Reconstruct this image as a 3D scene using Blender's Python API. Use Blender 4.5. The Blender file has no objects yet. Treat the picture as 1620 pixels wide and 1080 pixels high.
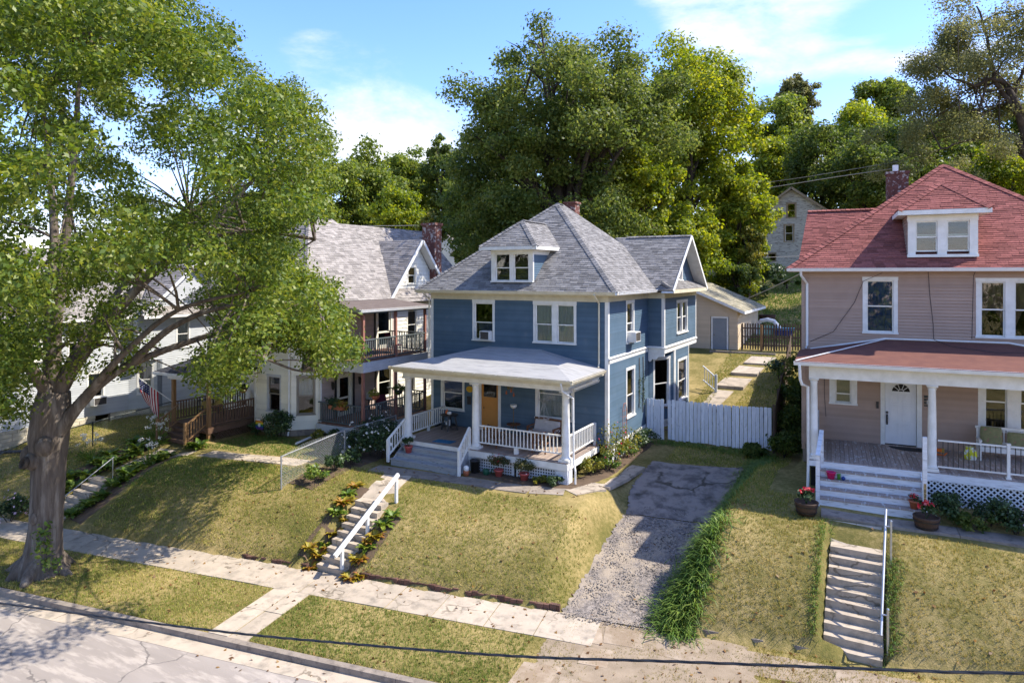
import bpy, math, random
import numpy as np
from mathutils import Vector, Matrix

random.seed(7)
rng = np.random.default_rng(7)
R = math.radians
SC = bpy.context.scene
COL = SC.collection

# ------------------------------------------------------------------ camera
HC = 9.75                      # drone height above the pavement
PSI = R(29.0)                  # camera turned left of the house axis
cam_d = bpy.data.cameras.new('camera')
cam = bpy.data.objects.new('camera', cam_d)
COL.objects.link(cam)
cam.location = (0, 0, HC)
cam.rotation_euler = (R(90), 0, PSI)
cam_d.sensor_width = 36.0
cam_d.lens = 36.0 * 1065 / 1620
cam_d.shift_y = -(540 - 434) / 1620
cam_d.clip_start = 0.5
cam_d.clip_end = 3000
SC.camera = cam

# ------------------------------------------------------------------ sky, sun, exposure
SUN_AZ = R(32)                 # from +X towards +Y
SUN_EL = R(49.5)
sun_vec = Vector((math.cos(SUN_EL) * math.cos(SUN_AZ), math.cos(SUN_EL) * math.sin(SUN_AZ), math.sin(SUN_EL)))
SC.view_settings.view_transform = 'Standard'
SC.view_settings.look = 'None'
SC.view_settings.exposure = 1.42
SC.view_settings.gamma = 1
SC.view_settings.use_curve_mapping = False
SC.cycles.max_bounces = 8
SC.cycles.transparent_max_bounces = 12
SC.cycles.sample_clamp_indirect = 6
SC.cycles.caustics_reflective = False
SC.cycles.caustics_refractive = False

sun_d = bpy.data.lights.new('sun', 'SUN')
sun_d.energy = 3.3
sun_d.angle = R(0.53)
sun_d.color = (1.0, 0.93, 0.82)
sun_o = bpy.data.objects.new('sun', sun_d)
COL.objects.link(sun_o)
sun_o.rotation_euler = sun_vec.to_track_quat('Z', 'Y').to_euler()


def make_world():
    w = bpy.data.worlds.new('World')
    SC.world = w
    w.use_nodes = True
    nt = w.node_tree
    nt.nodes.clear()
    N, L = nt.nodes.new, nt.links.new
    out = N('ShaderNodeOutputWorld')
    bg = N('ShaderNodeBackground')
    bg.inputs['Strength'].default_value = 0.15
    sky = N('ShaderNodeTexSky')
    sky.sky_type = 'NISHITA'
    sky.sun_disc = False
    sky.sun_elevation = SUN_EL
    sky.sun_rotation = math.pi / 2 - SUN_AZ
    sky.altitude = 200
    sky.air_density = 1.0
    sky.dust_density = 0.35
    sky.ozone_density = 2.2
    hsv = N('ShaderNodeHueSaturation')
    hsv.inputs['Saturation'].default_value = 1.22
    hsv.inputs['Value'].default_value = 1.0
    L(sky.outputs[0], hsv.inputs['Color'])
    hue = N('ShaderNodeMixRGB'); hue.blend_type = 'MULTIPLY'; hue.inputs['Fac'].default_value = 1
    hue.inputs[2].default_value = (0.98, 0.84, 1.0, 1)
    L(hsv.outputs[0], hue.inputs[1])
    tc = N('ShaderNodeTexCoord')
    # clouds: billowy noise on the direction, flattened towards the horizon
    mp = N('ShaderNodeMapping')
    mp.inputs['Scale'].default_value = (1.0, 1.0, 2.3)
    mp.inputs['Location'].default_value = (0.35, 0.0, 0.1)
    L(tc.outputs['Generated'], mp.inputs['Vector'])
    nz = N('ShaderNodeTexNoise')
    nz.inputs['Scale'].default_value = 4.6
    nz.inputs['Detail'].default_value = 9
    nz.inputs['Roughness'].default_value = 0.63
    nz.inputs['Distortion'].default_value = 0.25
    L(mp.outputs[0], nz.inputs['Vector'])

    def blob(px, py, rx, ry, amount):
        # a cloud bank, or an opening when subtracted, in one direction of the sky (direction given once, from the photograph)
        l = (px - 810) / 1065.0
        v = -(py - 434) / 1065.0
        c, s = math.cos(PSI), math.sin(PSI)
        d = Vector((l * c - s, l * s + c, v)).normalized()
        side = Vector((d.y, -d.x, 0)).normalized()
        up = side.cross(d).normalized()
        vs = N('ShaderNodeVectorMath'); vs.operation = 'SUBTRACT'
        vs.inputs[1].default_value = d
        nrm = N('ShaderNodeVectorMath'); nrm.operation = 'NORMALIZE'
        L(tc.outputs['Generated'], nrm.inputs[0])
        L(nrm.outputs[0], vs.inputs[0])
        ds = N('ShaderNodeVectorMath'); ds.operation = 'DOT_PRODUCT'
        ds.inputs[1].default_value = side / (rx / 1065.0)
        L(vs.outputs[0], ds.inputs[0])
        du = N('ShaderNodeVectorMath'); du.operation = 'DOT_PRODUCT'
        du.inputs[1].default_value = up / (ry / 1065.0)
        L(vs.outputs[0], du.inputs[0])
        a = N('ShaderNodeMath'); a.operation = 'POWER'; a.inputs[1].default_value = 2
        b = N('ShaderNodeMath'); b.operation = 'POWER'; b.inputs[1].default_value = 2
        aa = N('ShaderNodeMath'); aa.operation = 'ABSOLUTE'
        bb = N('ShaderNodeMath'); bb.operation = 'ABSOLUTE'
        L(ds.outputs['Value'], aa.inputs[0]); L(aa.outputs[0], a.inputs[0])
        L(du.outputs['Value'], bb.inputs[0]); L(bb.outputs[0], b.inputs[0])
        ad = N('ShaderNodeMath'); ad.operation = 'ADD'
        L(a.outputs[0], ad.inputs[0]); L(b.outputs[0], ad.inputs[1])
        mr = N('ShaderNodeMapRange')
        mr.interpolation_type = 'SMOOTHSTEP'
        mr.inputs['From Min'].default_value = 0.0
        mr.inputs['From Max'].default_value = 1.6
        mr.inputs['To Min'].default_value = amount
        mr.inputs['To Max'].default_value = 0.0
        L(ad.outputs[0], mr.inputs['Value'])
        return mr.outputs[0]
    bl = [blob(600, 185, 150, 80, 0.24), blob(520, 95, 80, 50, 0.26), blob(625, 120, 50, 80, 0.22), blob(1180, 15, 200, 60, 0.2),
          blob(1270, 50, 80, 40, 0.16), blob(1430, 52, 110, 10, 0.16), blob(1270, 108, 230, 22, 0.1)]
    clear = [blob(420, -10, 230, 130, 0.34), blob(810, 40, 180, 130, 0.4), blob(1480, 15, 130, 40, 0.2), blob(1300, 165, 160, 40, 0.22), blob(960, 150, 120, 120, 0.4), blob(640, -60, 200, 90, 0.3)]  # openings cut from the added cloud so the sky in view stays blue
    acc = bl[0]
    for b in bl[1:]:
        m = N('ShaderNodeMath'); m.operation = 'MAXIMUM'
        L(acc, m.inputs[0]); L(b, m.inputs[1]); acc = m.outputs[0]
    sm = N('ShaderNodeMath'); sm.operation = 'ADD'
    L(nz.outputs['Fac'], sm.inputs[0]); L(acc, sm.inputs[1])
    for b in clear:
        m = N('ShaderNodeMath'); m.operation = 'SUBTRACT'
        L(sm.outputs[0], m.inputs[0]); L(b, m.inputs[1]); sm = m
    cr = N('ShaderNodeMapRange')
    cr.interpolation_type = 'SMOOTHSTEP'
    cr.inputs['From Min'].default_value = 0.44  # cloud cover raised, also over the unseen sky, to add fill light
    cr.inputs['From Max'].default_value = 0.86
    L(sm.outputs[0], cr.inputs['Value'])
    # a second, softer noise shades the cloud bodies
    nz2 = N('ShaderNodeTexNoise')
    nz2.inputs['Scale'].default_value = 7
    nz2.inputs['Detail'].default_value = 6
    L(mp.outputs[0], nz2.inputs['Vector'])
    cc = N('ShaderNodeMixRGB')
    cc.inputs[1].default_value = (2.6, 2.75, 3.0, 1)
    cc.inputs[2].default_value = (3.7, 3.7, 3.68, 1)
    L(nz2.outputs['Fac'], cc.inputs['Fac'])
    mx = N('ShaderNodeMixRGB')
    L(cr.outputs[0], mx.inputs['Fac'])
    L(hue.outputs[0], mx.inputs[1])
    L(cc.outputs[0], mx.inputs[2])
    L(mx.outputs[0], bg.inputs['Color'])
    L(bg.outputs[0], out.inputs['Surface'])


make_world()

# ------------------------------------------------------------------ materials
MATS = {}


def mat(name, c1, c2=None, scale=6.0, rough=0.75, bump=0.0, bscale=None, detail=5, spec=0.3, stretch=None,
        ramp=(0.35, 0.65), metal=0.0, c3=None, c3scale=1.0, c3ramp=(0.52, 0.66), tint=0.0, coat=0.0, cracks=None):
    """Principled with one or two noise layers; tint>0 multiplies by the face attribute 'tint'."""
    if name in MATS:
        return MATS[name]
    m = bpy.data.materials.new(name)
    m.use_nodes = True
    nt = m.node_tree
    N, L = nt.nodes.new, nt.links.new
    p = nt.nodes['Principled BSDF']
    p.inputs['Roughness'].default_value = rough
    p.inputs['Specular IOR Level'].default_value = spec
    p.inputs['Metallic'].default_value = metal
    p.inputs['Coat Weight'].default_value = coat
    c2 = c2 or tuple(x * 0.8 for x in c1)
    tc = N('ShaderNodeTexCoord')
    vec = tc.outputs['Object']
    if stretch:
        mp = N('ShaderNodeMapping'); mp.inputs['Scale'].default_value = stretch
        L(vec, mp.inputs['Vector']); vec = mp.outputs[0]
    n = N('ShaderNodeTexNoise')
    n.inputs['Scale'].default_value = scale
    n.inputs['Detail'].default_value = detail
    n.inputs['Roughness'].default_value = 0.6
    L(vec, n.inputs['Vector'])
    mr = N('ShaderNodeMapRange')
    mr.inputs['From Min'].default_value, mr.inputs['From Max'].default_value = ramp
    L(n.outputs['Fac'], mr.inputs['Value'])
    mx = N('ShaderNodeMixRGB')
    mx.inputs[1].default_value = (*c1, 1)
    mx.inputs[2].default_value = (*c2, 1)
    L(mr.outputs[0], mx.inputs['Fac'])
    col = mx.outputs[0]
    if c3:
        n3 = N('ShaderNodeTexNoise')
        n3.inputs['Scale'].default_value = c3scale
        n3.inputs['Detail'].default_value = 7
        n3.inputs['Roughness'].default_value = 0.65
        L(vec, n3.inputs['Vector'])
        r3 = N('ShaderNodeMapRange')
        r3.inputs['From Min'].default_value, r3.inputs['From Max'].default_value = c3ramp
        L(n3.outputs['Fac'], r3.inputs['Value'])
        m3 = N('ShaderNodeMixRGB')
        m3.inputs[2].default_value = (*c3, 1)
        L(r3.outputs[0], m3.inputs['Fac'])
        L(col, m3.inputs[1])
        col = m3.outputs[0]
    if cracks:
        # meandering cracks: distance to the edges of a distorted cell pattern
        sc_, wd, cc_ = cracks
        dn = N('ShaderNodeTexNoise'); dn.inputs['Scale'].default_value = 1.1; dn.inputs['Detail'].default_value = 6
        L(tc.outputs['Object'], dn.inputs['Vector'])
        dm_ = N('ShaderNodeMixRGB'); dm_.inputs['Fac'].default_value = 0.55
        L(tc.outputs['Object'], dm_.inputs[1]); L(dn.outputs['Color'], dm_.inputs[2])
        vo = N('ShaderNodeTexVoronoi'); vo.feature = 'DISTANCE_TO_EDGE'; vo.inputs['Scale'].default_value = sc_
        L(dm_.outputs[0], vo.inputs['Vector'])
        cm = N('ShaderNodeMapRange'); cm.inputs['From Min'].default_value = wd * 0.3; cm.inputs['From Max'].default_value = wd
        cm.inputs['To Min'].default_value = 1; cm.inputs['To Max'].default_value = 0
        L(vo.outputs['Distance'], cm.inputs['Value'])
        nb_ = N('ShaderNodeTexNoise'); nb_.inputs['Scale'].default_value = 0.8; nb_.inputs['Detail'].default_value = 3
        L(tc.outputs['Object'], nb_.inputs['Vector'])
        ng = N('ShaderNodeMapRange'); ng.inputs['From Min'].default_value = 0.42; ng.inputs['From Max'].default_value = 0.55
        L(nb_.outputs['Fac'], ng.inputs['Value'])
        mm = N('ShaderNodeMath'); mm.operation = 'MULTIPLY'
        L(cm.outputs[0], mm.inputs[0]); L(ng.outputs[0], mm.inputs[1])
        mc = N('ShaderNodeMixRGB'); mc.inputs[2].default_value = (*cc_, 1)
        L(mm.outputs[0], mc.inputs['Fac']); L(col, mc.inputs[1]); col = mc.outputs[0]
    if tint:
        at = N('ShaderNodeAttribute'); at.attribute_name = 'tint'
        tr = N('ShaderNodeMapRange')
        tr.inputs['To Min'].default_value = 1 - tint
        tr.inputs['To Max'].default_value = 1 + tint
        L(at.outputs['Fac'], tr.inputs['Value'])
        vm = N('ShaderNodeVectorMath'); vm.operation = 'SCALE'
        L(col, vm.inputs[0]); L(tr.outputs[0], vm.inputs['Scale'])
        col = vm.outputs[0]
    L(col, p.inputs['Base Color'])
    if bump:
        b = N('ShaderNodeBump')
        b.inputs['Strength'].default_value = bump
        b.inputs['Distance'].default_value = 0.02
        nb = N('ShaderNodeTexNoise')
        nb.inputs['Scale'].default_value = bscale or scale * 4
        nb.inputs['Detail'].default_value = 6
        L(vec, nb.inputs['Vector'])
        L(nb.outputs['Fac'], b.inputs['Height'])
        L(b.outputs[0], p.inputs['Normal'])
    MATS[name] = m
    return m


def leaf_mat(name, ca, cb, cc, rough=0.5, trans=0.35, spec=0.35, patch=0.35):
    """Leaf: colour varies leaf by leaf (attribute) and by branch (noise); diffuse + sheen + light through the blade."""
    if name in MATS:
        return MATS[name]
    m = bpy.data.materials.new(name)
    m.use_nodes = True
    nt = m.node_tree
    N, L = nt.nodes.new, nt.links.new
    p = nt.nodes['Principled BSDF']
    out = nt.nodes['Material Output']
    p.inputs['Roughness'].default_value = rough
    p.inputs['Specular IOR Level'].default_value = spec
    at = N('ShaderNodeAttribute'); at.attribute_name = 'tint'
    cr = N('ShaderNodeValToRGB')
    cr.color_ramp.elements[0].color = (*ca, 1)
    cr.color_ramp.elements[1].color = (*cc, 1)
    e = cr.color_ramp.elements.new(0.55); e.color = (*cb, 1)
    tc = N('ShaderNodeTexCoord')
    n = N('ShaderNodeTexNoise'); n.inputs['Scale'].default_value = patch; n.inputs['Detail'].default_value = 3
    L(tc.outputs['Object'], n.inputs['Vector'])
    ad = N('ShaderNodeMath'); ad.operation = 'MULTIPLY_ADD'
    ad.inputs[1].default_value = 1.25
    L(n.outputs['Fac'], ad.inputs[0])
    sb = N('ShaderNodeMath'); sb.operation = 'SUBTRACT'; sb.inputs[1].default_value = 0.62
    L(at.outputs['Fac'], sb.inputs[0]); L(sb.outputs[0], ad.inputs[2])
    L(ad.outputs[0], cr.inputs['Fac'])
    L(cr.outputs[0], p.inputs['Base Color'])
    t = N('ShaderNodeBsdfTranslucent')
    hs = N('ShaderNodeHueSaturation')
    hs.inputs['Hue'].default_value = 0.485
    hs.inputs['Saturation'].default_value = 1.1
    hs.inputs['Value'].default_value = 1.5
    L(cr.outputs[0], hs.inputs['Color'])
    L(hs.outputs[0], t.inputs['Color'])
    mx = N('ShaderNodeMixShader'); mx.inputs['Fac'].default_value = trans
    L(p.outputs[0], mx.inputs[1]); L(t.outputs[0], mx.inputs[2])
    L(mx.outputs[0], out.inputs['Surface'])
    MATS[name] = m
    return m


def glass_mat():
    m = bpy.data.materials.new('window_glass')
    m.use_nodes = True
    nt = m.node_tree
    N, L = nt.nodes.new, nt.links.new
    nt.nodes.remove(nt.nodes['Principled BSDF'])
    out = nt.nodes['Material Output']
    t = N('ShaderNodeBsdfTransparent'); t.inputs['Color'].default_value = (0.78, 0.82, 0.82, 1)
    g = N('ShaderNodeBsdfGlossy'); g.inputs['Roughness'].default_value = 0.02
    tc = N('ShaderNodeTexCoord')
    nz = N('ShaderNodeTexNoise'); nz.inputs['Scale'].default_value = 1.6; nz.inputs['Detail'].default_value = 2
    L(tc.outputs['Object'], nz.inputs['Vector'])
    b = N('ShaderNodeBump'); b.inputs['Strength'].default_value = 0.06; b.inputs['Distance'].default_value = 0.05
    L(nz.outputs['Fac'], b.inputs['Height']); L(b.outputs[0], g.inputs['Normal'])
    f = N('ShaderNodeFresnel'); f.inputs['IOR'].default_value = 1.5
    ad = N('ShaderNodeMath'); ad.operation = 'ADD'; ad.inputs[1].default_value = 0.03
    L(f.outputs[0], ad.inputs[0])
    mx = N('ShaderNodeMixShader')
    L(ad.outputs[0], mx.inputs['Fac']); L(t.outputs[0], mx.inputs[1]); L(g.outputs[0], mx.inputs[2])
    L(mx.outputs[0], out.inputs['Surface'])
    return m


GLASS = glass_mat()
M_WHITE = mat('white_paint', (0.78, 0.77, 0.73), (0.66, 0.65, 0.6), 3.0, 0.55, 0.05, 30, c3=(0.5, 0.48, 0.43), c3scale=9, c3ramp=(0.66, 0.74))
M_CREAM = mat('cream_trim_paint', (0.66, 0.6, 0.44), (0.56, 0.5, 0.36), 3.0, 0.6, 0.05, 30)
M_WORN = mat('peeling_white_paint', (0.74, 0.76, 0.78), (0.6, 0.61, 0.62), 5, 0.75, 0.3, 40, c3=(0.3, 0.27, 0.24), c3scale=5, c3ramp=(0.6, 0.7), stretch=(0.6, 1, 4.0))
M_BLUE = mat('blue_siding_paint', (0.072, 0.122, 0.172), (0.09, 0.142, 0.195), 1.4, 0.55, 0.08, 60, tint=0.10, c3=(0.12, 0.155, 0.19), c3scale=2.4, c3ramp=(0.58, 0.75))
M_BROWN = mat('taupe_siding_paint', (0.36, 0.255, 0.195), (0.39, 0.28, 0.215), 1.6, 0.6, 0.06, 60, tint=0.08)
M_CREAMS = mat('cream_siding_paint', (0.8, 0.77, 0.65), (0.73, 0.7, 0.59), 1.2, 0.6, 0.05, 60, tint=0.07, c3=(0.48, 0.45, 0.37), c3scale=2.2, c3ramp=(0.6, 0.78))
M_PINKS = mat('pinkish_siding_paint', (0.5, 0.4, 0.36), (0.45, 0.36, 0.32), 1.2, 0.6, 0.05, 60, tint=0.07)
M_GREYS = mat('pale_grey_siding', (0.5, 0.52, 0.53), (0.44, 0.46, 0.475), 1.2, 0.55, 0.04, 60, tint=0.06)
M_TANS = mat('tan_garage_siding', (0.58, 0.46, 0.31), (0.53, 0.42, 0.285), 1.2, 0.6, 0.04, 60, tint=0.06)
M_OLDS = mat('flaking_old_siding', (0.5, 0.49, 0.42), (0.42, 0.41, 0.36), 2.0, 0.8, 0.1, 40, tint=0.1, c3=(0.22, 0.2, 0.18), c3scale=2.6, c3ramp=(0.52, 0.62), stretch=(1, 1, 3))
M_SHG = mat('grey_shingle', (0.235, 0.225, 0.215), (0.17, 0.165, 0.16), 14, 0.95, 0.4, 160, spec=0.12, tint=0.3)
M_SHW = mat('light_grey_shingle', (0.30, 0.275, 0.25), (0.235, 0.215, 0.2), 14, 0.95, 0.4, 160, spec=0.12, tint=0.3)
M_SHR = mat('red_shingle', (0.27, 0.1, 0.082), (0.2, 0.072, 0.062), 14, 0.95, 0.4, 160, spec=0.12, tint=0.26)
M_SHT = mat('mossy_tan_shingle', (0.34, 0.3, 0.22), (0.2, 0.19, 0.13), 3, 0.95, 0.4, 160, spec=0.12, tint=0.25)
M_ROLLG = mat('pale_rolled_roofing', (0.36, 0.355, 0.345), (0.3, 0.3, 0.295), 1.8, 0.92, 0.2, 120, spec=0.15, stretch=(0.5, 3, 1), c3=(0.21, 0.21, 0.21), c3scale=2.8, c3ramp=(0.5, 0.72))
M_ROLLR = mat('rust_rolled_roofing', (0.17, 0.078, 0.058), (0.135, 0.062, 0.05), 2.5, 0.95, 0.25, 140, spec=0.12)
M_ROLLB = mat('brown_rolled_roofing', (0.16, 0.13, 0.115), (0.125, 0.1, 0.09), 2.5, 0.95, 0.25, 140, spec=0.12)
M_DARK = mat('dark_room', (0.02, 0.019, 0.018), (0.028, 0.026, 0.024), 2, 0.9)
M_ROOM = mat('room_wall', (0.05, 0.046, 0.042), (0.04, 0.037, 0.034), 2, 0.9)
M_CURT = mat('white_curtain', (0.86, 0.85, 0.82), (0.74, 0.73, 0.7), 3, 0.85, stretch=(6, 6, 0.4))
M_BLUEC = mat('bright_blue_curtain', (0.012, 0.07, 0.30), (0.01, 0.045, 0.2), 4, 0.8, stretch=(3, 3, 0.6))
M_TANC = mat('tan_drape', (0.34, 0.2, 0.12), (0.26, 0.15, 0.09), 4, 0.85, stretch=(4, 4, 0.5))
M_DENIM = mat('blue_cloth', (0.16, 0.2, 0.36), (0.12, 0.15, 0.28), 4, 0.85)
M_BLIND = mat('window_blind', (0.42, 0.4, 0.34), (0.36, 0.34, 0.29), 3, 0.8, stretch=(0.4, 0.4, 20))
M_CONC = mat('old_concrete', (0.47, 0.39, 0.3), (0.38, 0.32, 0.245), 1.7, 0.9, 0.25, 45, c3=(0.22, 0.19, 0.15), c3scale=2.2, c3ramp=(0.5, 0.72), tint=0.1, cracks=(0.9, 0.013, (0.2, 0.165, 0.12)))
M_CONCD = mat('stained_concrete', (0.31, 0.26, 0.21), (0.22, 0.185, 0.15), 2.2, 0.92, 0.3, 45, c3=(0.12, 0.1, 0.085), c3scale=3.4, c3ramp=(0.5, 0.7), tint=0.08)
M_ASPH = mat('worn_asphalt', (0.32, 0.28, 0.245), (0.265, 0.23, 0.2), 0.9, 0.92, 0.35, 70, c3=(0.4, 0.35, 0.3), c3scale=2.3, c3ramp=(0.5, 0.62), stretch=(0.35, 1.6, 1), cracks=(0.55, 0.009, (0.16, 0.14, 0.125)))
M_DRIVE = mat('broken_asphalt', (0.1, 0.088, 0.08), (0.3, 0.255, 0.215), 9, 0.95, 1.0, 30, c3=(0.33, 0.27, 0.2), c3scale=1.1, c3ramp=(0.46, 0.62), detail=9)
M_DRIVEP = mat('driveway_slab', (0.27, 0.23, 0.195), (0.21, 0.18, 0.155), 1.6, 0.92, 0.3, 40, c3=(0.11, 0.095, 0.085), c3scale=1.6, c3ramp=(0.46, 0.62), cracks=(0.8, 0.03, (0.07, 0.06, 0.045)), detail=9)
M_SOIL = mat('soil', (0.12, 0.082, 0.052), (0.085, 0.058, 0.038), 3, 0.98, 0.5, 30)
M_DIRT = mat('dry_dirt', (0.30, 0.235, 0.165), (0.22, 0.17, 0.115), 2, 0.98, 0.4, 30)
M_GRAVEL = mat('gravel_stone', (0.3, 0.265, 0.23), (0.17, 0.15, 0.13), 6, 0.9, tint=0.45)
M_BARK = mat('grey_bark', (0.155, 0.125, 0.098), (0.085, 0.066, 0.05), 3.2, 0.95, 1.0, 9, stretch=(2.4, 2.4, 0.35), c3=(0.27, 0.235, 0.19), c3scale=1.3, c3ramp=(0.52, 0.7))
M_BARKD = mat('dark_bark', (0.07, 0.055, 0.042), (0.04, 0.032, 0.026), 3.0, 0.95, 0.8, 9, stretch=(2, 2, 0.4))
M_BARKP = mat('pale_branch_bark', (0.26, 0.215, 0.165), (0.18, 0.145, 0.11), 3.0, 0.95, 0.6, 9)
M_BRICK = mat('chimney_brick', (0.17, 0.065, 0.048), (0.1, 0.045, 0.036), 9, 0.92, 0.3, 60, c3=(0.4, 0.35, 0.31), c3scale=5.5, c3ramp=(0.54, 0.62), tint=0.25)
M_EDGEB = mat('old_paver_brick', (0.15, 0.075, 0.052), (0.09, 0.055, 0.042), 7, 0.95, 0.4, 40, tint=0.3)
M_MORTAR = mat('mortar', (0.27, 0.25, 0.22), (0.2, 0.19, 0.17), 6, 0.95)
M_STONE = mat('pale_foundation_stone', (0.58, 0.53, 0.41), (0.46, 0.41, 0.31), 3, 0.9, 0.4, 20, tint=0.2)
M_WOOD = mat('honey_stained_wood', (0.27, 0.155, 0.068), (0.2, 0.11, 0.048), 3, 0.65, 0.15, 30, stretch=(4, 4, 0.5))
M_WOODD = mat('brown_deck_wood', (0.145, 0.082, 0.05), (0.1, 0.058, 0.036), 3, 0.7, 0.15, 30)
M_FENCE = mat('weathered_dark_fence', (0.115, 0.078, 0.055), (0.07, 0.05, 0.038), 4, 0.85, 0.3, 30, stretch=(5, 5, 0.6), tint=0.3)
M_PICK = mat('weathered_white_picket', (0.78, 0.8, 0.84), (0.64, 0.66, 0.7), 3.5, 0.75, 0.3, 30, stretch=(5, 5, 0.7), c3=(0.3, 0.3, 0.3), c3scale=5, c3ramp=(0.6, 0.7), tint=0.12)
M_GDECK = mat('worn_grey_deck', (0.36, 0.285, 0.235), (0.26, 0.205, 0.17), 3, 0.8, 0.25, 30, stretch=(8, 0.6, 1), tint=0.16)
M_BDECK = mat('peeling_deck_boards', (0.36, 0.3, 0.26), (0.26, 0.2, 0.165), 4, 0.8, 0.3, 40, c3=(0.55, 0.54, 0.53), c3scale=4, c3ramp=(0.52, 0.66), stretch=(3, 0.6, 1), tint=0.18)
M_GSTEP = mat('grey_painted_step', (0.36, 0.375, 0.39), (0.28, 0.29, 0.3), 3, 0.75, 0.3, 30, stretch=(0.6, 3, 3), c3=(0.11, 0.1, 0.095), c3scale=6, c3ramp=(0.6, 0.66))
M_GRAIL = mat('grey_green_rail_paint', (0.115, 0.135, 0.135), (0.085, 0.1, 0.1), 3, 0.65)
M_LGREY = mat('flaking_light_grey_paint', (0.56, 0.57, 0.58), (0.46, 0.47, 0.48), 4, 0.75, 0.2, 40, c3=(0.3, 0.29, 0.28), c3scale=6, c3ramp=(0.6, 0.66), stretch=(0.7, 0.7, 3))
M_POST = mat('rose_brown_post_paint', (0.33, 0.155, 0.115), (0.27, 0.12, 0.09), 3, 0.65)
M_DOORO = mat('orange_door_paint', (0.58, 0.26, 0.065), (0.52, 0.23, 0.055), 2, 0.5)
M_DOORW = mat('white_door_paint', (0.74, 0.75, 0.76), (0.68, 0.69, 0.7), 2, 0.4)
M_DOORG = mat('grey_metal_door', (0.24, 0.26, 0.28), (0.21, 0.23, 0.25), 2, 0.5)
M_BLACK = mat('black_metal', (0.015, 0.015, 0.016), (0.025, 0.025, 0.026), 4, 0.4, spec=0.5)
M_STEEL = mat('galvanised_steel', (0.55, 0.56, 0.56), (0.45, 0.46, 0.46), 6, 0.38, metal=0.8)
M_ALU = mat('white_aluminium', (0.76, 0.76, 0.74), (0.68, 0.68, 0.66), 3, 0.4)
M_PLAST = mat('white_appliance_plastic', (0.72, 0.71, 0.67), (0.64, 0.63, 0.6), 4, 0.5)
M_GRILL = mat('appliance_grille', (0.16, 0.145, 0.13), (0.1, 0.09, 0.085), 40, 0.6)
M_POTR = mat('coral_flowerpot', (0.5, 0.11, 0.1), (0.43, 0.09, 0.08), 4, 0.6)
M_TERRA = mat('terracotta_pot', (0.42, 0.14, 0.07), (0.35, 0.11, 0.055), 5, 0.75)
M_BARREL = mat('barrel_wood', (0.085, 0.05, 0.032), (0.055, 0.034, 0.023), 4, 0.7, 0.2, 30, stretch=(6, 6, 0.6))
M_PINK = mat('hot_pink_plastic', (0.65, 0.02, 0.14), None, 4, 0.4)
M_GREENP = mat('green_plastic', (0.09, 0.32, 0.05), None, 4, 0.4)
M_DGREEN = mat('dark_green_plastic', (0.02, 0.1, 0.055), None, 4, 0.45)
M_BALL = mat('blue_rubber', (0.015, 0.05, 0.22), None, 4, 0.4)
M_MATB = mat('blue_doormat', (0.05, 0.2, 0.36), (0.03, 0.13, 0.26), 9, 0.95, 0.4, 80)
M_MATK = mat('black_rubber_mat', (0.018, 0.018, 0.019), (0.03, 0.03, 0.03), 12, 0.8, 0.4, 60)
M_CUSH = mat('pale_cushion_fabric', (0.55, 0.52, 0.5), (0.48, 0.45, 0.43), 5, 0.9, 0.15, 90)
M_FLORAL = mat('olive_floral_fabric', (0.23, 0.22, 0.1), (0.17, 0.17, 0.08), 9, 0.9, 0.15, 60, c3=(0.36, 0.14, 0.12), c3scale=8, c3ramp=(0.58, 0.62))
M_TEAK = mat('brown_wicker_wood', (0.19, 0.085, 0.04), (0.13, 0.058, 0.028), 6, 0.6)
M_BRASS = mat('aged_brass', (0.24, 0.16, 0.07), (0.17, 0.11, 0.05), 6, 0.45, metal=0.6)
M_YELLOW = mat('yellow_enamel', (0.62, 0.36, 0.02), None, 4, 0.5)
M_ORANGE = mat('orange_plastic', (0.75, 0.16, 0.02), None, 4, 0.45)
M_LIME = mat('yellow_bag_print', (0.62, 0.6, 0.02), (0.72, 0.72, 0.66), 7, 0.6, ramp=(0.5, 0.54))
M_RED = mat('flag_red', (0.42, 0.02, 0.03), None, 4, 0.8)
M_NAVY = mat('flag_navy', (0.02, 0.035, 0.14), None, 4, 0.8)
M_FWHITE = mat('flag_white', (0.76, 0.74, 0.72), None, 4, 0.8)
M_PURPLE = mat('banner_purple', (0.1, 0.03, 0.2), None, 4, 0.8)
M_LINK = mat('chain_link_wire', (0.4, 0.41, 0.41), (0.3, 0.31, 0.31), 8, 0.5, metal=0.5)
M_LINKD = mat('dark_chain_link_wire', (0.1, 0.11, 0.1), (0.07, 0.08, 0.07), 8, 0.6)
M_CABLE = mat('cable_jacket', (0.02, 0.022, 0.026), (0.03, 0.032, 0.036), 8, 0.5)
M_WIRE = mat('pale_wire', (0.35, 0.33, 0.3), None, 8, 0.6)
M_LATT = mat('lattice_paint', (0.7, 0.72, 0.74), (0.58, 0.6, 0.61), 6, 0.6)
M_MAROON = mat('maroon_cloth', (0.1, 0.015, 0.03), None, 4, 0.85)
M_GOLD = mat('house_number_plate', (0.5, 0.36, 0.16), (0.42, 0.29, 0.12), 6, 0.5)

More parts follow.
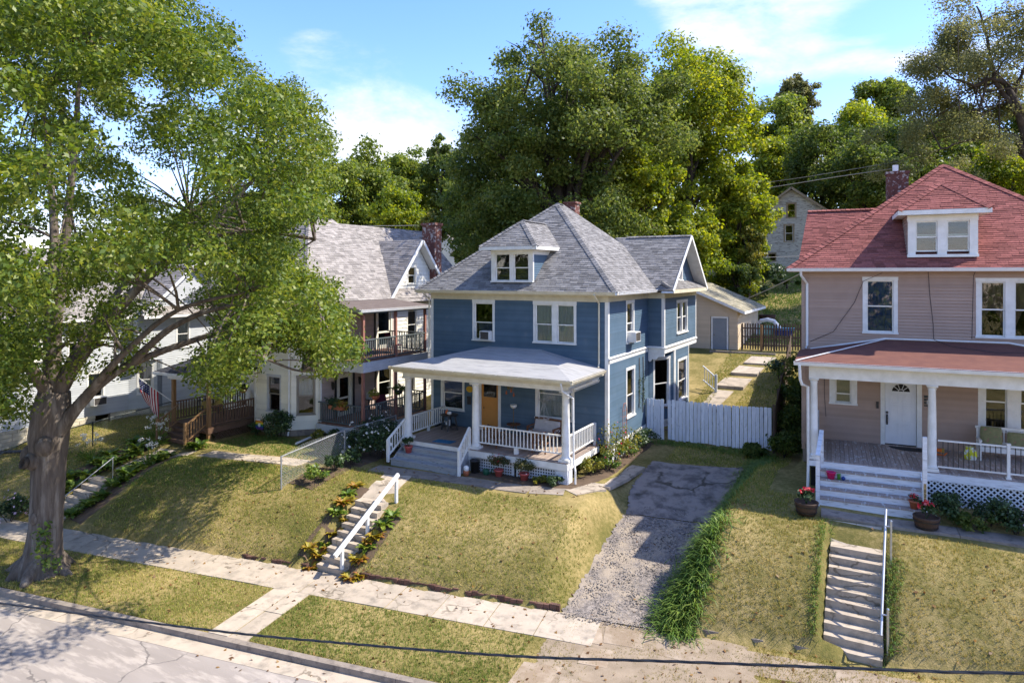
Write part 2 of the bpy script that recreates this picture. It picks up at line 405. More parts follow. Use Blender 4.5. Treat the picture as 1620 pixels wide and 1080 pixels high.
L_OAK = leaf_mat('oak_leaf', (0.055, 0.095, 0.014), (0.115, 0.175, 0.022), (0.24, 0.27, 0.045), 0.42, 0.4, 0.32)
L_ELM = leaf_mat('elm_leaf', (0.06, 0.095, 0.02), (0.11, 0.155, 0.032), (0.2, 0.225, 0.055), 0.5, 0.5, 0.25)
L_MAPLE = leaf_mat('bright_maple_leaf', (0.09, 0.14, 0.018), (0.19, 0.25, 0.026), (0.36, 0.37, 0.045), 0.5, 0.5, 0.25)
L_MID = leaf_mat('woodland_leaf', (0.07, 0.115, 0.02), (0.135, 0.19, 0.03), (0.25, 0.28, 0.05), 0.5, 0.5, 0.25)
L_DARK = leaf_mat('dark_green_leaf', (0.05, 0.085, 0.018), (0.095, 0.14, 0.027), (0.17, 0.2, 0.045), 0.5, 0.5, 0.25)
L_LOC = leaf_mat('olive_grey_leaf', (0.095, 0.11, 0.04), (0.16, 0.17, 0.06), (0.25, 0.245, 0.1), 0.5, 0.5, 0.25)
L_YEL = leaf_mat('yellowing_leaf', (0.09, 0.12, 0.02), (0.2, 0.21, 0.03), (0.36, 0.3, 0.05), 0.5, 0.35, 0.35, 1.2)
L_HOSTA = leaf_mat('hosta_leaf', (0.06, 0.12, 0.018), (0.14, 0.22, 0.03), (0.3, 0.34, 0.06), 0.45, 0.3, 0.4, 1.0)
L_HOSTY = leaf_mat('fading_hosta_leaf', (0.16, 0.17, 0.02), (0.38, 0.3, 0.035), (0.34, 0.15, 0.05), 0.5, 0.3, 0.35, 1.6)
L_SHRUB = leaf_mat('shrub_leaf', (0.02, 0.045, 0.018), (0.045, 0.085, 0.025), (0.09, 0.14, 0.04), 0.45, 0.25, 0.4, 1.0)
L_MUM = leaf_mat('mum_leaf', (0.035, 0.05, 0.015), (0.07, 0.085, 0.022), (0.13, 0.1, 0.035), 0.6, 0.25, 0.3, 2.0)
L_GRASS = leaf_mat('lawn_blade', (0.1, 0.165, 0.022), (0.27, 0.29, 0.05), (0.58, 0.47, 0.16), 0.6, 0.25, 0.25, 0.55)
L_GRASSG = leaf_mat('green_verge_blade', (0.07, 0.13, 0.018), (0.165, 0.23, 0.036), (0.42, 0.38, 0.12), 0.6, 0.25, 0.25, 0.6)
L_GRASSB = leaf_mat('dry_lawn_blade', (0.13, 0.16, 0.028), (0.33, 0.285, 0.065), (0.56, 0.43, 0.16), 0.6, 0.25, 0.25, 0.6)
L_GREENG = leaf_mat('fresh_grass_blade', (0.06, 0.12, 0.02), (0.115, 0.2, 0.03), (0.2, 0.26, 0.05), 0.5, 0.3, 0.3, 0.7)
L_FLOWW = leaf_mat('white_petal', (0.7, 0.68, 0.62), (0.78, 0.76, 0.7), (0.8, 0.8, 0.78), 0.6, 0.3, 0.2)
L_FLOWR = leaf_mat('red_petal', (0.6, 0.03, 0.04), (0.75, 0.05, 0.06), (0.8, 0.25, 0.22), 0.5, 0.3, 0.3)
L_FLOWP = leaf_mat('mauve_petal', (0.42, 0.3, 0.4), (0.6, 0.46, 0.56), (0.72, 0.62, 0.7), 0.6, 0.3, 0.2)


def ground_mat():
    """Lawn ground below the blades: grass tones with dry, straw-coloured patches and some soil."""
    m = bpy.data.materials.new('lawn_ground')
    m.use_nodes = True
    nt = m.node_tree
    N, L = nt.nodes.new, nt.links.new
    p = nt.nodes['Principled BSDF']
    p.inputs['Roughness'].default_value = 0.95
    p.inputs['Specular IOR Level'].default_value = 0.1
    tc = N('ShaderNodeTexCoord')

    def nz(scale, detail, rough=0.6):
        n = N('ShaderNodeTexNoise')
        n.inputs['Scale'].default_value = scale
        n.inputs['Detail'].default_value = detail
        n.inputs['Roughness'].default_value = rough
        L(tc.outputs['Object'], n.inputs['Vector'])
        return n.outputs['Fac']
    cr = N('ShaderNodeValToRGB')
    cr.color_ramp.elements[0].position = 0.3
    cr.color_ramp.elements[0].color = (0.075, 0.085, 0.022, 1)
    cr.color_ramp.elements[1].position = 0.72
    cr.color_ramp.elements[1].color = (0.4, 0.3, 0.13, 1)
    e = cr.color_ramp.elements.new(0.5); e.color = (0.17, 0.145, 0.045, 1)
    ad = N('ShaderNodeMath'); ad.operation = 'MULTIPLY_ADD'; ad.inputs[1].default_value = 0.5
    L(nz(7, 8, 0.7), ad.inputs[0])
    hf = N('ShaderNodeMath'); hf.operation = 'MULTIPLY'; hf.inputs[1].default_value = 0.62
    L(nz(0.42, 4), hf.inputs[0]); L(hf.outputs[0], ad.inputs[2])
    L(ad.outputs[0], cr.inputs['Fac'])
    L(cr.outputs[0], p.inputs['Base Color'])
    b = N('ShaderNodeBump'); b.inputs['Strength'].default_value = 0.8; b.inputs['Distance'].default_value = 0.05
    L(nz(22, 8, 0.7), b.inputs['Height']); L(b.outputs[0], p.inputs['Normal'])
    return m


M_LAWN = ground_mat()


# ------------------------------------------------------------------ mesh helpers
class Frame:
    """Wall frame: u along the wall, n outwards, w up."""

    def __init__(s, o, u, n=None):
        s.o = Vector(o)
        s.u = Vector(u).normalized()
        s.w = Vector((0, 0, 1))
        s.n = Vector(n).normalized() if n else s.u.cross(s.w).normalized()

    def p(s, u, n, w):
        return s.o + s.u * u + s.n * n + s.w * w


class MB:
    def __init__(s, T=None):
        s.v, s.f, s.m, s.t = [], [], [], []
        s.cuts = []
        s.T = T
        s.tint = 0.5

    def add(s, vs, fs, m=0):
        k = len(s.v)
        s.cuts.append((k, len(s.f)))
        s.v.extend(tuple(v) for v in vs)
        for f in fs:
            s.f.append(tuple(i + k for i in f))
            s.m.append(m)
            s.t.append(s.tint)
        return s

    def hexa(s, c, m=0):
        # c: 4 bottom (ccw) + 4 top
        return s.add(c, [(3, 2, 1, 0), (4, 5, 6, 7), (0, 1, 5, 4), (1, 2, 6, 5), (2, 3, 7, 6), (3, 0, 4, 7)], m)

    def box(s, x0, x1, y0, y1, z0, z1, m=0):
        return s.hexa([(x0, y0, z0), (x1, y0, z0), (x1, y1, z0), (x0, y1, z0), (x0, y0, z1), (x1, y0, z1), (x1, y1, z1), (x0, y1, z1)], m)

    def fbox(s, fr, u0, u1, n0, n1, w0, w1, m=0):
        P = fr.p
        return s.hexa([P(u0, n1, w0), P(u1, n1, w0), P(u1, n0, w0), P(u0, n0, w0), P(u0, n1, w1), P(u1, n1, w1), P(u1, n0, w1), P(u0, n0, w1)], m)

    def beam(s, a, b, w, h, m=0, up=(0, 0, 1)):
        a, b = Vector(a), Vector(b)
        d = (b - a).normalized()
        side = d.cross(Vector(up))
        if side.length < 1e-4:
            side = d.cross(Vector((1, 0, 0)))
        side.normalize()
        u = side.cross(d).normalized()
        q = [(-w / 2, -h / 2), (w / 2, -h / 2), (w / 2, h / 2), (-w / 2, h / 2)]
        vs = [a + side * x + u * y for x, y in q] + [b + side * x + u * y for x, y in q]
        return s.add(vs, [(0, 1, 2, 3), (7, 6, 5, 4), (1, 0, 4, 5), (2, 1, 5, 6), (3, 2, 6, 7), (0, 3, 7, 4)], m)

    def tube(s, pts, r, n=8, m=0, cap=True, wob=0.0):
        pts = [Vector(p) for p in pts]
        rs = [r] * len(pts) if isinstance(r, (int, float)) else list(r)
        k = len(s.v)
        ref = Vector((0.31, 0.17, 0.93))
        for i, p in enumerate(pts):
            d = (pts[min(i + 1, len(pts) - 1)] - pts[max(i - 1, 0)])
            d = d.normalized() if d.length > 1e-6 else Vector((0, 0, 1))
            a = d.cross(ref)
            if a.length < 0.05:
                a = d.cross(Vector((1, 0, 0)))
            a.normalize()
            b = d.cross(a)
            for j in range(n):
                t = 2 * math.pi * j / n
                rr = rs[i] * (1 + (random.uniform(-wob, wob) if wob else 0))
                s.v.append(tuple(p + (a * math.cos(t) + b * math.sin(t)) * rr))
        for i in range(len(pts) - 1):
            for j in range(n):
                j2 = (j + 1) % n
                s.f.append((k + i * n + j, k + i * n + j2, k + (i + 1) * n + j2, k + (i + 1) * n + j)); s.m.append(m); s.t.append(s.tint)
        if cap:
            s.f.append(tuple(k + j for j in reversed(range(n)))); s.m.append(m); s.t.append(s.tint)
            e = k + (len(pts) - 1) * n
            s.f.append(tuple(e + j for j in range(n))); s.m.append(m); s.t.append(s.tint)
        return s

    def lathe(s, prof, c=(0, 0, 0), n=16, m=0):
        k = len(s.v)
        for r, z in prof:
            for j in range(n):
                t = 2 * math.pi * j / n
                s.v.append((c[0] + r * math.cos(t), c[1] + r * math.sin(t), c[2] + z))
        for i in range(len(prof) - 1):
            for j in range(n):
                j2 = (j + 1) % n
                s.f.append((k + i * n + j, k + i * n + j2, k + (i + 1) * n + j2, k + (i + 1) * n + j)); s.m.append(m); s.t.append(s.tint)
        s.f.append(tuple(k + j for j in reversed(range(n)))); s.m.append(m); s.t.append(s.tint)
        e = k + (len(prof) - 1) * n
        s.f.append(tuple(e + j for j in range(n))); s.m.append(m); s.t.append(s.tint)
        return s

    def slab(s, poly, nrm, th, m=0):
        """Polygon with thickness th behind it (against nrm)."""
        nrm = Vector(nrm).normalized()
        a = [Vector(p) for p in poly]
        b = [p - nrm * th for p in a]
        n = len(a)
        fs = [tuple(range(n)), tuple(reversed(range(n, 2 * n)))]
        fs += [((i + 1) % n, i, n + i, n + (i + 1) % n) for i in range(n)]
        return s.add(a + b, fs, m)

    def prism(s, poly, z0, z1, m=0):
        a = [(p[0], p[1], z0) for p in poly] + [(p[0], p[1], z1) for p in poly]
        n = len(poly)
        fs = [tuple(reversed(range(n))), tuple(range(n, 2 * n))] + [(i, (i + 1) % n, n + (i + 1) % n, n + i) for i in range(n)]
        return s.add(a, fs, m)

    def mesh(s, name, mats):
        me = bpy.data.meshes.new(name)
        vs = s.v
        if s.T is not None:
            A = np.array(s.T)
            P = np.array(vs, dtype=float)
            vs = (P @ A[:3, :3].T + A[:3, 3]).tolist()
        me.from_pydata(vs, [], s.f)
        for m in (mats if isinstance(mats, (list, tuple)) else [mats]):
            me.materials.append(m)
        if s.m and max(s.m) > 0:
            me.polygons.foreach_set('material_index', s.m)
        at = me.attributes.new('tint', 'FLOAT', 'FACE')
        at.data.foreach_set('value', s.t)
        me.update()
        return me

    def build_each(s, name, mats, parent=None):
        """Every added piece becomes a part of its own."""
        cuts = s.cuts + [(len(s.v), len(s.f))]
        out = []
        for (v0, f0), (v1, f1) in zip(cuts[:-1], cuts[1:]):
            b = MB(s.T)
            b.v = s.v[v0:v1]
            b.f = [tuple(i - v0 for i in f) for f in s.f[f0:f1]]
            b.m = s.m[f0:f1]; b.t = s.t[f0:f1]
            out.append(b.build(name, mats, parent))
        return out

    def build(s, name, mats, parent=None, smooth=False, kind=None):
        me = s.mesh(name, mats)
        if smooth:
            me.polygons.foreach_set('use_smooth', [True] * len(me.polygons))
        o = bpy.data.objects.new(name, me)
        COL.objects.link(o)
        if parent:
            o.parent = parent
        if kind:
            o['kind'] = kind
        return o


def tag(o, label, cat, group=None, kind=None):
    o['label'] = label
    o['category'] = cat
    if group:
        o['group'] = group
    if kind:
        o['kind'] = kind
    return o


def thing(name, label, cat, loc=(0, 0, 0), rz=0.0, group=None):
    o = bpy.data.objects.new(name, None)
    COL.objects.link(o)
    o.location = loc
    o.rotation_euler = (0, 0, rz)
    o.empty_display_size = 0.2
    return tag(o, label, cat, group)


def link_copy(src, parent=None, loc=None, rz=None, scale=None):
    """Copy an object with its parts and sub-parts, sharing meshes."""
    c = src.copy()
    COL.objects.link(c)
    if parent:
        c.parent = parent
    for ch in src.children:
        link_copy(ch, c)
    if loc is not None:
        c.location = loc
    if rz is not None:
        c.rotation_euler = (0, 0, rz)
    if scale is not None:
        c.scale = scale
    return c


def raw_mesh(name, V, F4, mats, tint=None, parent=None, smooth=False, nper=4):
    """Fast numpy mesh: V (n,3), F (m,nper)."""
    me = bpy.data.meshes.new(name)
    me.vertices.add(len(V))
    me.vertices.foreach_set('co', np.asarray(V, dtype=np.float32).ravel())
    m = len(F4)
    me.loops.add(m * nper)
    me.loops.foreach_set('vertex_index', np.asarray(F4, dtype=np.int32).ravel())
    me.polygons.add(m)
    me.polygons.foreach_set('loop_start', np.arange(0, m * nper, nper, dtype=np.int32))
    if tint is not None:
        at = me.attributes.new('tint', 'FLOAT', 'FACE')
        at.data.foreach_set('value', np.asarray(tint, dtype=np.float32))
    for x in (mats if isinstance(mats, (list, tuple)) else [mats]):
        me.materials.append(x)
    me.update(calc_edges=True)
    if smooth:
        me.polygons.foreach_set('use_smooth', [True] * m)
    o = bpy.data.objects.new(name, me)
    COL.objects.link(o)
    if parent:
        o.parent = parent
    return o


def cam_depth(p):
    return -p[0] * math.sin(PSI) + p[1] * math.cos(PSI)

# ------------------------------------------------------------------ terrain
ST_O = (-16.0, 16.3)
ST_A = R(9.9)
CA, SA = math.cos(ST_A), math.sin(ST_A)


def street(X, Y):
    dx, dy = X - ST_O[0], Y - ST_O[1]
    return dx * CA + dy * SA, -dx * SA + dy * CA


def sq(s, q, z=0.0):
    """street coordinates (s along, q away from the road) -> world"""
    return (ST_O[0] + s * CA - q * SA, ST_O[1] + s * SA + q * CA, z)


def sstep(a, b, x):
    t = np.clip((x - a) / (b - a), 0, 1)
    return t * t * (3 - 2 * t)


DRV_Q = [0, 3.9, 6.1, 7.2, 10, 14]
DRV_L = [7.95, 8.45, 8.9, 8.75, 9.3, 10.0]
DRV_R = [10.55, 11.15, 11.8, 12.1, 12.6, 12.9]


def drive_z(q):
    return np.interp(q, [-1.6, 0, 1, 3.9, 6.1, 8, 10, 14], [0.0, 0.0, 0.1, 0.6, 1.18, 1.6, 1.84, 1.95])


BACK_Y = [24, 29, 31, 36, 40, 44, 48, 54, 64, 74, 90, 120, 170, 300, 700]
BACK_Z = [1.88, 1.92, 2.0, 2.75, 3.5, 4.25, 4.7, 5.3, 7.6, 9.7, 13, 18.5, 25, 30, 36]


def terrain(X, Y):
    X = np.asarray(X, dtype=float)
    Y = np.asarray(Y, dtype=float)
    s, q = street(X, Y)

    def prof(z0, zt, run, pw):
        t = np.clip(q / run, 0, 1)
        return np.where(q < 0.06, 0.0, z0 + (zt - z0) * (1 - (1 - t) ** pw))
    zl = prof(0.17, 1.84, 4.6, 2.1)
    zw = np.interp(q, [0.05, 0.2, 2.7, 6.5], [0, 0.08, 1.2, 1.86])
    zb = prof(0.2, 2.3, 3.4, 1.9) + 0.3 * sstep(3.2, 6, q)
    z = zw + (zl - zw) * sstep(-12.0, -9.8, s)
    sl = np.interp(q, DRV_Q, DRV_L)
    sr = np.interp(q, DRV_Q, DRV_R)
    zd = np.where(q < 0.0, 0.0, drive_z(q)) - 0.03
    z = z + (zd - z) * sstep(sl - 0.9, sl + 0.05, s)
    z = z + (zb - z) * sstep(sr - 0.1, sr + 1.5, s)
    z = np.where(q <= 0.0, 0.0, z)
    z = np.where(q < -4.15, -0.25, z)
    for (xa, xb, ya, yb, z0_, g_) in ((-17.0, -15.15, 16.3, 21.2, 0.0, 0.655), (-1.55, 0.06, 19.0, 22.7, 0.0, 0.72), (-29.4, -28.15, 14.2, 19.6, 0.0, 0.55)):
        ins = (X > xa) & (X < xb) & (Y > ya) & (Y < yb)
        z = np.where(ins, np.minimum(z, np.maximum(z0_ + (Y - ya) * g_ - 0.12, -0.1)), z)
    # back yards and the wooded hill
    bz = np.interp(Y, BACK_Y, BACK_Z)
    bz = np.where(X > -3.0, np.maximum(bz, 2.62), bz)
    # far hill undulates
    far = sstep(60, 120, Y)
    bz = bz + far * (2.0 * np.sin(X * 0.021 + 0.6) + 1.2 * np.sin(X * 0.05 + Y * 0.03))
    z = z + (bz - z) * sstep(25.5, 31, Y)
    z = z + 0.02 * np.sin(X * 1.7 + Y * 0.6) * np.sin(Y * 1.3 - X * 0.4) * sstep(0.3, 1.0, q)
    return z


def tz(x, y):
    return float(terrain(np.array([x]), np.array([y]))[0])


def grid_mesh(name, xs, ys, m, zfun, dz=0.0, kind='structure'):
    XX, YY = np.meshgrid(xs, ys)
    ZZ = zfun(XX, YY) + dz
    V = np.stack([XX.ravel(), YY.ravel(), ZZ.ravel()], 1)
    nx, ny = len(xs), len(ys)
    i = np.arange(nx - 1)
    j = np.arange(ny - 1)
    I, J = np.meshgrid(i, j)
    a = (J * nx + I).ravel()
    F = np.stack([a, a + 1, a + nx + 1, a + nx], 1)
    o = raw_mesh(name, V, F, m, smooth=True)
    o['kind'] = kind
    return o


def in_poly(X, Y, poly):
    c = np.zeros(X.shape, bool)
    n = len(poly)
    for i in range(n):
        x0, y0 = poly[i]
        x1, y1 = poly[(i + 1) % n]
        cond = (y0 > Y) != (y1 > Y)
        with np.errstate(divide='ignore', invalid='ignore'):
            xi = (x1 - x0) * (Y - y0) / (y1 - y0 + 1e-12) + x0
        c ^= cond & (X < xi)
    return c


# ------------------------------------------------------------------ foliage
def unit(a):
    return a / np.maximum(np.linalg.norm(a, axis=1, keepdims=True), 1e-6)


def leaf_cloud(name, clumps, n, size, m, parent=None, shell=0.55, up=0.45, jitter=0.7, aspect=0.62, fold=0.18, kind=None, size_var=0.5, squash=None):
    """Leaf-sized folded faces spread through clump ellipsoids (cx,cy,cz,rx,ry,rz)."""
    C = np.asarray(clumps, dtype=float)
    wgt = (C[:, 3] * C[:, 4] + C[:, 4] * C[:, 5] + C[:, 3] * C[:, 5])
    k = rng.choice(len(C), n, p=wgt / wgt.sum())
    e = unit(rng.normal(size=(n, 3)))
    rr = shell + (1.03 - shell) * rng.random(n) ** 0.6
    rr = rr * (1 + 0.2 * rng.normal(size=n))
    P = C[k, :3] + e * C[k, 3:6] * rr[:, None]
    nr = unit(e * 0.8 + np.array([0, 0, up]) + jitter * rng.normal(size=(n, 3)))
    t = unit(np.cross(nr, rng.normal(size=(n, 3))))
    b = np.cross(nr, t)
    s = size * (1 + size_var * (rng.random(n) * 2 - 1))
    L = (s / 2)[:, None]
    W = L * aspect
    F = L * fold
    V = np.stack([P - t * L, P + b * W + nr * F, P + t * L - nr * F * 0.6, P - b * W + nr * F], 1).reshape(-1, 3)
    idx = np.arange(n * 4).reshape(n, 4)
    tint = rng.random(n)
    o = raw_mesh(name, V, idx, m, tint, parent)
    if kind:
        o['kind'] = kind
    return o


def sub_clumps(c, r, m, rmin=0.26, rmax=0.4, low=-0.55, seed=None, hollow=0.72):
    g = np.random.default_rng(seed) if seed is not None else rng
    out = []
    while len(out) < m:
        d = g.normal(size=3)
        d /= np.linalg.norm(d)
        if d[2] < low:
            continue
        az = math.atan2(d[1], d[0])
        wobble = 1 + 0.13 * math.sin(3 * az + c[0]) + 0.1 * math.sin(5 * az + 3 * d[2] + c[1])
        k = hollow * (0.66 + 0.44 * g.random()) * wobble
        q = rmin + (rmax - rmin) * g.random()
        rad = q * min(r)
        out.append((c[0] + d[0] * r[0] * k, c[1] + d[1] * r[1] * k, c[2] + d[2] * r[2] * k, rad * 1.15, rad * 1.15, rad * 0.85))
    return out


def bez(p0, p1, p2, n=7):
    p0, p1, p2 = Vector(p0), Vector(p1), Vector(p2)
    return [(p0 * (1 - t) ** 2 + p1 * 2 * t * (1 - t) + p2 * t * t) for t in [i / (n - 1) for i in range(n)]]


def trunk_mesh(mb, base, fork, r0, r1, limbs, flare=1.5, n=10, twigs=2):
    """Tapered trunk with root flare, limbs curving up into the crown, twigs off the limbs."""
    b, f = Vector(base), Vector(fork)
    h = (f - b).length
    pts = [b - Vector((0, 0, 0.4)), b, b.lerp(f, 0.06), b.lerp(f, 0.2), b.lerp(f, 0.5) + Vector((0.04 * h * random.uniform(-1, 1) * 0.4, 0, 0)), f]
    mb.tube(pts, [r0 * flare * 1.1, r0 * flare, r0 * 1.15, r0, (r0 + r1) / 2, r1], n, wob=0.05)
    for tgt in limbs:
        t = Vector(tgt)
        st = b.lerp(f, random.uniform(0.72, 1.0))
        d = t - st
        mid = st + d * 0.45 + Vector((0, 0, d.length * random.uniform(0.08, 0.22))) + Vector((random.uniform(-1, 1), random.uniform(-1, 1), 0)) * d.length * 0.06
        pl = bez(st, mid, t, 7)
        ra = r1 * random.uniform(0.45, 0.7)
        mb.tube(pl, [ra * (1 - 0.85 * i / 6) + 0.015 for i in range(7)], 6, cap=False, wob=0.08)
        for _ in range(twigs):
            i = random.randint(2, 5)
            a = pl[i]
            e = a + Vector((random.uniform(-1, 1), random.uniform(-1, 1), random.uniform(0.1, 1))).normalized() * d.length * random.uniform(0.2, 0.35)
            mb.tube(bez(a, a.lerp(e, 0.5) + Vector((0, 0, 0.1 * d.length)), e, 4), [ra * 0.35, ra * 0.25, ra * 0.15, 0.012], 5, cap=False)


def make_tree(name, label, base, r, cz, lm, n_leaves, leaf,  trunk_r=0.3, bark=None, m=24, group=None, cat='tree', lean=(0, 0), seed=1, low=-0.5, rmin=0.28, rmax=0.42, up=0.45):
    """Broadleaf tree: base point, crown radii r, crown centre height cz above the base."""
    random.seed(seed)
    o = thing(name, label, cat, base, 0, group)
    c = (lean[0], lean[1], cz)
    cl = sub_clumps(c, r, int(m * 1.9), rmin * 0.6, rmax * 0.78, low, seed, 0.8)
    # inner and lower boughs fill the crown down to the undergrowth
    cl += sub_clumps((c[0], c[1], c[2] - r[2] * 0.55), (r[0] * 0.78, r[1] * 0.78, r[2] * 0.7), m, rmin * 0.65, rmax * 0.8, -0.8, seed + 500)
    cl += sub_clumps((c[0], c[1], c[2] - r[2] * 1.1), (r[0] * 0.7, r[1] * 0.7, r[2] * 0.5), m // 2, rmin * 0.8, rmax * 0.9, -0.9, seed + 900)
    cl = [q for q in cl if q[2] > 0.6]
    mb = MB()
    fork = (lean[0] * 0.3, lean[1] * 0.3, max(cz - r[2] * 0.72, 0.8))
    lim = [q[:3] for q in cl[:10]]
    trunk_mesh(mb, (0, 0, 0), fork, trunk_r, trunk_r * 0.7, lim)
    mb.build('trunk', bark or M_BARKD, o, smooth=True)
    leaf_cloud('crown', cl, int(n_leaves * 1.05), leaf * 1.06, lm, o, up=up, shell=0.4)
    return o


def grass_blades(name, polys, density, m, hmin=0.04, hmax=0.085, width=0.022, excl=(), zfun=terrain, patch=None, label=None, clumpy=0.0):
    """Mown grass: single-triangle blades over polygons, 'stuff'."""
    Vs, Ts = [], []
    for poly in polys:
        px = np.array([p[0] for p in poly]); py = np.array([p[1] for p in poly])
        x0, x1, y0, y1 = px.min(), px.max(), py.min(), py.max()
        n = int((x1 - x0) * (y1 - y0) * density)
        X = rng.uniform(x0, x1, n); Y = rng.uniform(y0, y1, n)
        keep = in_poly(X, Y, poly)
        for ex in excl:
            keep &= ~in_poly(X, Y, ex)
        if patch is not None:
            keep &= rng.random(n) < patch(X, Y)
        X, Y = X[keep], Y[keep]
        Z = zfun(X, Y)
        n = len(X)
        for k in range(3):
            a = rng.uniform(0, 2 * math.pi, n)
            lean = rng.uniform(0.1, 0.75, n)
            hgt = rng.uniform(hmin, hmax, n)
            ox = X + rng.normal(0, 0.02, n); oy = Y + rng.normal(0, 0.02, n)
            wx, wy = np.cos(a) * width * 0.5, np.sin(a) * width * 0.5
            la = rng.uniform(0, 2 * math.pi, n)
            tx = ox + np.cos(la) * lean * hgt; ty = oy + np.sin(la) * lean * hgt
            Vs.append(np.stack([np.stack([ox - wx, oy - wy, Z - 0.01], 1), np.stack([ox + wx, oy + wy, Z - 0.01], 1), np.stack([tx, ty, Z + hgt], 1)], 1).reshape(-1, 3))
            Ts.append(rng.random(n))
    V = np.concatenate(Vs)
    T = np.concatenate(Ts)
    o = raw_mesh(name, V, np.arange(len(V)).reshape(-1, 3), m, T, nper=3)
    o['kind'] = 'stuff'
    if label:
        o['label'] = label
    o['category'] = 'grass'
    return o


# ------------------------------------------------------------------ house parts
def solve_breaks(a, b, cuts):
    """Intervals of [a,b] left after removing cuts."""
    iv = [(a, b)]
    for c0, c1 in cuts:
        nv = []
        for x0, x1 in iv:
            if c1 <= x0 or c0 >= x1:
                nv.append((x0, x1))
            else:
                if c0 > x0 + 0.01:
                    nv.append((x0, c0))
                if c1 < x1 - 0.01:
                    nv.append((c1, x1))
        iv = nv
    return iv


def siding(fr, u0, u1, w0, w1, lap, m, parent, openings=(), name='siding', ext=None, th=0.10, parts=False, T=None, out=0.024):
    """Lapped boards: each course is a real wedge, cut round the openings. ext(w) gives the extent of a gable course."""
    mb = MB(T)
    w = w0
    rows = 0
    while w < w1 - 1e-4:
        wt = min(w + lap, w1)
        if ext:
            a0, b0 = ext(w)
            a1, b1 = ext(wt)
        else:
            a0 = a1 = u0
            b0 = b1 = u1
        if b0 - a0 < 0.02:
            break
        edges = sorted({w, wt} | {e for o in openings for e in (o[2], o[3]) if w + 0.004 < e < wt - 0.004})
        for ea, eb in zip(edges[:-1], edges[1:]):
            mid = (ea + eb) / 2
            cuts = [(o[0], o[1]) for o in openings if o[2] < mid < o[3]]
            ka, kb = (ea - w) / (wt - w), (eb - w) / (wt - w)
            A0, A1 = a0 + (a1 - a0) * ka, a0 + (a1 - a0) * kb
            B0, B1 = b0 + (b1 - b0) * ka, b0 + (b1 - b0) * kb
            oa, ob = out + (0.003 - out) * ka, out + (0.003 - out) * kb
            for x0, x1 in solve_breaks(A0, B0, cuts):
                if parts:
                    mb = MB(T)
                mb.tint = random.random()
                t0 = A1 if abs(x0 - A0) < 1e-6 else x0
                t1 = B1 if abs(x1 - B0) < 1e-6 else x1
                if t1 < t0:
                    t0 = t1 = (t0 + t1) / 2
                P = fr.p
                mb.hexa([P(x0, oa, ea), P(x1, oa, ea), P(x1, -th, ea), P(x0, -th, ea), P(t0, ob, eb), P(t1, ob, eb), P(t1, -th, eb), P(t0, -th, eb)])
                if parts:
                    mb.build('clapboard', m, parent)
        w += lap
        rows += 1
    if not parts:
        o = mb.build(name, m, parent)
        o['kind'] = 'stuff'
        return o


def window(fr, u0, u1, w0, w1, parent, trim=None, cw=0.11, sill=True, n=1, split=0.5, fill='curtain', T=None, proud=0.028, name='window', fillmats=None,
           top=0.13, open_gap=0.0, sash_m=None, mull=0.2, depth=0.09):
    """Double-hung window in the opening u0..u1, w0..w1 (outside of the casing). Parts: window > sash, pane, curtain."""
    trim = trim or M_WHITE
    sash_m = sash_m or trim
    mb = MB(T)
    sh = 0.06 if sill else cw
    i0, i1, j0, j1 = u0 + cw, u1 - cw, w0 + sh, w1 - top
    mb.fbox(fr, u0, i0, -depth, proud, w0 + (sh if sill else 0), w1 - top)
    mb.fbox(fr, i1, u1, -depth, proud, w0 + (sh if sill else 0), w1 - top)
    mb.fbox(fr, u0 - 0.015, u1 + 0.015, -depth, proud + 0.006, w1 - top, w1)
    mb.fbox(fr, u0 - 0.02, u1 + 0.02, -depth, proud + (0.05 if sill else 0.0), w0, w0 + sh)
    units = []
    wu = ((i1 - i0) - mull * (n - 1)) / n
    for k in range(n):
        a = i0 + k * (wu + mull)
        units.append((a, a + wu))
        if k:
            mb.fbox(fr, a - mull, a, -depth, proud - 0.003, j0, j1)
    win = mb.build(name, trim, parent)
    for k, (a, b) in enumerate(units):
        mid = j0 + (j1 - j0) * split
        s = 0.045
        for (lo, hi, dn) in ((mid - 0.02, j1, -0.035), (j0 + open_gap, mid + 0.02 + open_gap * 0.8, -0.075)):
            sb = MB(T)
            sb.fbox(fr, a, a + s, dn - 0.03, dn, lo, hi)
            sb.fbox(fr, b - s, b, dn - 0.03, dn, lo, hi)
            sb.fbox(fr, a + s, b - s, dn - 0.03, dn, lo, lo + s)
            sb.fbox(fr, a + s, b - s, dn - 0.03, dn, hi - s, hi)
            sb.build('sash', sash_m, win)
            g = MB(T)
            g.fbox(fr, a + s, b - s, dn - 0.021, dn - 0.015, lo + s, hi - s)
            g.build('pane', GLASS, win)
        fl = fill[k] if isinstance(fill, (list, tuple)) else fill
        if fl:
            fm = {'curtain': M_CURT, 'blue': M_BLUEC, 'drape': M_TANC, 'blind': M_BLIND}.get(fl, M_CURT)
            c = MB(T)
            nf = 14
            us = [a + (b - a) * i / nf for i in range(nf + 1)]
            base = -0.125
            vs = []
            lo_c, hi_c = j0 + 0.02, j1
            if fl == 'half':
                lo_c = mid
            for i, uu in enumerate(us):
                dn = base + (0.018 * math.sin(i * 2.3 + k) if fl != 'blind' else 0)
                lo2 = lo_c
                if fl == 'drape':
                    x = (i / nf)
                    lo2 = j0 + (j1 - j0) * (0.05 + 0.75 * math.sin(math.pi * x) * 0.6)
                vs += [fr.p(uu, dn, lo2), fr.p(uu, dn, hi_c)]
            c.add(vs, [(2 * i, 2 * i + 2, 2 * i + 3, 2 * i + 1) for i in range(nf)])
            c.build('blind' if fl == 'blind' else 'curtain', fm, win)
    return win


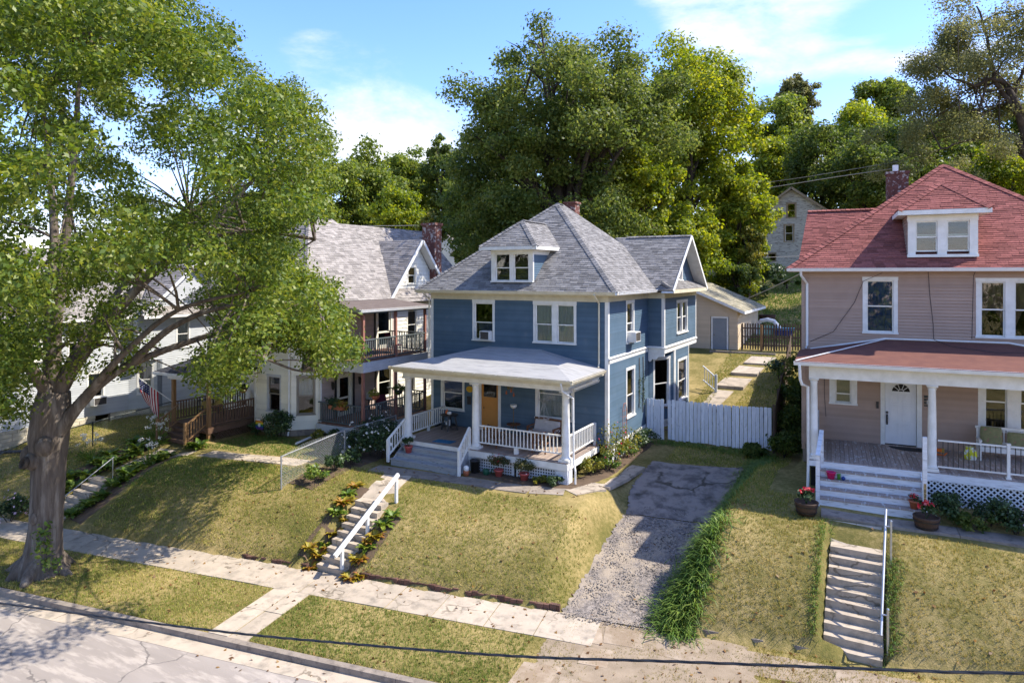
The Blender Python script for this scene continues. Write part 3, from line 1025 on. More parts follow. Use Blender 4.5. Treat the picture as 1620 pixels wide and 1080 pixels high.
def convex_extent(poly, v):
    us = []
    n = len(poly)
    for i in range(n):
        (ua, va), (ub, vb) = poly[i], poly[(i + 1) % n]
        if (va - v) * (vb - v) <= 0 and abs(va - vb) > 1e-9:
            t = (v - va) / (vb - va)
            us.append(ua + (ub - ua) * t)
        elif abs(va - v) < 1e-9 and abs(vb - v) < 1e-9:
            us += [ua, ub]
    if not us:
        return None
    return min(us), max(us)


ROOF_LOG = {}


def roof_plane(pts, m, parent, deck_m=None, exposure=0.135, tab=0.31, T=None, key=None, thick=0.09, butt=0.013, name='shingle_field'):
    """A convex roof plane (points in house space, first two points = the eave) laid with real overlapping shingles."""
    P = [Vector(p) for p in pts]
    eu = (P[1] - P[0]).normalized()
    nrm = (P[1] - P[0]).cross(P[2] - P[0])
    if nrm.z < 0:
        nrm = -nrm
    nrm.normalize()
    ev = nrm.cross(eu)
    if ev.z < 0:
        ev = -ev
    poly = [((p - P[0]).dot(eu), (p - P[0]).dot(ev)) for p in P]
    dk = MB(T)
    dk.slab(pts if (P[1] - P[0]).cross(P[2] - P[1]).dot(nrm) > 0 else list(reversed(pts)), nrm, thick)
    dk.build('roof_deck', deck_m or m, parent)
    vmin, vmax = min(p[1] for p in poly), max(p[1] for p in poly)
    v = vmin
    row = 0
    tabs = []
    while v < vmax - 0.01:
        v2 = min(v + exposure, vmax - 0.001)
        e0, e1 = convex_extent(poly, v + 1e-5), convex_extent(poly, v2 - 1e-5)
        if not e0 or not e1:
            break
        u = e0[0] - random.uniform(0, tab)
        jv = random.uniform(-0.004, 0.004)
        while u < e0[1]:
            wdt = tab * random.uniform(0.86, 1.16)
            a, b = u + 0.004, u + wdt - 0.004
            a0, b0 = max(a, e0[0]), min(b, e0[1])
            a1, b1 = max(a, e1[0]), min(b, e1[1])
            u += wdt
            if b0 - a0 < 0.03:
                continue
            if b1 < a1:
                a1 = b1 = min(max((a + b) / 2, e1[0]), e1[1])
            tabs.append((a0, b0, a1, b1, v + jv, v2 + 0.004, butt * random.choice((1, 1, 1.5, 1.9))))
        v += exposure
        row += 1
    out = []
    for (a0, b0, a1, b1, va, vb, h) in tabs:
        q = lambda uu, vv, hh: P[0] + eu * uu + ev * vv + nrm * hh
        out.append(([q(a0, va, h), q(b0, va, h), q(b1, vb, 0.003), q(a1, vb, 0.003), q(a0, va, 0.0005), q(b0, va, 0.0005)], random.random()))
    if key is None:
        mb = MB(T)
        for vs, t in out:
            mb.tint = t
            mb.add(vs, [(0, 1, 2, 3), (4, 5, 1, 0), (4, 0, 3), (5, 2, 1)])
        o = mb.build(name, m, parent)
        o['kind'] = 'stuff'
    else:
        ROOF_LOG.setdefault(key, []).extend([(vs, t, m, parent, T) for vs, t in out])


def finish_roof(key, world_of, limit=290):
    """The shingles that show largest become parts, the rest of the roof one 'stuff' mesh."""
    L = ROOF_LOG.pop(key)

    def score(it):
        vs = it[0]
        w = [world_of(p) for p in vs[:4]]
        n = (w[1] - w[0]).cross(w[3] - w[0])
        c = (w[0] + w[1] + w[2] + w[3]) / 4
        to = Vector((0, 0, HC)) - c
        d = cam_depth(c)
        x = (c.x * math.cos(PSI) + c.y * math.sin(PSI)) / max(d, 0.1) * 1065 + 810
        if d < 1 or x < 0 or x > 1620:
            return 0
        return max(n.dot(to.normalized()), 0) / d ** 2
    L.sort(key=score, reverse=True)
    fs = [(0, 1, 2, 3), (4, 5, 1, 0), (4, 0, 3), (5, 2, 1)]
    for vs, t, m, par, T in L[:limit]:
        mb = MB(T); mb.tint = t
        mb.add(vs, fs)
        mb.build('shingle', m, par)
    if len(L) > limit:
        mb = MB(L[0][4])
        for vs, t, m, par, T in L[limit:]:
            mb.tint = t
            mb.add(vs, fs)
        o = mb.build('shingle_field', L[0][2], L[0][3])
        o['kind'] = 'stuff'


def ridge_caps(a, b, m, parent, T=None, step=0.2, w=0.15, sep=True, na=None, nb=None):
    """Overlapping cap shingles along a hip or ridge from a (low) to b (high). na, nb: normals of the two planes."""
    a, b = Vector(a), Vector(b)
    d = (b - a)
    L = d.length
    d.normalize()
    side = d.cross(Vector((0, 0, 1)))
    side.normalize()
    up = side.cross(d).normalized()
    k = int(L / step)
    allb = MB(T)
    for i in range(k):
        mb = MB(T) if sep else allb
        mb.tint = random.random()
        p0 = a + d * (i * step)
        p1 = a + d * (i * step + step * 1.06)
        h0, h1 = 0.042, 0.026
        dr = 0.07
        vs = [p0 + side * w - up * dr + up * h0, p0 + up * (h0 + 0.012), p0 - side * w - up * dr + up * h0,
              p1 + side * w - up * dr + up * h1, p1 + up * (h1 + 0.008), p1 - side * w - up * dr + up * h1,
              p0 + side * w - up * dr, p0, p0 - side * w - up * dr]
        mb.add(vs, [(0, 1, 4, 3), (1, 2, 5, 4), (6, 7, 1, 0), (7, 8, 2, 1)])
        if sep:
            mb.build('ridge_cap', m, parent)
    if not sep:
        allb.build('ridge_cap_row', m, parent)


def railing(a, b, h0, h1, parent, m, T=None, step=0.13, bal=0.035, rail=0.07, z_low=0.1, bottom=None, slope=False, name='railing', cap=0.05):
    """Baluster railing between two base points; h0 bottom rail height, h1 top rail height. Parts: railing > baluster."""
    a, b = Vector(a), Vector(b)
    up = Vector((0, 0, 1))
    mb = MB(T)
    mb.beam(a + up * h1, b + up * h1, rail, cap)
    mb.beam(a + up * h0, b + up * h0, rail * 0.7, cap)
    ra = mb.build(name, m, parent)
    L = (b - a).length
    k = max(1, int(L / step))
    dirv = (b - a).normalized()
    hd = Vector((dirv.x, dirv.y, 0)).normalized()
    sd = Vector((-hd.y, hd.x, 0))
    for i in range(1, k):
        p = a.lerp(b, i / k)
        bb = MB(T)
        jx = random.uniform(-0.004, 0.004)
        lo = p + up * (h0 + cap * 0.5)
        hi = p + up * (h1 - cap * 0.5) + hd * jx
        w = bal / 2
        bb.hexa([lo - hd * w - sd * w, lo + hd * w - sd * w, lo + hd * w + sd * w, lo - hd * w + sd * w,
                 hi - hd * w - sd * w, hi + hd * w - sd * w, hi + hd * w + sd * w, hi - hd * w + sd * w])
        bb.build('baluster', m, ra)
    return ra


def column(c, z0, z1, r, parent, m, T=None, name='column', sq_cap=True):
    mb = MB(T)
    h = z1 - z0
    mb.box(c[0] - r * 1.35, c[0] + r * 1.35, c[1] - r * 1.35, c[1] + r * 1.35, z0, z0 + 0.09)
    mb.lathe([(r * 1.25, 0.09), (r * 1.25, 0.14), (r * 1.05, 0.17), (r, 0.22), (r * 0.97, h * 0.5), (r * 0.84, h - 0.18), (r * 0.95, h - 0.15), (r * 0.95, h - 0.12), (r * 0.84, h - 0.11), (r * 1.1, h - 0.07)], (c[0], c[1], z0), 20)
    mb.box(c[0] - r * 1.2, c[0] + r * 1.2, c[1] - r * 1.2, c[1] + r * 1.2, z1 - 0.07, z1)
    o = mb.build(name, m, parent)
    o.data.polygons.foreach_set('use_smooth', [len(p.vertices) == 4 and abs(p.normal.z) < 0.5 and p.index > 5 for p in o.data.polygons])
    return o


def planks(x0, x1, y0, y1, z, parent, m, T=None, w=0.14, th=0.03, along='y', name='plank', lift=0.004):
    """Floor boards, each a part of its own."""
    if along == 'y':
        n = max(1, int((x1 - x0) / w))
        ww = (x1 - x0) / n
        for i in range(n):
            mb = MB(T); mb.tint = random.random()
            d = random.uniform(0, lift)
            mb.box(x0 + i * ww + 0.004, x0 + (i + 1) * ww - 0.004, y0 - random.uniform(0, 0.012), y1, z - th, z - d)
            mb.build(name, m, parent)
    else:
        n = max(1, int((y1 - y0) / w))
        ww = (y1 - y0) / n
        for i in range(n):
            mb = MB(T); mb.tint = random.random()
            d = random.uniform(0, lift)
            mb.box(x0, x1, y0 + i * ww + 0.004, y0 + (i + 1) * ww - 0.004, z - th, z - d)
            mb.build(name, m, parent)


def gutter(a, b, parent, m, T=None, size=0.12, name='gutter', outn=None):
    """Open K-style gutter trough from a to b (front lip line, top)."""
    a, b = Vector(a), Vector(b)
    d = (b - a).normalized()
    n = Vector(outn).normalized() if outn else d.cross(Vector((0, 0, 1))).normalized()
    up = Vector((0, 0, 1))
    s = size
    prof = [(0, 0), (0.0, -0.02), (-0.015, -0.03), (-0.03, -s * 0.75), (-0.045, -s), (-s, -s), (-s, 0.02), (-s + 0.012, 0.02), (-s + 0.012, -s + 0.012), (-0.055, -s + 0.012), (-0.042, -s * 0.7), (-0.026, -0.035), (-0.012, 0)]
    k = len(prof)
    vs = [a + n * x + up * z for x, z in prof] + [b + n * x + up * z for x, z in prof]
    fs = [(i, (i + 1) % k, k + (i + 1) % k, k + i) for i in range(k)]
    mb = MB(T)
    mb.add(vs, fs)
    # end caps as strips
    for o, q in ((0, 1), (k, -1)):
        mb.add([vs[o + 1], vs[o + 3], vs[o + 4], vs[o + 5], vs[o + 6], vs[o + 0]], [(0, 1, 2, 3, 4, 5)])
    return mb.build(name, m, parent)


def downspout(pts, parent, m, T=None, w=0.07, name='downspout'):
    mb = MB(T)
    mb.tube(pts, w / 2 * 1.1, 8)
    return mb.build(name, m, parent)


def air_conditioner(label, fr, u0, u1, w0, w1, out=0.32, M=None, group='window air conditioners'):
    """Window unit: body, front grille with slats, side vents."""
    T = M
    c = fr.p((u0 + u1) / 2, out / 2, w0)
    o = thing('air_conditioner', label, 'air conditioner', (M @ c) if M else c, 0, group)
    o.matrix_world = Matrix.Translation((M @ c) if M else c)
    inv = o.matrix_world.inverted() @ (M if M else Matrix.Identity(4))
    mb = MB(inv)
    mb.fbox(fr, u0, u1, -0.1, out - 0.03, w0, w1)
    mb.build('housing', M_PLAST, o)
    g = MB(inv)
    g.fbox(fr, u0 + 0.01, u1 - 0.01, out - 0.03, out, w0 + 0.01, w0 + 0.03)
    g.fbox(fr, u0 + 0.01, u1 - 0.01, out - 0.03, out, w1 - 0.03, w1 - 0.01)
    g.fbox(fr, u0 + 0.01, u0 + 0.03, out - 0.03, out, w0 + 0.03, w1 - 0.03)
    g.fbox(fr, u1 - 0.03, u1 - 0.01, out - 0.03, out, w0 + 0.03, w1 - 0.03)
    g.build('bezel', M_PLAST, o)
    gr = MB(inv)
    k = 9
    for i in range(k):
        t = w0 + 0.03 + (w1 - w0 - 0.06) * (i + 0.5) / k
        gr.fbox(fr, u0 + 0.03, u1 - 0.03, out - 0.028, out - 0.012, t - 0.008, t + 0.008)
    gr.build('grille', M_GRILL, o)
    b = MB(inv)
    b.fbox(fr, u0 + 0.03, u1 - 0.03, out - 0.05, out - 0.0295, w0 + 0.03, w1 - 0.03)
    b.build('coil', M_BLACK, o)
    return o

# ================================================================== SETTING
gx = np.concatenate([np.arange(-160, -46, 6), np.arange(-46, -32, 0.5), np.arange(-32, 8, 0.2), np.arange(8, 24, 0.5), np.arange(24, 160, 6)])
gy = np.concatenate([np.arange(-150, -40, 10.0), np.arange(-40, 10, 4.0), np.arange(10, 30, 0.2), np.arange(30, 56, 0.5), np.arange(56, 130, 3), np.arange(130, 700, 20)])
ground = grid_mesh('ground', gx, gy, M_LAWN, terrain)

# road, gutter pan, kerb: prisms in street coordinates
S0, S1 = -70, 60


def strip(name, q0, q1, z0, z1, m, s0=S0, s1=S1, top=None):
    mb = MB()
    n = int((s1 - s0) / 1.0)
    vs, fs = [], []
    for i in range(n + 1):
        s = s0 + (s1 - s0) * i / n
        w = 0.012 * math.sin(s * 2.1) + 0.01 * math.sin(s * 5.3)
        vs += [sq(s, q0, z0), sq(s, q0 + (w if q0 > -5 else 0), z1), sq(s, q1 + w, z1), sq(s, q1 + w, z0)]
    for i in range(n):
        k = 4 * i
        fs += [(k + 1, k + 5, k + 6, k + 2), (k, k + 4, k + 5, k + 1), (k + 2, k + 6, k + 7, k + 3)]
    mb.add(vs, fs)
    o = mb.build(name, m)
    o['kind'] = 'structure'
    return o


strip('road', -16.0, -4.93, -0.3, -0.135, M_ASPH)
strip('gutter_pan', -4.93, -4.42, -0.3, -0.128, M_CONC)
kerb = MB()
for i in range(int(S1 - S0) // 3):
    a, b = S0 + i * 3 + 0.006, S0 + i * 3 + 2.994
    if 6.6 < (a + b) / 2 < 11.6:
        z = -0.09
    else:
        z = 0.015
    kerb.tint = random.random()
    kerb.hexa([sq(a, -4.42, -0.3), sq(b, -4.42, -0.3), sq(b, -4.22, -0.3), sq(a, -4.22, -0.3), sq(a, -4.40, z), sq(b, -4.40, z), sq(b, -4.22, z + 0.01), sq(a, -4.22, z + 0.01)])
kerb = kerb.build('kerb', M_CONCD)
kerb['kind'] = 'structure'

# pavement of separate slabs
side = bpy.data.objects.new('sidewalk', None); COL.objects.link(side)
side['kind'] = 'structure'
s = -24.0
while s < 8.2:
    ln = random.choice((1.5, 1.5, 1.6, 1.45))
    mb = MB(); mb.tint = random.random()
    z = random.uniform(0.008, 0.03)
    g = 0.012
    q1 = -0.02 + random.uniform(-0.02, 0.02)
    a, b = s + g, s + ln - g
    t = random.uniform(-0.012, 0.012)
    mb.hexa([sq(a, -1.45, -0.1), sq(b, -1.45, -0.1), sq(b, q1, -0.1), sq(a, q1, -0.1), sq(a, -1.45, z), sq(b, -1.45, z + t), sq(b, q1, z + t), sq(a, q1, z)])
    mb.build('paving_slab', M_CONC, side)
    s += ln
M_CONCA = mat('dirty_concrete', (0.36, 0.29, 0.215), (0.28, 0.22, 0.155), 1.7, 0.95, 0.3, 40, c3=(0.24, 0.18, 0.12), c3scale=1.4, c3ramp=(0.42, 0.6), tint=0.1)
# broken, dirt-covered slabs where the drive crosses
for (a, b, q0, q1) in ((8.3, 9.3, -1.35, -0.5), (9.4, 10.4, -1.2, -0.25), (8.9, 9.8, -2.3, -1.5), (10.6, 11.7, -1.3, -0.5), (7.6, 8.6, -3.9, -2.6), (8.7, 9.6, -4.1, -2.9), (14.9, 16.3, -1.1, -0.35)):
    mb = MB(); mb.tint = random.random()
    c = [(a + random.uniform(-.15, .15), q0 + random.uniform(-.1, .1)), (b + random.uniform(-.15, .15), q0 + random.uniform(-.1, .1)), (b + random.uniform(-.2, .2), q1 + random.uniform(-.1, .1)), (a + random.uniform(-.2, .2), q1 + random.uniform(-.1, .1))]
    mb.hexa([sq(x, y, -0.1) for x, y in c] + [sq(x, y, random.uniform(0.006, 0.016)) for x, y in c])
    mb.build('paving_slab', M_CONCA, side)
# walk from the pavement to the kerb
for (q0, q1) in ((-2.72, -1.48), (-4.2, -2.75)):
    for (a, b) in ((-0.85, -0.2), (-0.17, 0.42)):
        mb = MB(); mb.tint = random.random()
        z = random.uniform(0.008, 0.03)
        mb.hexa([sq(a, q0, -0.1), sq(b, q0, -0.1), sq(b, q1, -0.1), sq(a, q1, -0.1), sq(a, q0, z), sq(b, q0, z), sq(b, q1, z + .01), sq(a, q1, z)])
        mb.build('paving_slab', M_CONC, side)


def sheet(name, poly, m, dz, nx=40, ny=40, zfun=terrain, sk=0.3, kind='structure'):
    """A thin sheet draped over the ground inside a street-space quad: poly of 4 (s,q) corners, edges roughened."""
    V, F = [], []
    for j in range(ny + 1):
        for i in range(nx + 1):
            u, v = i / nx, j / ny
            p = [(poly[0][k] * (1 - u) + poly[1][k] * u) * (1 - v) + (poly[3][k] * (1 - u) + poly[2][k] * u) * v for k in (0, 1)]
            if i in (0, nx):
                p[0] += random.uniform(-0.1, 0.1) * sk
            x, y, _ = sq(*p)
            V.append((x, y, 0))
    V = np.array(V)
    V[:, 2] = zfun(V[:, 0], V[:, 1]) + dz
    for j in range(ny):
        for i in range(nx):
            a = j * (nx + 1) + i
            F.append((a, a + 1, a + nx + 2, a + nx + 1))
    o = raw_mesh(name, V, F, m, smooth=True)
    if kind:
        o['kind'] = kind
    return o


def drive_sheet(name, q0, q1, m, dz, inset=0.0, n=70):
    V, F = [], []
    nx = 24
    for j in range(n + 1):
        q = q0 + (q1 - q0) * j / n
        l = float(np.interp(q, DRV_Q, DRV_L)) + inset + random.uniform(-0.06, 0.06)
        r = float(np.interp(q, DRV_Q, DRV_R)) + 0.35 - inset + random.uniform(-0.06, 0.06)
        for i in range(nx + 1):
            sx = l + (r - l) * i / nx
            x, y, _ = sq(sx, q)
            V.append((x, y, 0))
    V = np.array(V)
    ss, qq = street(V[:, 0], V[:, 1])
    V[:, 2] = np.maximum(terrain(V[:, 0], V[:, 1]), drive_z(qq) - 0.03) + dz + 0.018 * np.sin(V[:, 0] * 5.1) * np.sin(V[:, 1] * 3.7)
    for j in range(n):
        for i in range(nx):
            a = j * (nx + 1) + i
            F.append((a, a + 1, a + nx + 2, a + nx + 1))
    o = raw_mesh(name, V, F, m, smooth=True)
    o['kind'] = 'structure'
    return o


drive_sheet('driveway', -0.1, 5.6, M_DRIVE, 0.035)
drive_sheet('driveway_slab', 5.62, 9.9, M_DRIVEP, 0.05)
sheet('dirt_apron', [(8.0, -4.2), (13.6, -4.2), (13.0, -0.05), (7.9, -0.05)], M_DIRT, 0.004, sk=0.6)
sheet('dirt_path', [(13.0, -1.4), (17.5, -1.3), (17.0, -0.4), (13.0, -0.3)], M_DIRT, 0.005, sk=0.6)

# loose stones on the drive
n = 5200
qs = rng.uniform(-0.3, 6.2, n)
ls, rs = np.interp(qs, DRV_Q, DRV_L), np.interp(qs, DRV_Q, DRV_R)
ss = ls + 0.1 + (rs - ls) * rng.random(n)
gxs, gys, _ = sq(ss, qs)
gz = np.maximum(terrain(gxs, gys), drive_z(qs) - 0.03) + 0.04
rad = 0.011 + 0.022 * rng.random(n) ** 2
octv = np.array([(1, 0, 0), (0, 1, 0), (-1, 0, 0), (0, -1, 0), (0, 0, 0.8), (0, 0, -0.8)])
octf = np.array([(0, 1, 4), (1, 2, 4), (2, 3, 4), (3, 0, 4), (1, 0, 5), (2, 1, 5), (3, 2, 5), (0, 3, 5)])
V = (np.stack([gxs, gys, gz], 1)[:, None, :] + octv[None] * rad[:, None, None] * rng.uniform(0.6, 1.4, (n, 6, 1))).reshape(-1, 3)
F = (octf[None] + (np.arange(n) * 6)[:, None, None]).reshape(-1, 3)
g = raw_mesh('gravel', V, F, M_GRAVEL, np.repeat(rng.random(n), 8), nper=3)
g['kind'] = 'stuff'; g['label'] = 'loose grey gravel scattered over the broken driveway'; g['category'] = 'gravel'


def path_slabs(name, pts, w, m, th=0.12, ln=1.2, dz=0.02, zs=None):
    """A concrete path of separate slabs along a polyline (x,y)."""
    o = bpy.data.objects.new(name, None); COL.objects.link(o)
    o['kind'] = 'structure'
    P = [Vector((p[0], p[1], 0)) for p in pts]
    for a, b in zip(P[:-1], P[1:]):
        L = (b - a).length
        k = max(1, round(L / ln))
        d = (b - a).normalized(); sd = Vector((-d.y, d.x, 0))
        for i in range(k):
            p, q = a + d * (L * i / k + 0.008), a + d * (L * (i + 1) / k - 0.008)
            mb = MB(); mb.tint = random.random()
            c = [p - sd * w / 2, q - sd * w / 2, q + sd * w / 2, p + sd * w / 2]
            zz = [tz(v.x, v.y) if zs is None else zs for v in (p, q)]
            zt = [zz[0] + dz, zz[1] + dz, zz[1] + dz, zz[0] + dz]
            mb.hexa([(v.x, v.y, z - th) for v, z in zip(c, zt)] + [(v.x, v.y, z) for v, z in zip(c, zt)])
            mb.build('paving_slab', m, o)
    return o


path_slabs('front_path', [(-18.3, 21.35), (-15.2, 21.55), (-11.4, 21.95), (-10.2, 22.35)], 0.85, M_CONCD, ln=1.35)
path_slabs('side_path', [(-10.05, 22.4), (-9.35, 23.6), (-9.05, 26.9)], 0.85, M_CONC, ln=1.4)
path_slabs('white_house_path', [(-28.75, 16.35), (-28.95, 19.5)], 1.1, M_CONC, ln=1.2)
path_slabs('white_house_side_path', [(-28.3, 19.0), (-23.6, 20.0), (-21.3, 20.45)], 0.9, M_CONC, ln=1.3)
path_slabs('brown_house_path', [(-1.75, 23.02), (5.4, 23.45)], 0.95, M_CONCD, ln=1.6, dz=0.03)
path_slabs('brown_house_ramp', [(-0.80, 21.62), (-0.84, 22.5)], 1.5, M_CONC, ln=1.3, dz=0.02)

# ================================================================== BLUE HOUSE (house axes = world axes)
BO = Vector((-14.42, 26.14, 1.85))
blue = thing('house', 'blue two-storey house with grey hipped roof, orange front door and white porch', 'house', BO)
TB = Matrix.Translation(-BO)
FZ = 2.7          # porch floor
XL, XR, YF, YB = -18.85, -9.98, 26.14, 36.1
fF = Frame((0, YF, 0), (1, 0, 0))
fR = Frame((XR, 0, 0), (0, 1, 0))

wins_front = [(-16.55, -15.37, 6.73, 8.60), (-13.42, -11.38, 6.77, 8.60), (-18.31, -16.99, 3.42, 5.05), (-13.32, -11.47, 3.52, 5.08), (-16.2, -15.05, 2.7, 5.02)]
siding(fF, XL, XR, 2.72, 8.62, 0.077, M_BLUE, blue, wins_front, 'front_siding', T=TB)
wins_right = [(28.33, 29.42, 6.68, 8.60), (28.33, 29.52, 3.38, 5.63)]
siding(fR, YF + 0.1, 31.55, 2.6, 8.62, 0.077, M_BLUE, blue, wins_right, 'side_siding', T=TB)
# hidden sides, floors and rooms
mb = MB(TB)
mb.box(XL, XL + 0.1, YF + 0.1, YB, 2.6, 8.95)
mb.box(XL, XR, YB, YB + 0.1, 2.6, 8.95)
mb.box(XR - 0.1, XR, 37.5, YB, 2.6, 8.95) if YB > 37.5 else None
mb.build_each('rear_wall', M_BLUE, blue)
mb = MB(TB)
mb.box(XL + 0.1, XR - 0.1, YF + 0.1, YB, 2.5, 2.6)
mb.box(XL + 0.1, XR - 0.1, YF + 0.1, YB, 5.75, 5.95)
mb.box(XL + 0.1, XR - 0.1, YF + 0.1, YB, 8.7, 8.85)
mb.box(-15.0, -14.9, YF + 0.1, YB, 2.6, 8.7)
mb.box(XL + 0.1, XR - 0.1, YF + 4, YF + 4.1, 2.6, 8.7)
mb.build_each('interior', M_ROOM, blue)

# side bay: upper box, lower bevelled bay
BX = -9.2
fBf = Frame((0, 31.5, 0), (1, 0, 0))
fBr = Frame((BX, 0, 0), (0, 1, 0))
siding(fBf, XR, BX, 6.3, 8.62, 0.077, M_BLUE, blue, (), 'bay_siding', T=TB)
wb = [(33.67, 35.80, 6.72, 8.45)]
siding(fBr, 31.5, 37.6, 6.3, 8.62, 0.077, M_BLUE, blue, wb, 'bay_siding', T=TB)
A = Vector((XR, 31.62, 0)); B = Vector((BX, 33.35, 0))
fBa = Frame(A, B - A)
la = (B - A).length
wa = [(0.3, 1.55, 3.25, 5.72)]
siding(fBa, 0, la, 2.6, 6.0, 0.077, M_BLUE, blue, wa, 'bay_siding', T=TB)
wr = [(33.85, 35.7, 3.25, 5.45)]
siding(fBr, 33.35, 36.05, 2.6, 6.0, 0.077, M_BLUE, blue, wr, 'bay_siding', T=TB)
A2 = Vector((BX, 36.05, 0)); B2 = Vector((XR, 37.6, 0))
fBb = Frame(A2, B2 - A2)
siding(fBb, 0, (B2 - A2).length, 2.6, 6.0, 0.077, M_BLUE, blue, (), 'bay_siding', T=TB)
mb = MB(TB)
mb.box(XR, BX, 37.5, 37.6, 6.3, 8.9)
mb.box(XR, BX - 0.01, 31.55, 37.55, 8.7, 8.85)
mb.box(XR, BX - 0.02, 31.55, 37.55, 5.98, 6.06)
mb.build_each('bay_floor', M_BLUE, blue)

window(fF, *wins_front[0], blue, fill=None, T=TB, top=0.15, split=0.47)
window(fF, *wins_front[1], blue, fill='curtain', n=2, T=TB, top=0.15, mull=0.24, split=0.47)
window(fF, *wins_front[2], blue, fill=None, T=TB, split=0.52)
window(fF, *wins_front[3], blue, fill='curtain', T=TB, split=0.75, cw=0.13)
window(fR, *wins_right[0], blue, fill='curtain', T=TB, split=0.48)
window(fR, *wins_right[1], blue, fill='curtain', T=TB, split=0.45)
window(fBr, *wb[0], blue, fill='curtain', n=2, T=TB, mull=0.14)
window(fBa, *wa[0], blue, fill='curtain', T=TB, split=0.48)
window(fBr, *wr[0], blue, fill='curtain', T=TB, split=0.48, cw=0.16)

# cloth hung in the upstairs window
mb = MB(TB)
nn = 12
vs = []
for i in range(nn + 1):
    x = -16.36 + 0.78 * i / nn
    dz = 0.12 * math.sin(math.pi * i / nn) * -1
    vs += [(x, 26.36 + 0.02 * math.sin(i * 1.9), 7.22 + dz * 0.4), (x, 26.36, 7.62 + dz)]
mb.add(vs, [(2 * i, 2 * i + 2, 2 * i + 3, 2 * i + 1) for i in range(nn)])
mb.build('window_cloth', M_DENIM, blue)

# trim: corner boards, frieze, water table, belt course
mb = MB(TB)
mb.box(XL - 0.02, XL + 0.11, YF - 0.03, YF + 0.1, 2.72, 8.6)
mb.box(XR - 0.12, XR + 0.022, YF - 0.03, YF - 0.003, 2.6, 8.6)
mb.box(XR + 0.003, XR + 0.03, YF - 0.003, YF + 0.12, 2.6, 8.6)
mb.box(BX - 0.11, BX + 0.022, 31.47, 31.497, 6.32, 8.6)
mb.box(BX + 0.003, BX + 0.03, 31.497, 31.62, 6.32, 8.6)
mb.box(BX + 0.003, BX + 0.03, 37.5, 37.62, 6.32, 8.6)
mb.fbox(fBa, la - 0.09, la + 0.01, 0.003, 0.03, 2.62, 5.98)
mb.fbox(fBr, 33.36, 33.46, 0.003, 0.03, 2.62, 5.98)
mb.fbox(fBr, 35.95, 36.05, 0.003, 0.03, 2.62, 5.98)
mb.build_each('corner_board', M_WHITE, blue)
mb = MB(TB)
mb.fbox(fF, XL - 0.03, XR + 0.03, 0.0, 0.035, 8.60, 8.88)
mb.fbox(fF, XL - 0.03, XR + 0.05, 0.0, 0.075, 8.80, 8.87)
mb.fbox(fR, YF - 0.03, 31.46, 0.0, 0.036, 8.61, 8.88)
mb.fbox(fBf, XR, BX + 0.036, 0.0, 0.035, 8.60, 8.88)
mb.fbox(fBr, 31.48, 37.62, 0.0, 0.037, 8.605, 8.88)
mb.build_each('frieze', M_CREAM, blue)
mb = MB(TB)


def belt(fr, u0, u1, w0, w1, o1=0.09):
    P = fr.p
    h = w1 - w0
    for (a, b, n0, n1) in ((w0, w0 + h * 0.62, 0.03, 0.03), (w0 + h * 0.62, w0 + h * 0.78, 0.06, o1), (w0 + h * 0.78, w1, o1, 0.02)):
        mb.hexa([P(u0, n0, a), P(u1, n0, a), P(u1, -0.01, a), P(u0, -0.01, a), P(u0, n1, b), P(u1, n1, b), P(u1, -0.01, b), P(u0, -0.01, b)])


belt(fR, YF - 0.02, 31.42, 6.05, 6.32)
belt(fBf, XR + 0.02, BX + 0.04, 5.98, 6.32)
belt(fBr, 31.46, 37.66, 5.98, 6.32)
mb.build_each('belt_course', M_WHITE, blue)
mb = MB(TB)
mb.fbox(fR, YF - 0.02, 31.6, 0.0, 0.05, 2.5, 2.64)
mb.fbox(fBa, 0.0, la, 0.0, 0.045, 2.5, 2.63)
mb.build_each('water_table', M_WHITE, blue)
# scroll brackets below the bay's overhang
for (x, y) in ((-9.55, 31.56),):
    mb = MB(TB)
    pr = [(XR + 0.02, 5.97), (XR + 0.02, 5.62), (XR + 0.08, 5.56), (XR + 0.16, 5.60), (XR + 0.2, 5.70), (XR + 0.34, 5.66), (XR + 0.45, 5.72), (XR + 0.52, 5.82), (BX + 0.02, 5.84), (BX + 0.02, 5.97)]
    k = len(pr)
    vs = [(a, 31.48, b) for a, b in pr] + [(a, 31.56, b) for a, b in pr]
    mb.add(vs, [tuple(range(k)), tuple(reversed(range(k, 2 * k)))] + [((i + 1) % k, i, k + i, k + (i + 1) % k) for i in range(k)])
    mb.build('scroll_bracket', M_WHITE, blue)
# foundation, basement hatch
mb = MB(TB)
mb.fbox(fR, YF, 28.3, -0.2, 0.0, 1.2, 2.5)
mb.fbox(fR, 29.45, 31.7, -0.2, 0.0, 1.2, 2.5)
mb.fbox(fR, 28.3, 29.45, -0.2, 0.0, 2.34, 2.5)
mb.fbox(fBa, 0, la, -0.2, -0.01, 1.2, 2.5)
mb.fbox(fBr, 33.36, 36.0, -0.2, -0.01, 1.2, 2.5)
mb.build_each('foundation', M_WORN, blue)
mb = MB(TB)
mb.fbox(fR, 28.3, 29.45, -0.2, -0.16, 1.2, 2.34)
for i in range(6):
    mb.fbox(fR, 28.33 + i * 0.187, 28.33 + i * 0.187 + 0.175, -0.158, -0.13, 1.3, 2.32)
mb.build('basement_hatch', M_LGREY, blue)

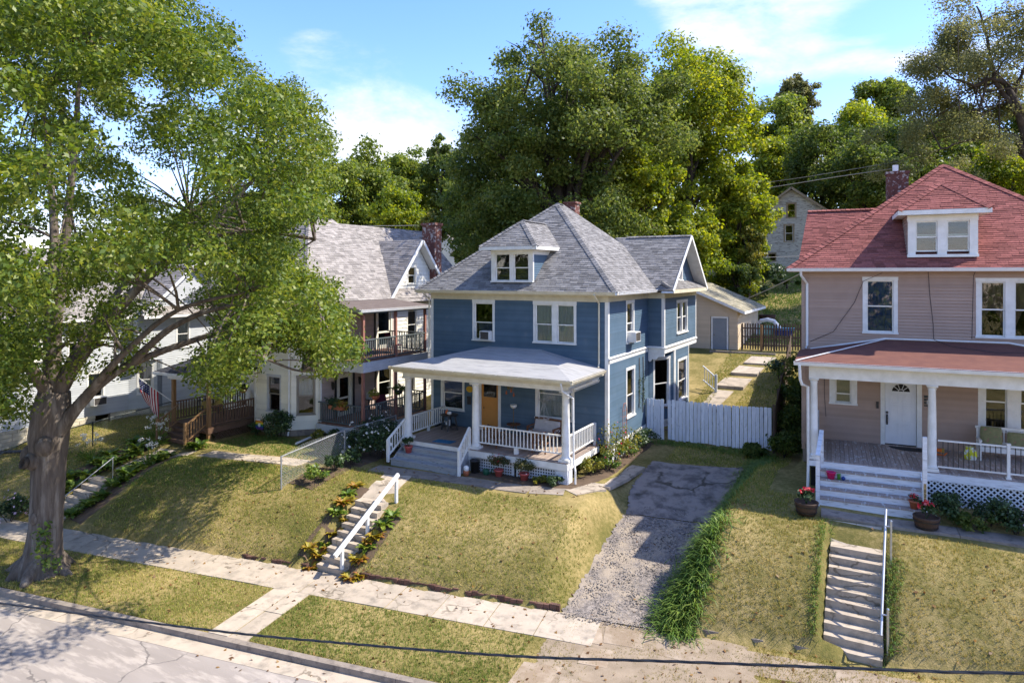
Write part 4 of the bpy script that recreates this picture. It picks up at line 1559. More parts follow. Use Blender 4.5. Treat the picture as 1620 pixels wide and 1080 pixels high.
# front door
mb = MB(TB)
mb.fbox(fF, -16.2, -16.08, -0.1, 0.03, 2.7, 5.02)
mb.fbox(fF, -15.19, -15.05, -0.1, 0.03, 2.7, 5.02)
mb.fbox(fF, -16.08, -15.19, -0.1, 0.03, 4.9, 5.02)
mb.build_each('door_casing', M_WHITE, blue)
mb = MB(TB)
mb.fbox(fF, -16.08, -15.98, -0.07, -0.02, 2.72, 4.9)
mb.fbox(fF, -15.29, -15.19, -0.07, -0.02, 2.72, 4.9)
mb.fbox(fF, -15.98, -15.29, -0.07, -0.02, 4.82, 4.9)
mb.fbox(fF, -15.98, -15.29, -0.07, -0.02, 4.08, 4.2)
mb.fbox(fF, -15.98, -15.29, -0.07, -0.02, 2.72, 2.85)
for k in range(3):
    z0 = 2.85 + k * 0.41
    mb.fbox(fF, -15.98, -15.29, -0.07, -0.035, z0, z0 + 0.41)
    if k:
        mb.fbox(fF, -15.98, -15.29, -0.036, -0.022, z0 - 0.025, z0 + 0.025)
door = mb.build('door', M_DOORO, blue)
mb = MB(TB)
mb.fbox(fF, -15.98, -15.29, -0.05, -0.044, 4.2, 4.82)
mb.build('pane', GLASS, door)
mb = MB(TB)
mb.tube([fF.p(-15.95, -0.03, 3.7), fF.p(-15.95, 0.03, 3.7), fF.p(-15.95, 0.05, 3.7)], [0.015, 0.03, 0.02], 8)
mb.build('knob', M_BRASS, door)

# main roof
R1, R2 = (-14.42, 30.7, 13.3), (-14.42, 31.5, 13.3)
eL, eR, eF, eB, eZ = -19.42, -9.42, 25.64, 36.6, 9.02
kB = 'blue'
roof_plane([(eL, eF, eZ), (eR, eF, eZ), R1], M_SHG, blue, T=TB, key=kB)
roof_plane([(eR, eF, eZ), (eR, eB, eZ), R2, R1], M_SHG, blue, T=TB, key=kB)
roof_plane([(eL, eB, eZ), (eL, eF, eZ), R1, R2], M_SHG, blue, T=TB)
roof_plane([(eR, eB, eZ), (eL, eB, eZ), R2], M_SHG, blue, T=TB)
ridge_caps((eR, eF, eZ), R1, M_SHG, blue, TB)
ridge_caps((eL, eF, eZ), R1, M_SHG, blue, TB)
ridge_caps(R1, R2, M_SHG, blue, TB)
# side gable over the bay
roof_plane([(-9.75, 31.02, eZ), (-8.62, 31.02, eZ), (-8.62, 34.4, 11.72), (-12.7, 34.4, 11.72)], M_SHG, blue, T=TB, key=kB)
roof_plane([(-8.62, 37.78, eZ), (-9.75, 37.78, eZ), (-12.7, 34.4, 11.72), (-8.62, 34.4, 11.72)], M_SHG, blue, T=TB)
ridge_caps((-8.62, 34.4, 11.72), (-12.2, 34.4, 11.72), M_SHG, blue, TB)


def gable_ext(w):
    d = (11.55 - w) / 0.8
    return (34.4 - d, 34.4 + d)


siding(fBr, 0, 0, 9.3, 11.5, 0.077, M_BLUE, blue, [(33.98, 34.82, 9.42, 10.62)], 'gable_siding', ext=gable_ext, T=TB)
window(fBr, 33.98, 34.82, 9.42, 10.62, blue, fill=None, T=TB)
roof_plane([(-8.62, 31.1, 9.04), (-8.62, 37.7, 9.04), (-9.2, 37.7, 9.42), (-9.2, 31.1, 9.42)], M_SHG, blue, T=TB, key=kB)
mb = MB(TB)
for sgn in (-1, 1):
    a, b = Vector((-8.60, 34.4 + sgn * 3.42, 8.95)), Vector((-8.60, 34.4 + sgn * 0.02, 11.66))
    mb.beam(a, b, 0.04, 0.16, up=(1, 0, 0) if False else (0, 0, 1))
    a2, b2 = a + Vector((-0.3, 0, -0.075)), b + Vector((-0.3, 0, -0.075))
    mb.beam(a2, b2, 0.56, 0.02)
    mb.fbox(fBr, 34.4 + sgn * 0.0 - 0.001, 34.4 + 0.001, 0.02, 0.03, 11.3, 11.5)
mb.build_each('rake_board', M_WHITE, blue)
mb = MB(TB)
mb.fbox(fBr, 31.1, 37.7, 0.0, 0.56, 8.88, 8.93)
mb.fbox(fBr, 31.06, 37.74, 0.56, 0.6, 8.86, 9.03)
mb.build('gable_soffit', M_CREAM, blue)
mb = MB(TB)
mb.box(eL + 0.04, eR - 0.04, eF + 0.06, YF, 8.885, 8.925)
mb.box(XR, eR - 0.04, YF + 0.002, 31.0, 8.886, 8.926)
mb.box(eL + 0.04, XL, YF + 0.002, 36.5, 8.886, 8.926)
mb.box(eL + 0.04, eR - 0.04, eF + 0.02, eF + 0.055, 8.87, 9.0)
mb.box(eR - 0.075, eR - 0.035, eF + 0.06, 31.0, 8.87, 9.0)
mb.build_each('soffit', M_CREAM, blue)
gutter((eL - 0.02, eF - 0.09, 9.03), (eR + 0.07, eF - 0.09, 9.03), blue, M_CREAM, TB, outn=(0, -1, 0))
gutter((eR + 0.09, eF - 0.09, 9.03), (eR + 0.09, 31.0, 9.03), blue, M_ALU, TB, outn=(1, 0, 0))

# dormer
DY = 26.03
fD = Frame((0, DY, 0), (1, 0, 0))
slope = (R1[2] - eZ) / (R1[1] - eF)
window(fD, -15.48, -13.40, 9.40, 10.84, blue, fill=None, n=2, cw=0.2, mull=0.2, top=0.17, T=TB, split=0.48, depth=0.14)
fDr = Frame((-13.40, 0, 0), (0, 1, 0))
siding(fDr, 0, 0, 9.42, 10.9, 0.077, M_BLUE, blue, (), 'dormer_siding', ext=lambda w: (DY + 0.0, eF + (w - eZ) / slope + 0.05), T=TB)
fDl = Frame((-15.48, 0, 0), (0, -1, 0))
siding(fDl, 0, 0, 9.42, 10.9, 0.077, M_BLUE, blue, (), 'dormer_siding', ext=lambda w: (-(eF + (w - eZ) / slope + 0.05), -DY), T=TB)
mb = MB(TB)
mb.box(-13.43, -13.37, DY - 0.03, DY + 0.07, 9.42, 10.84)
mb.fbox(fDr, DY, 27.95, 0, 0.025, 10.62, 10.86)
mb.build('dormer_corner_board', M_WHITE, blue)
DP = (-14.42, 27.02, 12.2)
dq = (-14.42, eF + (12.2 - eZ) / slope, 12.2)
db = eF + (10.98 - eZ) / slope
roof_plane([(-15.84, 25.58, 10.98), (-13.0, 25.58, 10.98), DP], M_SHG, blue, T=TB, key=kB)
roof_plane([(-13.0, 25.58, 10.98), (-13.0, db + 0.05, 10.98), dq, DP], M_SHG, blue, T=TB, key=kB)
roof_plane([(-15.84, db + 0.05, 10.98), (-15.84, 25.58, 10.98), DP, dq], M_SHG, blue, T=TB)
ridge_caps((-13.0, 25.58, 10.98), DP, M_SHG, blue, TB)
ridge_caps((-15.84, 25.58, 10.98), DP, M_SHG, blue, TB)
ridge_caps(DP, dq, M_SHG, blue, TB)
mb = MB(TB)
mb.box(-15.86, -12.98, 25.56, 25.6, 10.82, 10.97)
mb.box(-13.02, -12.98, 25.6, db - 0.05, 10.82, 10.97)
mb.box(-15.86, -15.82, 25.6, db - 0.05, 10.82, 10.97)
mb.box(-15.8, -13.04, 25.6, DY, 10.84, 10.87)
mb.box(-13.4, -13.04, DY, db - 0.05, 10.84, 10.87)
mb.build_each('dormer_fascia', M_WHITE, blue)
finish_roof(kB, lambda p: Vector(p))
# chimney behind the ridge
mb = MB(TB)
mb.box(-14.62, -14.02, 32.0, 32.6, 12.6, 13.42)
mb.box(-14.68, -13.96, 31.94, 32.66, 13.42, 13.52)
mb.build('chimney', M_BRICK, blue)

# porch: deck, posts, beam, roof
planks(-18.2, -10.38, 22.95, YF, FZ, blue, M_GDECK, TB, 0.142)
mb = MB(TB)
mb.box(-14.75, -10.36, 22.93, 22.965, 2.42, 2.66)
mb.box(-10.385, -10.35, 22.966, YF, 2.42, 2.66)
mb.box(-18.22, -18.19, 22.966, YF, 2.42, 2.66)
mb.box(-18.22, -14.755, 22.93, 22.965, 2.52, 2.66)
mb.build_each('porch_skirt', M_WHITE, blue)
for cx in (-17.98, -14.55, -10.55):
    column((cx, 23.22), FZ, 5.36, 0.16, blue, M_WHITE, TB)
mb = MB(TB)
mb.box(-10.85, -10.38, 23.0, 23.45, 1.6, 2.42)
mb.box(-14.78, -14.5, 23.0, 23.3, 1.6, 2.42)
mb.box(-18.15, -17.85, 23.0, 23.3, 1.6, 2.42)
mb.build_each('porch_pier', M_WORN, blue)
mb = MB(TB)
mb.box(-18.16, -10.36, 23.06, 23.38, 5.36, 5.58)
mb.box(-10.68, -10.361, 23.38, YF, 5.361, 5.579)
mb.box(-18.159, -17.84, 23.38, YF, 5.361, 5.579)
mb.build_each('porch_beam', M_WHITE, blue)
mb = MB(TB)
mb.box(-18.2, -10.32, 23.02, YF, 5.58, 5.63)
mb.box(-18.38, -10.12, 22.68, 22.9, 5.60, 5.72)
mb.box(-18.3, -10.2, 22.9, 23.06, 5.581, 5.70)
mb.box(-10.3, -10.12, 22.9, YF - 0.03, 5.6, 5.72)
mb.build_each('porch_cornice', M_CREAM, blue)
roofp = MB(TB)
pz, pt = 5.84, 6.5
pts = [[(-18.45, 22.58, pz), (-10.03, 22.58, pz), (-13.05, 26.12, pt), (-15.7, 26.12, pt)],
       [(-10.03, 22.58, pz), (-10.03, 26.12, pz), (-13.05, 26.12, pt)],
       [(-18.45, 26.12, pz), (-18.45, 22.58, pz), (-15.7, 26.12, pt)]]
for P in pts:
    n = (Vector(P[1]) - Vector(P[0])).cross(Vector(P[2]) - Vector(P[0]))
    roofp.slab(P, n, 0.05)
roofp.build('porch_roof', M_ROLLG, blue)
gutter((-18.5, 22.49, 5.83), (-9.98, 22.49, 5.83), blue, M_CREAM, TB, outn=(0, -1, 0), size=0.11)
gutter((-9.95, 22.49, 5.83), (-9.95, 25.95, 5.83), blue, M_CREAM, TB, outn=(1, 0, 0), size=0.11)
gutter((-10.0, 22.9, 5.5), (-10.0, 25.3, 5.52), blue, M_STEEL, TB, outn=(1, 0, 0), size=0.1, name='loose_gutter')
for k in range(9):
    mb = MB(TB)
    x = -18.2 + k * 1.0
    mb.box(x, x + 0.02, 22.38, 22.6, 5.835, 5.85)
    mb.build('gutter_strap', M_STEEL, blue)
downspout([(-18.98, 25.6, 8.92), (-18.95, 25.75, 8.78), (-18.93, 26.05, 8.6), (-18.93, 26.05, 6.35), (-18.9, 25.9, 6.1)], blue, M_CREAM, TB)
downspout([(-10.35, 25.55, 8.92), (-10.33, 25.75, 8.72), (-10.33, 26.04, 8.55), (-10.33, 26.04, 6.1), (-10.3, 25.9, 5.92)], blue, M_CREAM, TB)
downspout([(-10.42, 22.5, 5.72), (-10.42, 22.6, 5.45), (-10.3, 23.0, 5.2), (-10.24, 23.2, 5.1), (-10.24, 23.25, 2.75), (-10.15, 23.2, 2.4), (-10.15, 23.2, 1.9)], blue, M_WHITE, TB)

# railings
railing((-14.4, 23.22, FZ), (-10.75, 23.22, FZ), 0.26, 0.94, blue, M_WHITE, TB, step=0.155)
railing((-10.5, 23.4, FZ), (-10.5, 26.0, FZ), 0.24, 0.92, blue, M_WHITE, TB, step=0.16)
railing((-18.02, 23.4, FZ), (-18.02, 26.05, FZ), 0.2, 0.9, blue, M_WHITE, TB, step=0.15)
mb = MB(TB)
mb.box(-12.75, -12.6, 23.15, 23.3, FZ, 2.95)
mb.box(-10.56, -10.46, 25.98, 26.08, FZ, 3.62)
mb.box(-18.08, -17.98, 24.7, 24.8, FZ, 2.92)
mb.build_each('railing_foot', M_WHITE, blue)

# front steps
gz = 1.9
n = 4
for i in range(n):
    z1 = FZ - 0.2 * i - (0.0 if i == 0 else 0)
    y1 = 22.96 - 0.29 * (i - 1) if i else 22.96
    fl = i / (n - 1)
    xl, xr = -17.72 - 0.32 * fl, -15.02 + 0.32 * fl
    yf = 22.95 - 0.29 * i
    if i:
        mb = MB(TB)
        mb.box(xl, xr, yf - 0.03, yf + 0.29, z1 - 0.045, z1)
        mb.build('tread', M_GSTEP, blue)
    mb = MB(TB)
    if i == 0:
        mb.box(xl, xr, yf - 0.03, yf - 0.02 + 0.005, z1 - 0.16, z1 - 0.05)
        mb.box(xl, xr, yf - 0.06, yf - 0.005, z1 - 0.05, z1 + 0.002)
    else:
        mb.box(xl + 0.03, xr - 0.03, yf, yf + 0.025, max(z1 - 0.2, 1.6) if i < n - 1 else 1.6, z1 - 0.045)
    mb.build('riser', M_WHITE if i == 0 else M_GSTEP, blue)
mb = MB(TB)
for (xa, xb) in ((-17.98, -17.93), (-14.77, -14.72)):
    mb.add([(xa, 22.95, 1.6), (xa, 22.1, 1.6), (xa, 22.1, 2.05), (xa, 22.95, 2.62), (xb, 22.95, 1.6), (xb, 22.1, 1.6), (xb, 22.1, 2.05), (xb, 22.95, 2.62)],
           [(0, 1, 2, 3), (7, 6, 5, 4), (0, 4, 5, 1), (1, 5, 6, 2), (2, 6, 7, 3)])
mb.build_each('stair_stringer', M_GSTEP, blue)
for (xt, xb2, nm) in ((-18.0, -18.12, 'l'), (-14.72, -14.58, 'r')):
    a = Vector((xb2, 21.98, 2.05)); b = Vector((xt, 23.0, FZ + 0.06))
    railing(a, b, 0.12, 0.8, blue, M_WHITE, TB, step=0.17, name='stair_railing', rail=0.09)
    mb = MB(TB)
    mb.box(xb2 - 0.05, xb2 + 0.05, 21.98, 22.08, 1.95 if nm == 'l' else 1.7, 2.86)
    mb.box(xt - 0.045, xt + 0.045, 22.95, 23.04, 2.2, 3.52)
    mb.build_each('newel_post', M_WHITE, blue)
# square lattice panels
for (x0, x1) in ((-14.48, -12.7), (-12.6, -10.88)):
    mb = MB(TB)
    y = 23.1
    k = 0
    x = x0
    while x < x1:
        mb.box(x, min(x + 0.045, x1), y, y + 0.012, 1.7, 2.42); x += 0.11
    z = 1.78
    while z < 2.42:
        mb.box(x0, x1, y - 0.012, y - 0.001, z, z + 0.045); z += 0.11
    mb.box(x0, x1, y - 0.03, y - 0.013, 2.36, 2.42)
    mb.box(x0, x0 + 0.07, y - 0.03, y - 0.013, 1.7, 2.36)
    mb.box(x1 - 0.07, x1, y - 0.03, y - 0.013, 1.7, 2.36)
    mb.build('lattice_panel', M_LATT, blue)
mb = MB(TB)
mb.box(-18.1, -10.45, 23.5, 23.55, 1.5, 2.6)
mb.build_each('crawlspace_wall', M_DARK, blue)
mb = MB(TB)
mb.fbox(fF, -16.82, -16.62, 0.016, 0.05, 3.78, 4.14)
mb.fbox(fF, -16.83, -16.61, 0.05, 0.07, 4.04, 4.16)
mb.build('mailbox', M_BLACK, blue)
air_conditioner('white window air conditioner in the upstairs front window of the blue house', fF, -16.02, -15.52, 6.8, 7.2, 0.28)
air_conditioner('white window air conditioner in the upper sunlit side window of the blue house', fR, 28.52, 29.2, 6.76, 7.2, 0.4)

# ================================================================== BROWN HOUSE (turned 3.7 degrees)
NP = (0.49, 28.11)
NA = R(3.7)
brown = thing('house', 'taupe two-storey house with red shingle roof and peeling white front porch', 'house', (NP[0], NP[1], 2.55), NA)
TN = Matrix.Translation((0, 0, -2.55))
MBR = Matrix.Translation((NP[0], NP[1], 0)) @ Matrix.Rotation(NA, 4, 'Z')


def nw(u, v, z):
    return MBR @ Vector((u, v, z))


UL, UR, VB = -3.27, 7.2, 10.2
FN = 3.57
nF = Frame((0, 0, 0), (1, 0, 0))
nL = Frame((UL, 0, 0), (0, -1, 0))
nR = Frame((UR, 0, 0), (0, 1, 0))
wf = [(-1.22, -0.09, 7.58, 9.66), (2.27, 4.2, 7.55, 9.63), (-2.33, -1.4, 4.9, 6.2), (2.33, 4.35, 4.35, 6.25), (-0.64, 0.66, 3.5, 5.95), (5.2, 6.2, 7.58, 9.66)]
siding(nF, UL, UR, 3.3, 9.9, 0.113, M_BROWN, brown, wf, 'front_siding', T=TN, out=0.036)
siding(nL, -VB, 0, 3.1, 9.9, 0.113, M_BROWN, brown, (), 'side_siding', T=TN)
siding(nR, 0, VB, 3.1, 9.9, 0.113, M_BROWN, brown, (), 'side_siding', T=TN)
mb = MB(TN)
mb.box(UL, UR, VB - 0.1, VB, 3.1, 9.9)
mb.build_each('rear_wall', M_BROWN, brown)
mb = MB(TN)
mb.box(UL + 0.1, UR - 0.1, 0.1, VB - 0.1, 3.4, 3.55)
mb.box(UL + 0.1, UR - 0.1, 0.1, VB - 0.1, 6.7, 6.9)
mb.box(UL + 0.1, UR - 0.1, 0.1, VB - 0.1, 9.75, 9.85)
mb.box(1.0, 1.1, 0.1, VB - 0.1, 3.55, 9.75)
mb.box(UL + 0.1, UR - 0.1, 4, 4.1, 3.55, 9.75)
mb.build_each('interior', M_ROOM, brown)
mb = MB(TN)
mb.box(UL + 0.02, UR - 0.02, 0.02, VB - 0.02, 1.8, 3.3)
mb.build_each('foundation', M_CONCD, brown)
mb = MB(TN)
mb.box(UL - 0.025, UL + 0.11, -0.028, 0.0, 3.3, 9.62)
mb.box(UL - 0.026, UL - 0.003, 0.0, 0.12, 3.3, 9.62)
mb.fbox(nF, UL, UR, 0.0, 0.03, 9.64, 9.88)
mb.build_each('corner_board', M_BROWN, brown)
window(nF, *wf[0], brown, fill='blue', T=TN, cw=0.13, split=0.5)
window(nF, *wf[1], brown, fill='drape', n=2, T=TN, cw=0.14, mull=0.26, split=0.49)
window(nF, *wf[2], brown, fill='blind', T=TN, cw=0.2, split=0.3)
window(nF, *wf[3], brown, fill=None, n=2, T=TN, cw=0.2, mull=0.36, split=0.56)
window(nF, *wf[5], brown, fill='curtain', T=TN, cw=0.13)
# pink cloth beside the blue curtain
mb = MB(TN)
mb.add([(-0.45, 0.27, 7.75), (-0.25, 0.26, 7.75), (-0.25, 0.26, 8.75), (-0.38, 0.27, 8.72)], [(0, 1, 2, 3)])
mb.build('curtain_edge', M_MAROON, brown)
# door, fan light, panels
mb = MB(TN)
mb.fbox(nF, -0.64, -0.5, -0.1, 0.035, 3.55, 5.95)
mb.fbox(nF, 0.5, 0.66, -0.1, 0.035, 3.55, 5.95)
mb.fbox(nF, -0.5, 0.5, -0.1, 0.03, 5.85, 5.95)
mb.fbox(nF, -0.7, 0.72, -0.02, 0.12, 3.48, 3.56)
mb.build_each('door_casing', M_WHITE, brown)
mb = MB(TN)
mb.fbox(nF, -0.49, 0.49, -0.08, -0.04, 3.6, 5.85)
for (a, b) in ((-0.36, -0.06), (0.06, 0.36)):
    for (c, d) in ((3.78, 4.32), (4.42, 5.0), (5.06, 5.4)):
        mb.fbox(nF, a, b, -0.041, -0.03, c, c + 0.02)
        mb.fbox(nF, a, b, -0.041, -0.03, d - 0.02, d)
        mb.fbox(nF, a, a + 0.02, -0.041, -0.03, c + 0.02, d - 0.02)
        mb.fbox(nF, b - 0.02, b, -0.041, -0.03, c + 0.02, d - 0.02)
        mb.fbox(nF, a + 0.05, b - 0.05, -0.041, -0.034, c + 0.05, d - 0.05)
ndoor = mb.build('door', M_DOORW, brown)
mb = MB(TN)
fan = [(0.30 * math.cos(t), 0.30 * math.sin(t)) for t in [math.pi * i / 14 for i in range(15)]]
vs = [nF.p(0.01 + x, -0.036, 5.5 + y) for x, y in fan]
mb.add(vs, [tuple(range(15))])
mb.build('fan_light', M_DARK, ndoor)
mb = MB(TN)
for i in range(14):
    mb.beam(nF.p(0.01 + fan[i][0], -0.03, 5.5 + fan[i][1]), nF.p(0.01 + fan[i + 1][0], -0.03, 5.5 + fan[i + 1][1]), 0.03, 0.03)
mb.beam(nF.p(-0.29, -0.03, 5.5), nF.p(0.31, -0.03, 5.5), 0.03, 0.03)
for t in (40, 70, 110, 140):
    mb.beam(nF.p(0.01 + 0.09 * math.cos(R(t)), -0.03, 5.5 + 0.09 * math.sin(R(t))), nF.p(0.01 + 0.3 * math.cos(R(t)), -0.03, 5.5 + 0.3 * math.sin(R(t))), 0.018, 0.018)
for i in range(6):
    t0, t1 = math.pi * i / 6, math.pi * (i + 1) / 6
    mb.beam(nF.p(0.01 + 0.09 * math.cos(t0), -0.03, 5.5 + 0.09 * math.sin(t0)), nF.p(0.01 + 0.09 * math.cos(t1), -0.03, 5.5 + 0.09 * math.sin(t1)), 0.018, 0.018)
mb.build('fan_muntin', M_DOORW, ndoor)
mb = MB(TN)
mb.tube([nF.p(-0.43, -0.04, 4.73), nF.p(-0.43, 0.02, 4.73)], 0.04, 10)
mb.tube([nF.p(-0.43, -0.02, 4.62), nF.p(-0.43, 0.05, 4.58), nF.p(-0.43, 0.055, 4.45), nF.p(-0.43, 0.0, 4.32)], 0.022, 8)
mb.fbox(nF, -0.46, -0.4, -0.04, -0.025, 4.28, 4.66)
mb.build('handle', M_BLACK, ndoor)

# roof
UC = 1.97
eUL, eUR, eV, eVB, eNZ = UL - 0.5, UR + 0.5, -0.5, VB + 0.5, 9.98
NAZ = 14.35
RA, RB = (UC, 5.15, NAZ), (UC, 5.55, NAZ)
kN = 'brown'
roof_plane([(eUL, eV, eNZ), (eUR, eV, eNZ), RA], M_SHR, brown, T=TN, key=kN, exposure=0.128, tab=0.34)
roof_plane([(eUR, eV, eNZ), (eUR, eVB, eNZ), RB, RA], M_SHR, brown, T=TN, exposure=0.128, tab=0.34)
roof_plane([(eUL, eVB, eNZ), (eUL, eV, eNZ), RA, RB], M_SHR, brown, T=TN, exposure=0.128, tab=0.34)
roof_plane([(eUR, eVB, eNZ), (eUL, eVB, eNZ), RB], M_SHR, brown, T=TN, exposure=0.2, tab=0.5)
ridge_caps((eUL, eV, eNZ), RA, M_SHR, brown, TN, step=0.21, w=0.17)
ridge_caps((eUR, eV, eNZ), RA, M_SHR, brown, TN, step=0.21, w=0.17)
# left rear gable wing
roof_plane([(-3.62, 5.0, 10.2), (0.6, 5.0, 10.2), (0.6, 8.3, 12.86), (-3.3, 8.3, 12.86)], M_SHR, brown, T=TN, key=kN, exposure=0.128, tab=0.34)
roof_plane([(0.6, 11.6, 10.2), (-3.62, 11.6, 10.2), (-3.3, 8.3, 12.86), (0.6, 8.3, 12.86)], M_SHR, brown, T=TN, exposure=0.2, tab=0.5)
ridge_caps((-3.3, 8.3, 12.86), (0.2, 8.3, 12.86), M_SHR, brown, TN, step=0.21, w=0.17)
mb = MB(TN)
mb.add([(-3.27, 5.2, 10.0), (-3.27, 11.4, 10.0), (-3.27, 8.3, 12.75)], [(0, 2, 1)])
mb.build('gable_wall', M_BROWN, brown)
mb = MB(TN)
mb.box(eUL + 0.04, eUR - 0.04, eV + 0.06, 0.0, 9.86, 9.9)
mb.box(eUL + 0.04, UL, 0.002, eVB, 9.861, 9.901)
mb.box(eUL + 0.03, eUR - 0.03, eV + 0.015, eV + 0.055, 9.84, 9.97)
mb.build_each('soffit', M_BROWN, brown)
gutter((eUL - 0.02, eV - 0.1, 9.98), (eUR + 0.05, eV - 0.1, 9.98), brown, M_ALU, TN, outn=(0, -1, 0))
downspout([(-3.3, -0.5, 9.88), (-3.3, -0.45, 9.72), (-3.1, -0.06, 9.4), (-3.1, -0.06, 7.05), (-3.15, -0.1, 6.95)], brown, M_ALU, TN, w=0.085)
# chimney with a flue
mb = MB(TN)
mb.box(-0.02, 0.82, 6.2, 6.9, 11.5, 14.2)
mb.box(-0.06, 0.86, 6.16, 6.94, 14.2, 14.32)
ch = mb.build('chimney', M_BRICK, brown)
mb = MB(TN)
mb.box(0.22, 0.44, 6.4, 6.62, 14.32, 14.62)
mb.build('flue', M_ALU, ch)

# dormer
nD = Frame((0, -0.05, 0), (1, 0, 0))
nsl = (NAZ - eNZ) / (5.15 - eV)
window(nD, 0.22, 2.32, 10.40, 11.86, brown, fill=None, n=2, cw=0.24, mull=0.28, top=0.22, T=TN, split=0.52, open_gap=0.1, depth=0.16)
mb = MB(TN)
mb.fbox(nD, 0.2, 2.34, 0.03, 0.1, 10.36, 10.42)
mb.build('window_sill', M_WHITE, brown)
nDr = Frame((2.32, 0, 0), (0, 1, 0))
nDl = Frame((0.22, 0, 0), (0, -1, 0))
siding(nDr, 0, 0, 10.4, 11.9, 0.113, M_BROWN, brown, (), 'dormer_siding', ext=lambda w: (-0.04, eV + (w - eNZ) / nsl + 0.06), T=TN)
siding(nDl, 0, 0, 10.4, 11.9, 0.113, M_BROWN, brown, (), 'dormer_siding', ext=lambda w: (-(eV + (w - eNZ) / nsl + 0.06), 0.04), T=TN)
DZ = 12.02
dpk = (1.35, 0.95, 13.12)
dqk = (1.35, eV + (13.12 - eNZ) / nsl, 13.12)
dbk = eV + (DZ - eNZ) / nsl
roof_plane([(-0.12, -0.45, DZ), (2.66, -0.45, DZ), dpk], M_SHR, brown, T=TN, key=kN, exposure=0.128, tab=0.34)
roof_plane([(2.66, -0.45, DZ), (2.66, dbk, DZ), dqk, dpk], M_SHR, brown, T=TN, key=kN, exposure=0.128, tab=0.34)
roof_plane([(-0.12, dbk, DZ), (-0.12, -0.45, DZ), dpk, dqk], M_SHR, brown, T=TN, exposure=0.128, tab=0.34)
ridge_caps((-0.12, -0.45, DZ), dpk, M_SHR, brown, TN, w=0.15)
ridge_caps((2.66, -0.45, DZ), dpk, M_SHR, brown, TN, w=0.15)
mb = MB(TN)
mb.box(-0.12, 2.66, -0.47, -0.43, DZ - 0.17, DZ - 0.01)
mb.box(-0.12, -0.08, -0.43, dbk - 0.1, DZ - 0.16, DZ - 0.01)
mb.box(2.62, 2.66, -0.43, dbk - 0.1, DZ - 0.16, DZ - 0.01)
mb.box(-0.08, 2.62, -0.43, -0.05, DZ - 0.15, DZ - 0.12)
mb.box(2.32, 2.62, -0.05, dbk - 0.1, DZ - 0.15, DZ - 0.12)
mb.box(-0.08, 0.22, -0.05, dbk - 0.1, DZ - 0.15, DZ - 0.12)
mb.build_each('dormer_fascia', M_WHITE, brown)
finish_roof(kN, lambda p: nw(*p))

# porch
PV = -3.35
planks(-2.95, 5.9, PV, 0, FN, brown, M_BDECK, TN, 0.135)
mb = MB(TN)
mb.box(0.2, 5.9, PV - 0.025, PV + 0.01, 3.3, 3.535)
mb.box(-2.95, 0.2, PV - 0.024, PV + 0.01, 3.36, 3.535)
mb.box(-2.985, -2.951, PV, 0, 3.3, 3.535)
mb.build_each('porch_skirt', M_WORN, brown)
for cu in (-2.8, 0.6, 5.6):
    column((cu, PV + 0.18), FN, 6.28, 0.125, brown, M_WHITE, TN)
mb = MB(TN)
mb.box(-2.95, 5.8, PV + 0.03, PV + 0.33, 6.28, 6.74)
mb.box(-2.949, -2.65, PV + 0.33, 0, 6.281, 6.739)
mb.build_each('porch_beam', M_WHITE, brown)
mb = MB(TN)
mb.box(-2.7, 5.8, PV + 0.33, 0, 6.5, 6.55)
mb.box(-3.3, 6.2, PV - 0.35, PV + 0.02, 6.72, 6.76)
mb.build_each('porch_ceiling', M_CREAM, brown)
rp = MB(TN)
z0, z1 = 6.86, 7.36
e0, e1, ev_ = -3.38, 6.3, PV - 0.42
for P in ([(e0, ev_, z0), (e1, ev_, z0), (3.2, -0.02, z1), (-0.5, -0.02, z1)], [(e1, ev_, z0), (e1, -0.02, z0), (3.2, -0.02, z1)], [(e0, -0.02, z0), (e0, ev_, z0), (-0.5, -0.02, z1)]):
    n = (Vector(P[1]) - Vector(P[0])).cross(Vector(P[2]) - Vector(P[0]))
    rp.slab(P, n, 0.05)
rp.build('porch_roof', M_ROLLR, brown)
gutter((e0 - 0.02, ev_ - 0.09, 6.85), (e1, ev_ - 0.09, 6.85), brown, M_ALU, TN, outn=(0, -1, 0), size=0.11)
mb = MB(TN)
mb.beam((e0 + 0.05, ev_, 6.9), (-0.5, -0.05, 7.4), 0.06, 0.02)
mb.beam((e0 + 0.4, -0.04, 6.93), (-0.5, -0.04, 7.42), 0.05, 0.05)
mb.beam((-0.5, -0.04, 7.42), (3.2, -0.04, 7.42), 0.05, 0.05)
mb.beam((3.2, -0.04, 7.42), (e1 - 0.4, -0.04, 6.93), 0.05, 0.05)
mb.build('roof_flashing', M_ALU, brown)
downspout([(-3.22, ev_ - 0.1, 6.76), (-3.2, ev_ - 0.08, 6.3), (-3.15, ev_ - 0.03, 6.12), (-2.98, PV + 0.02, 5.98), (-2.97, PV + 0.02, 3.4), (-2.98, PV - 0.1, 2.65)], brown, M_WHITE, TN, w=0.085)
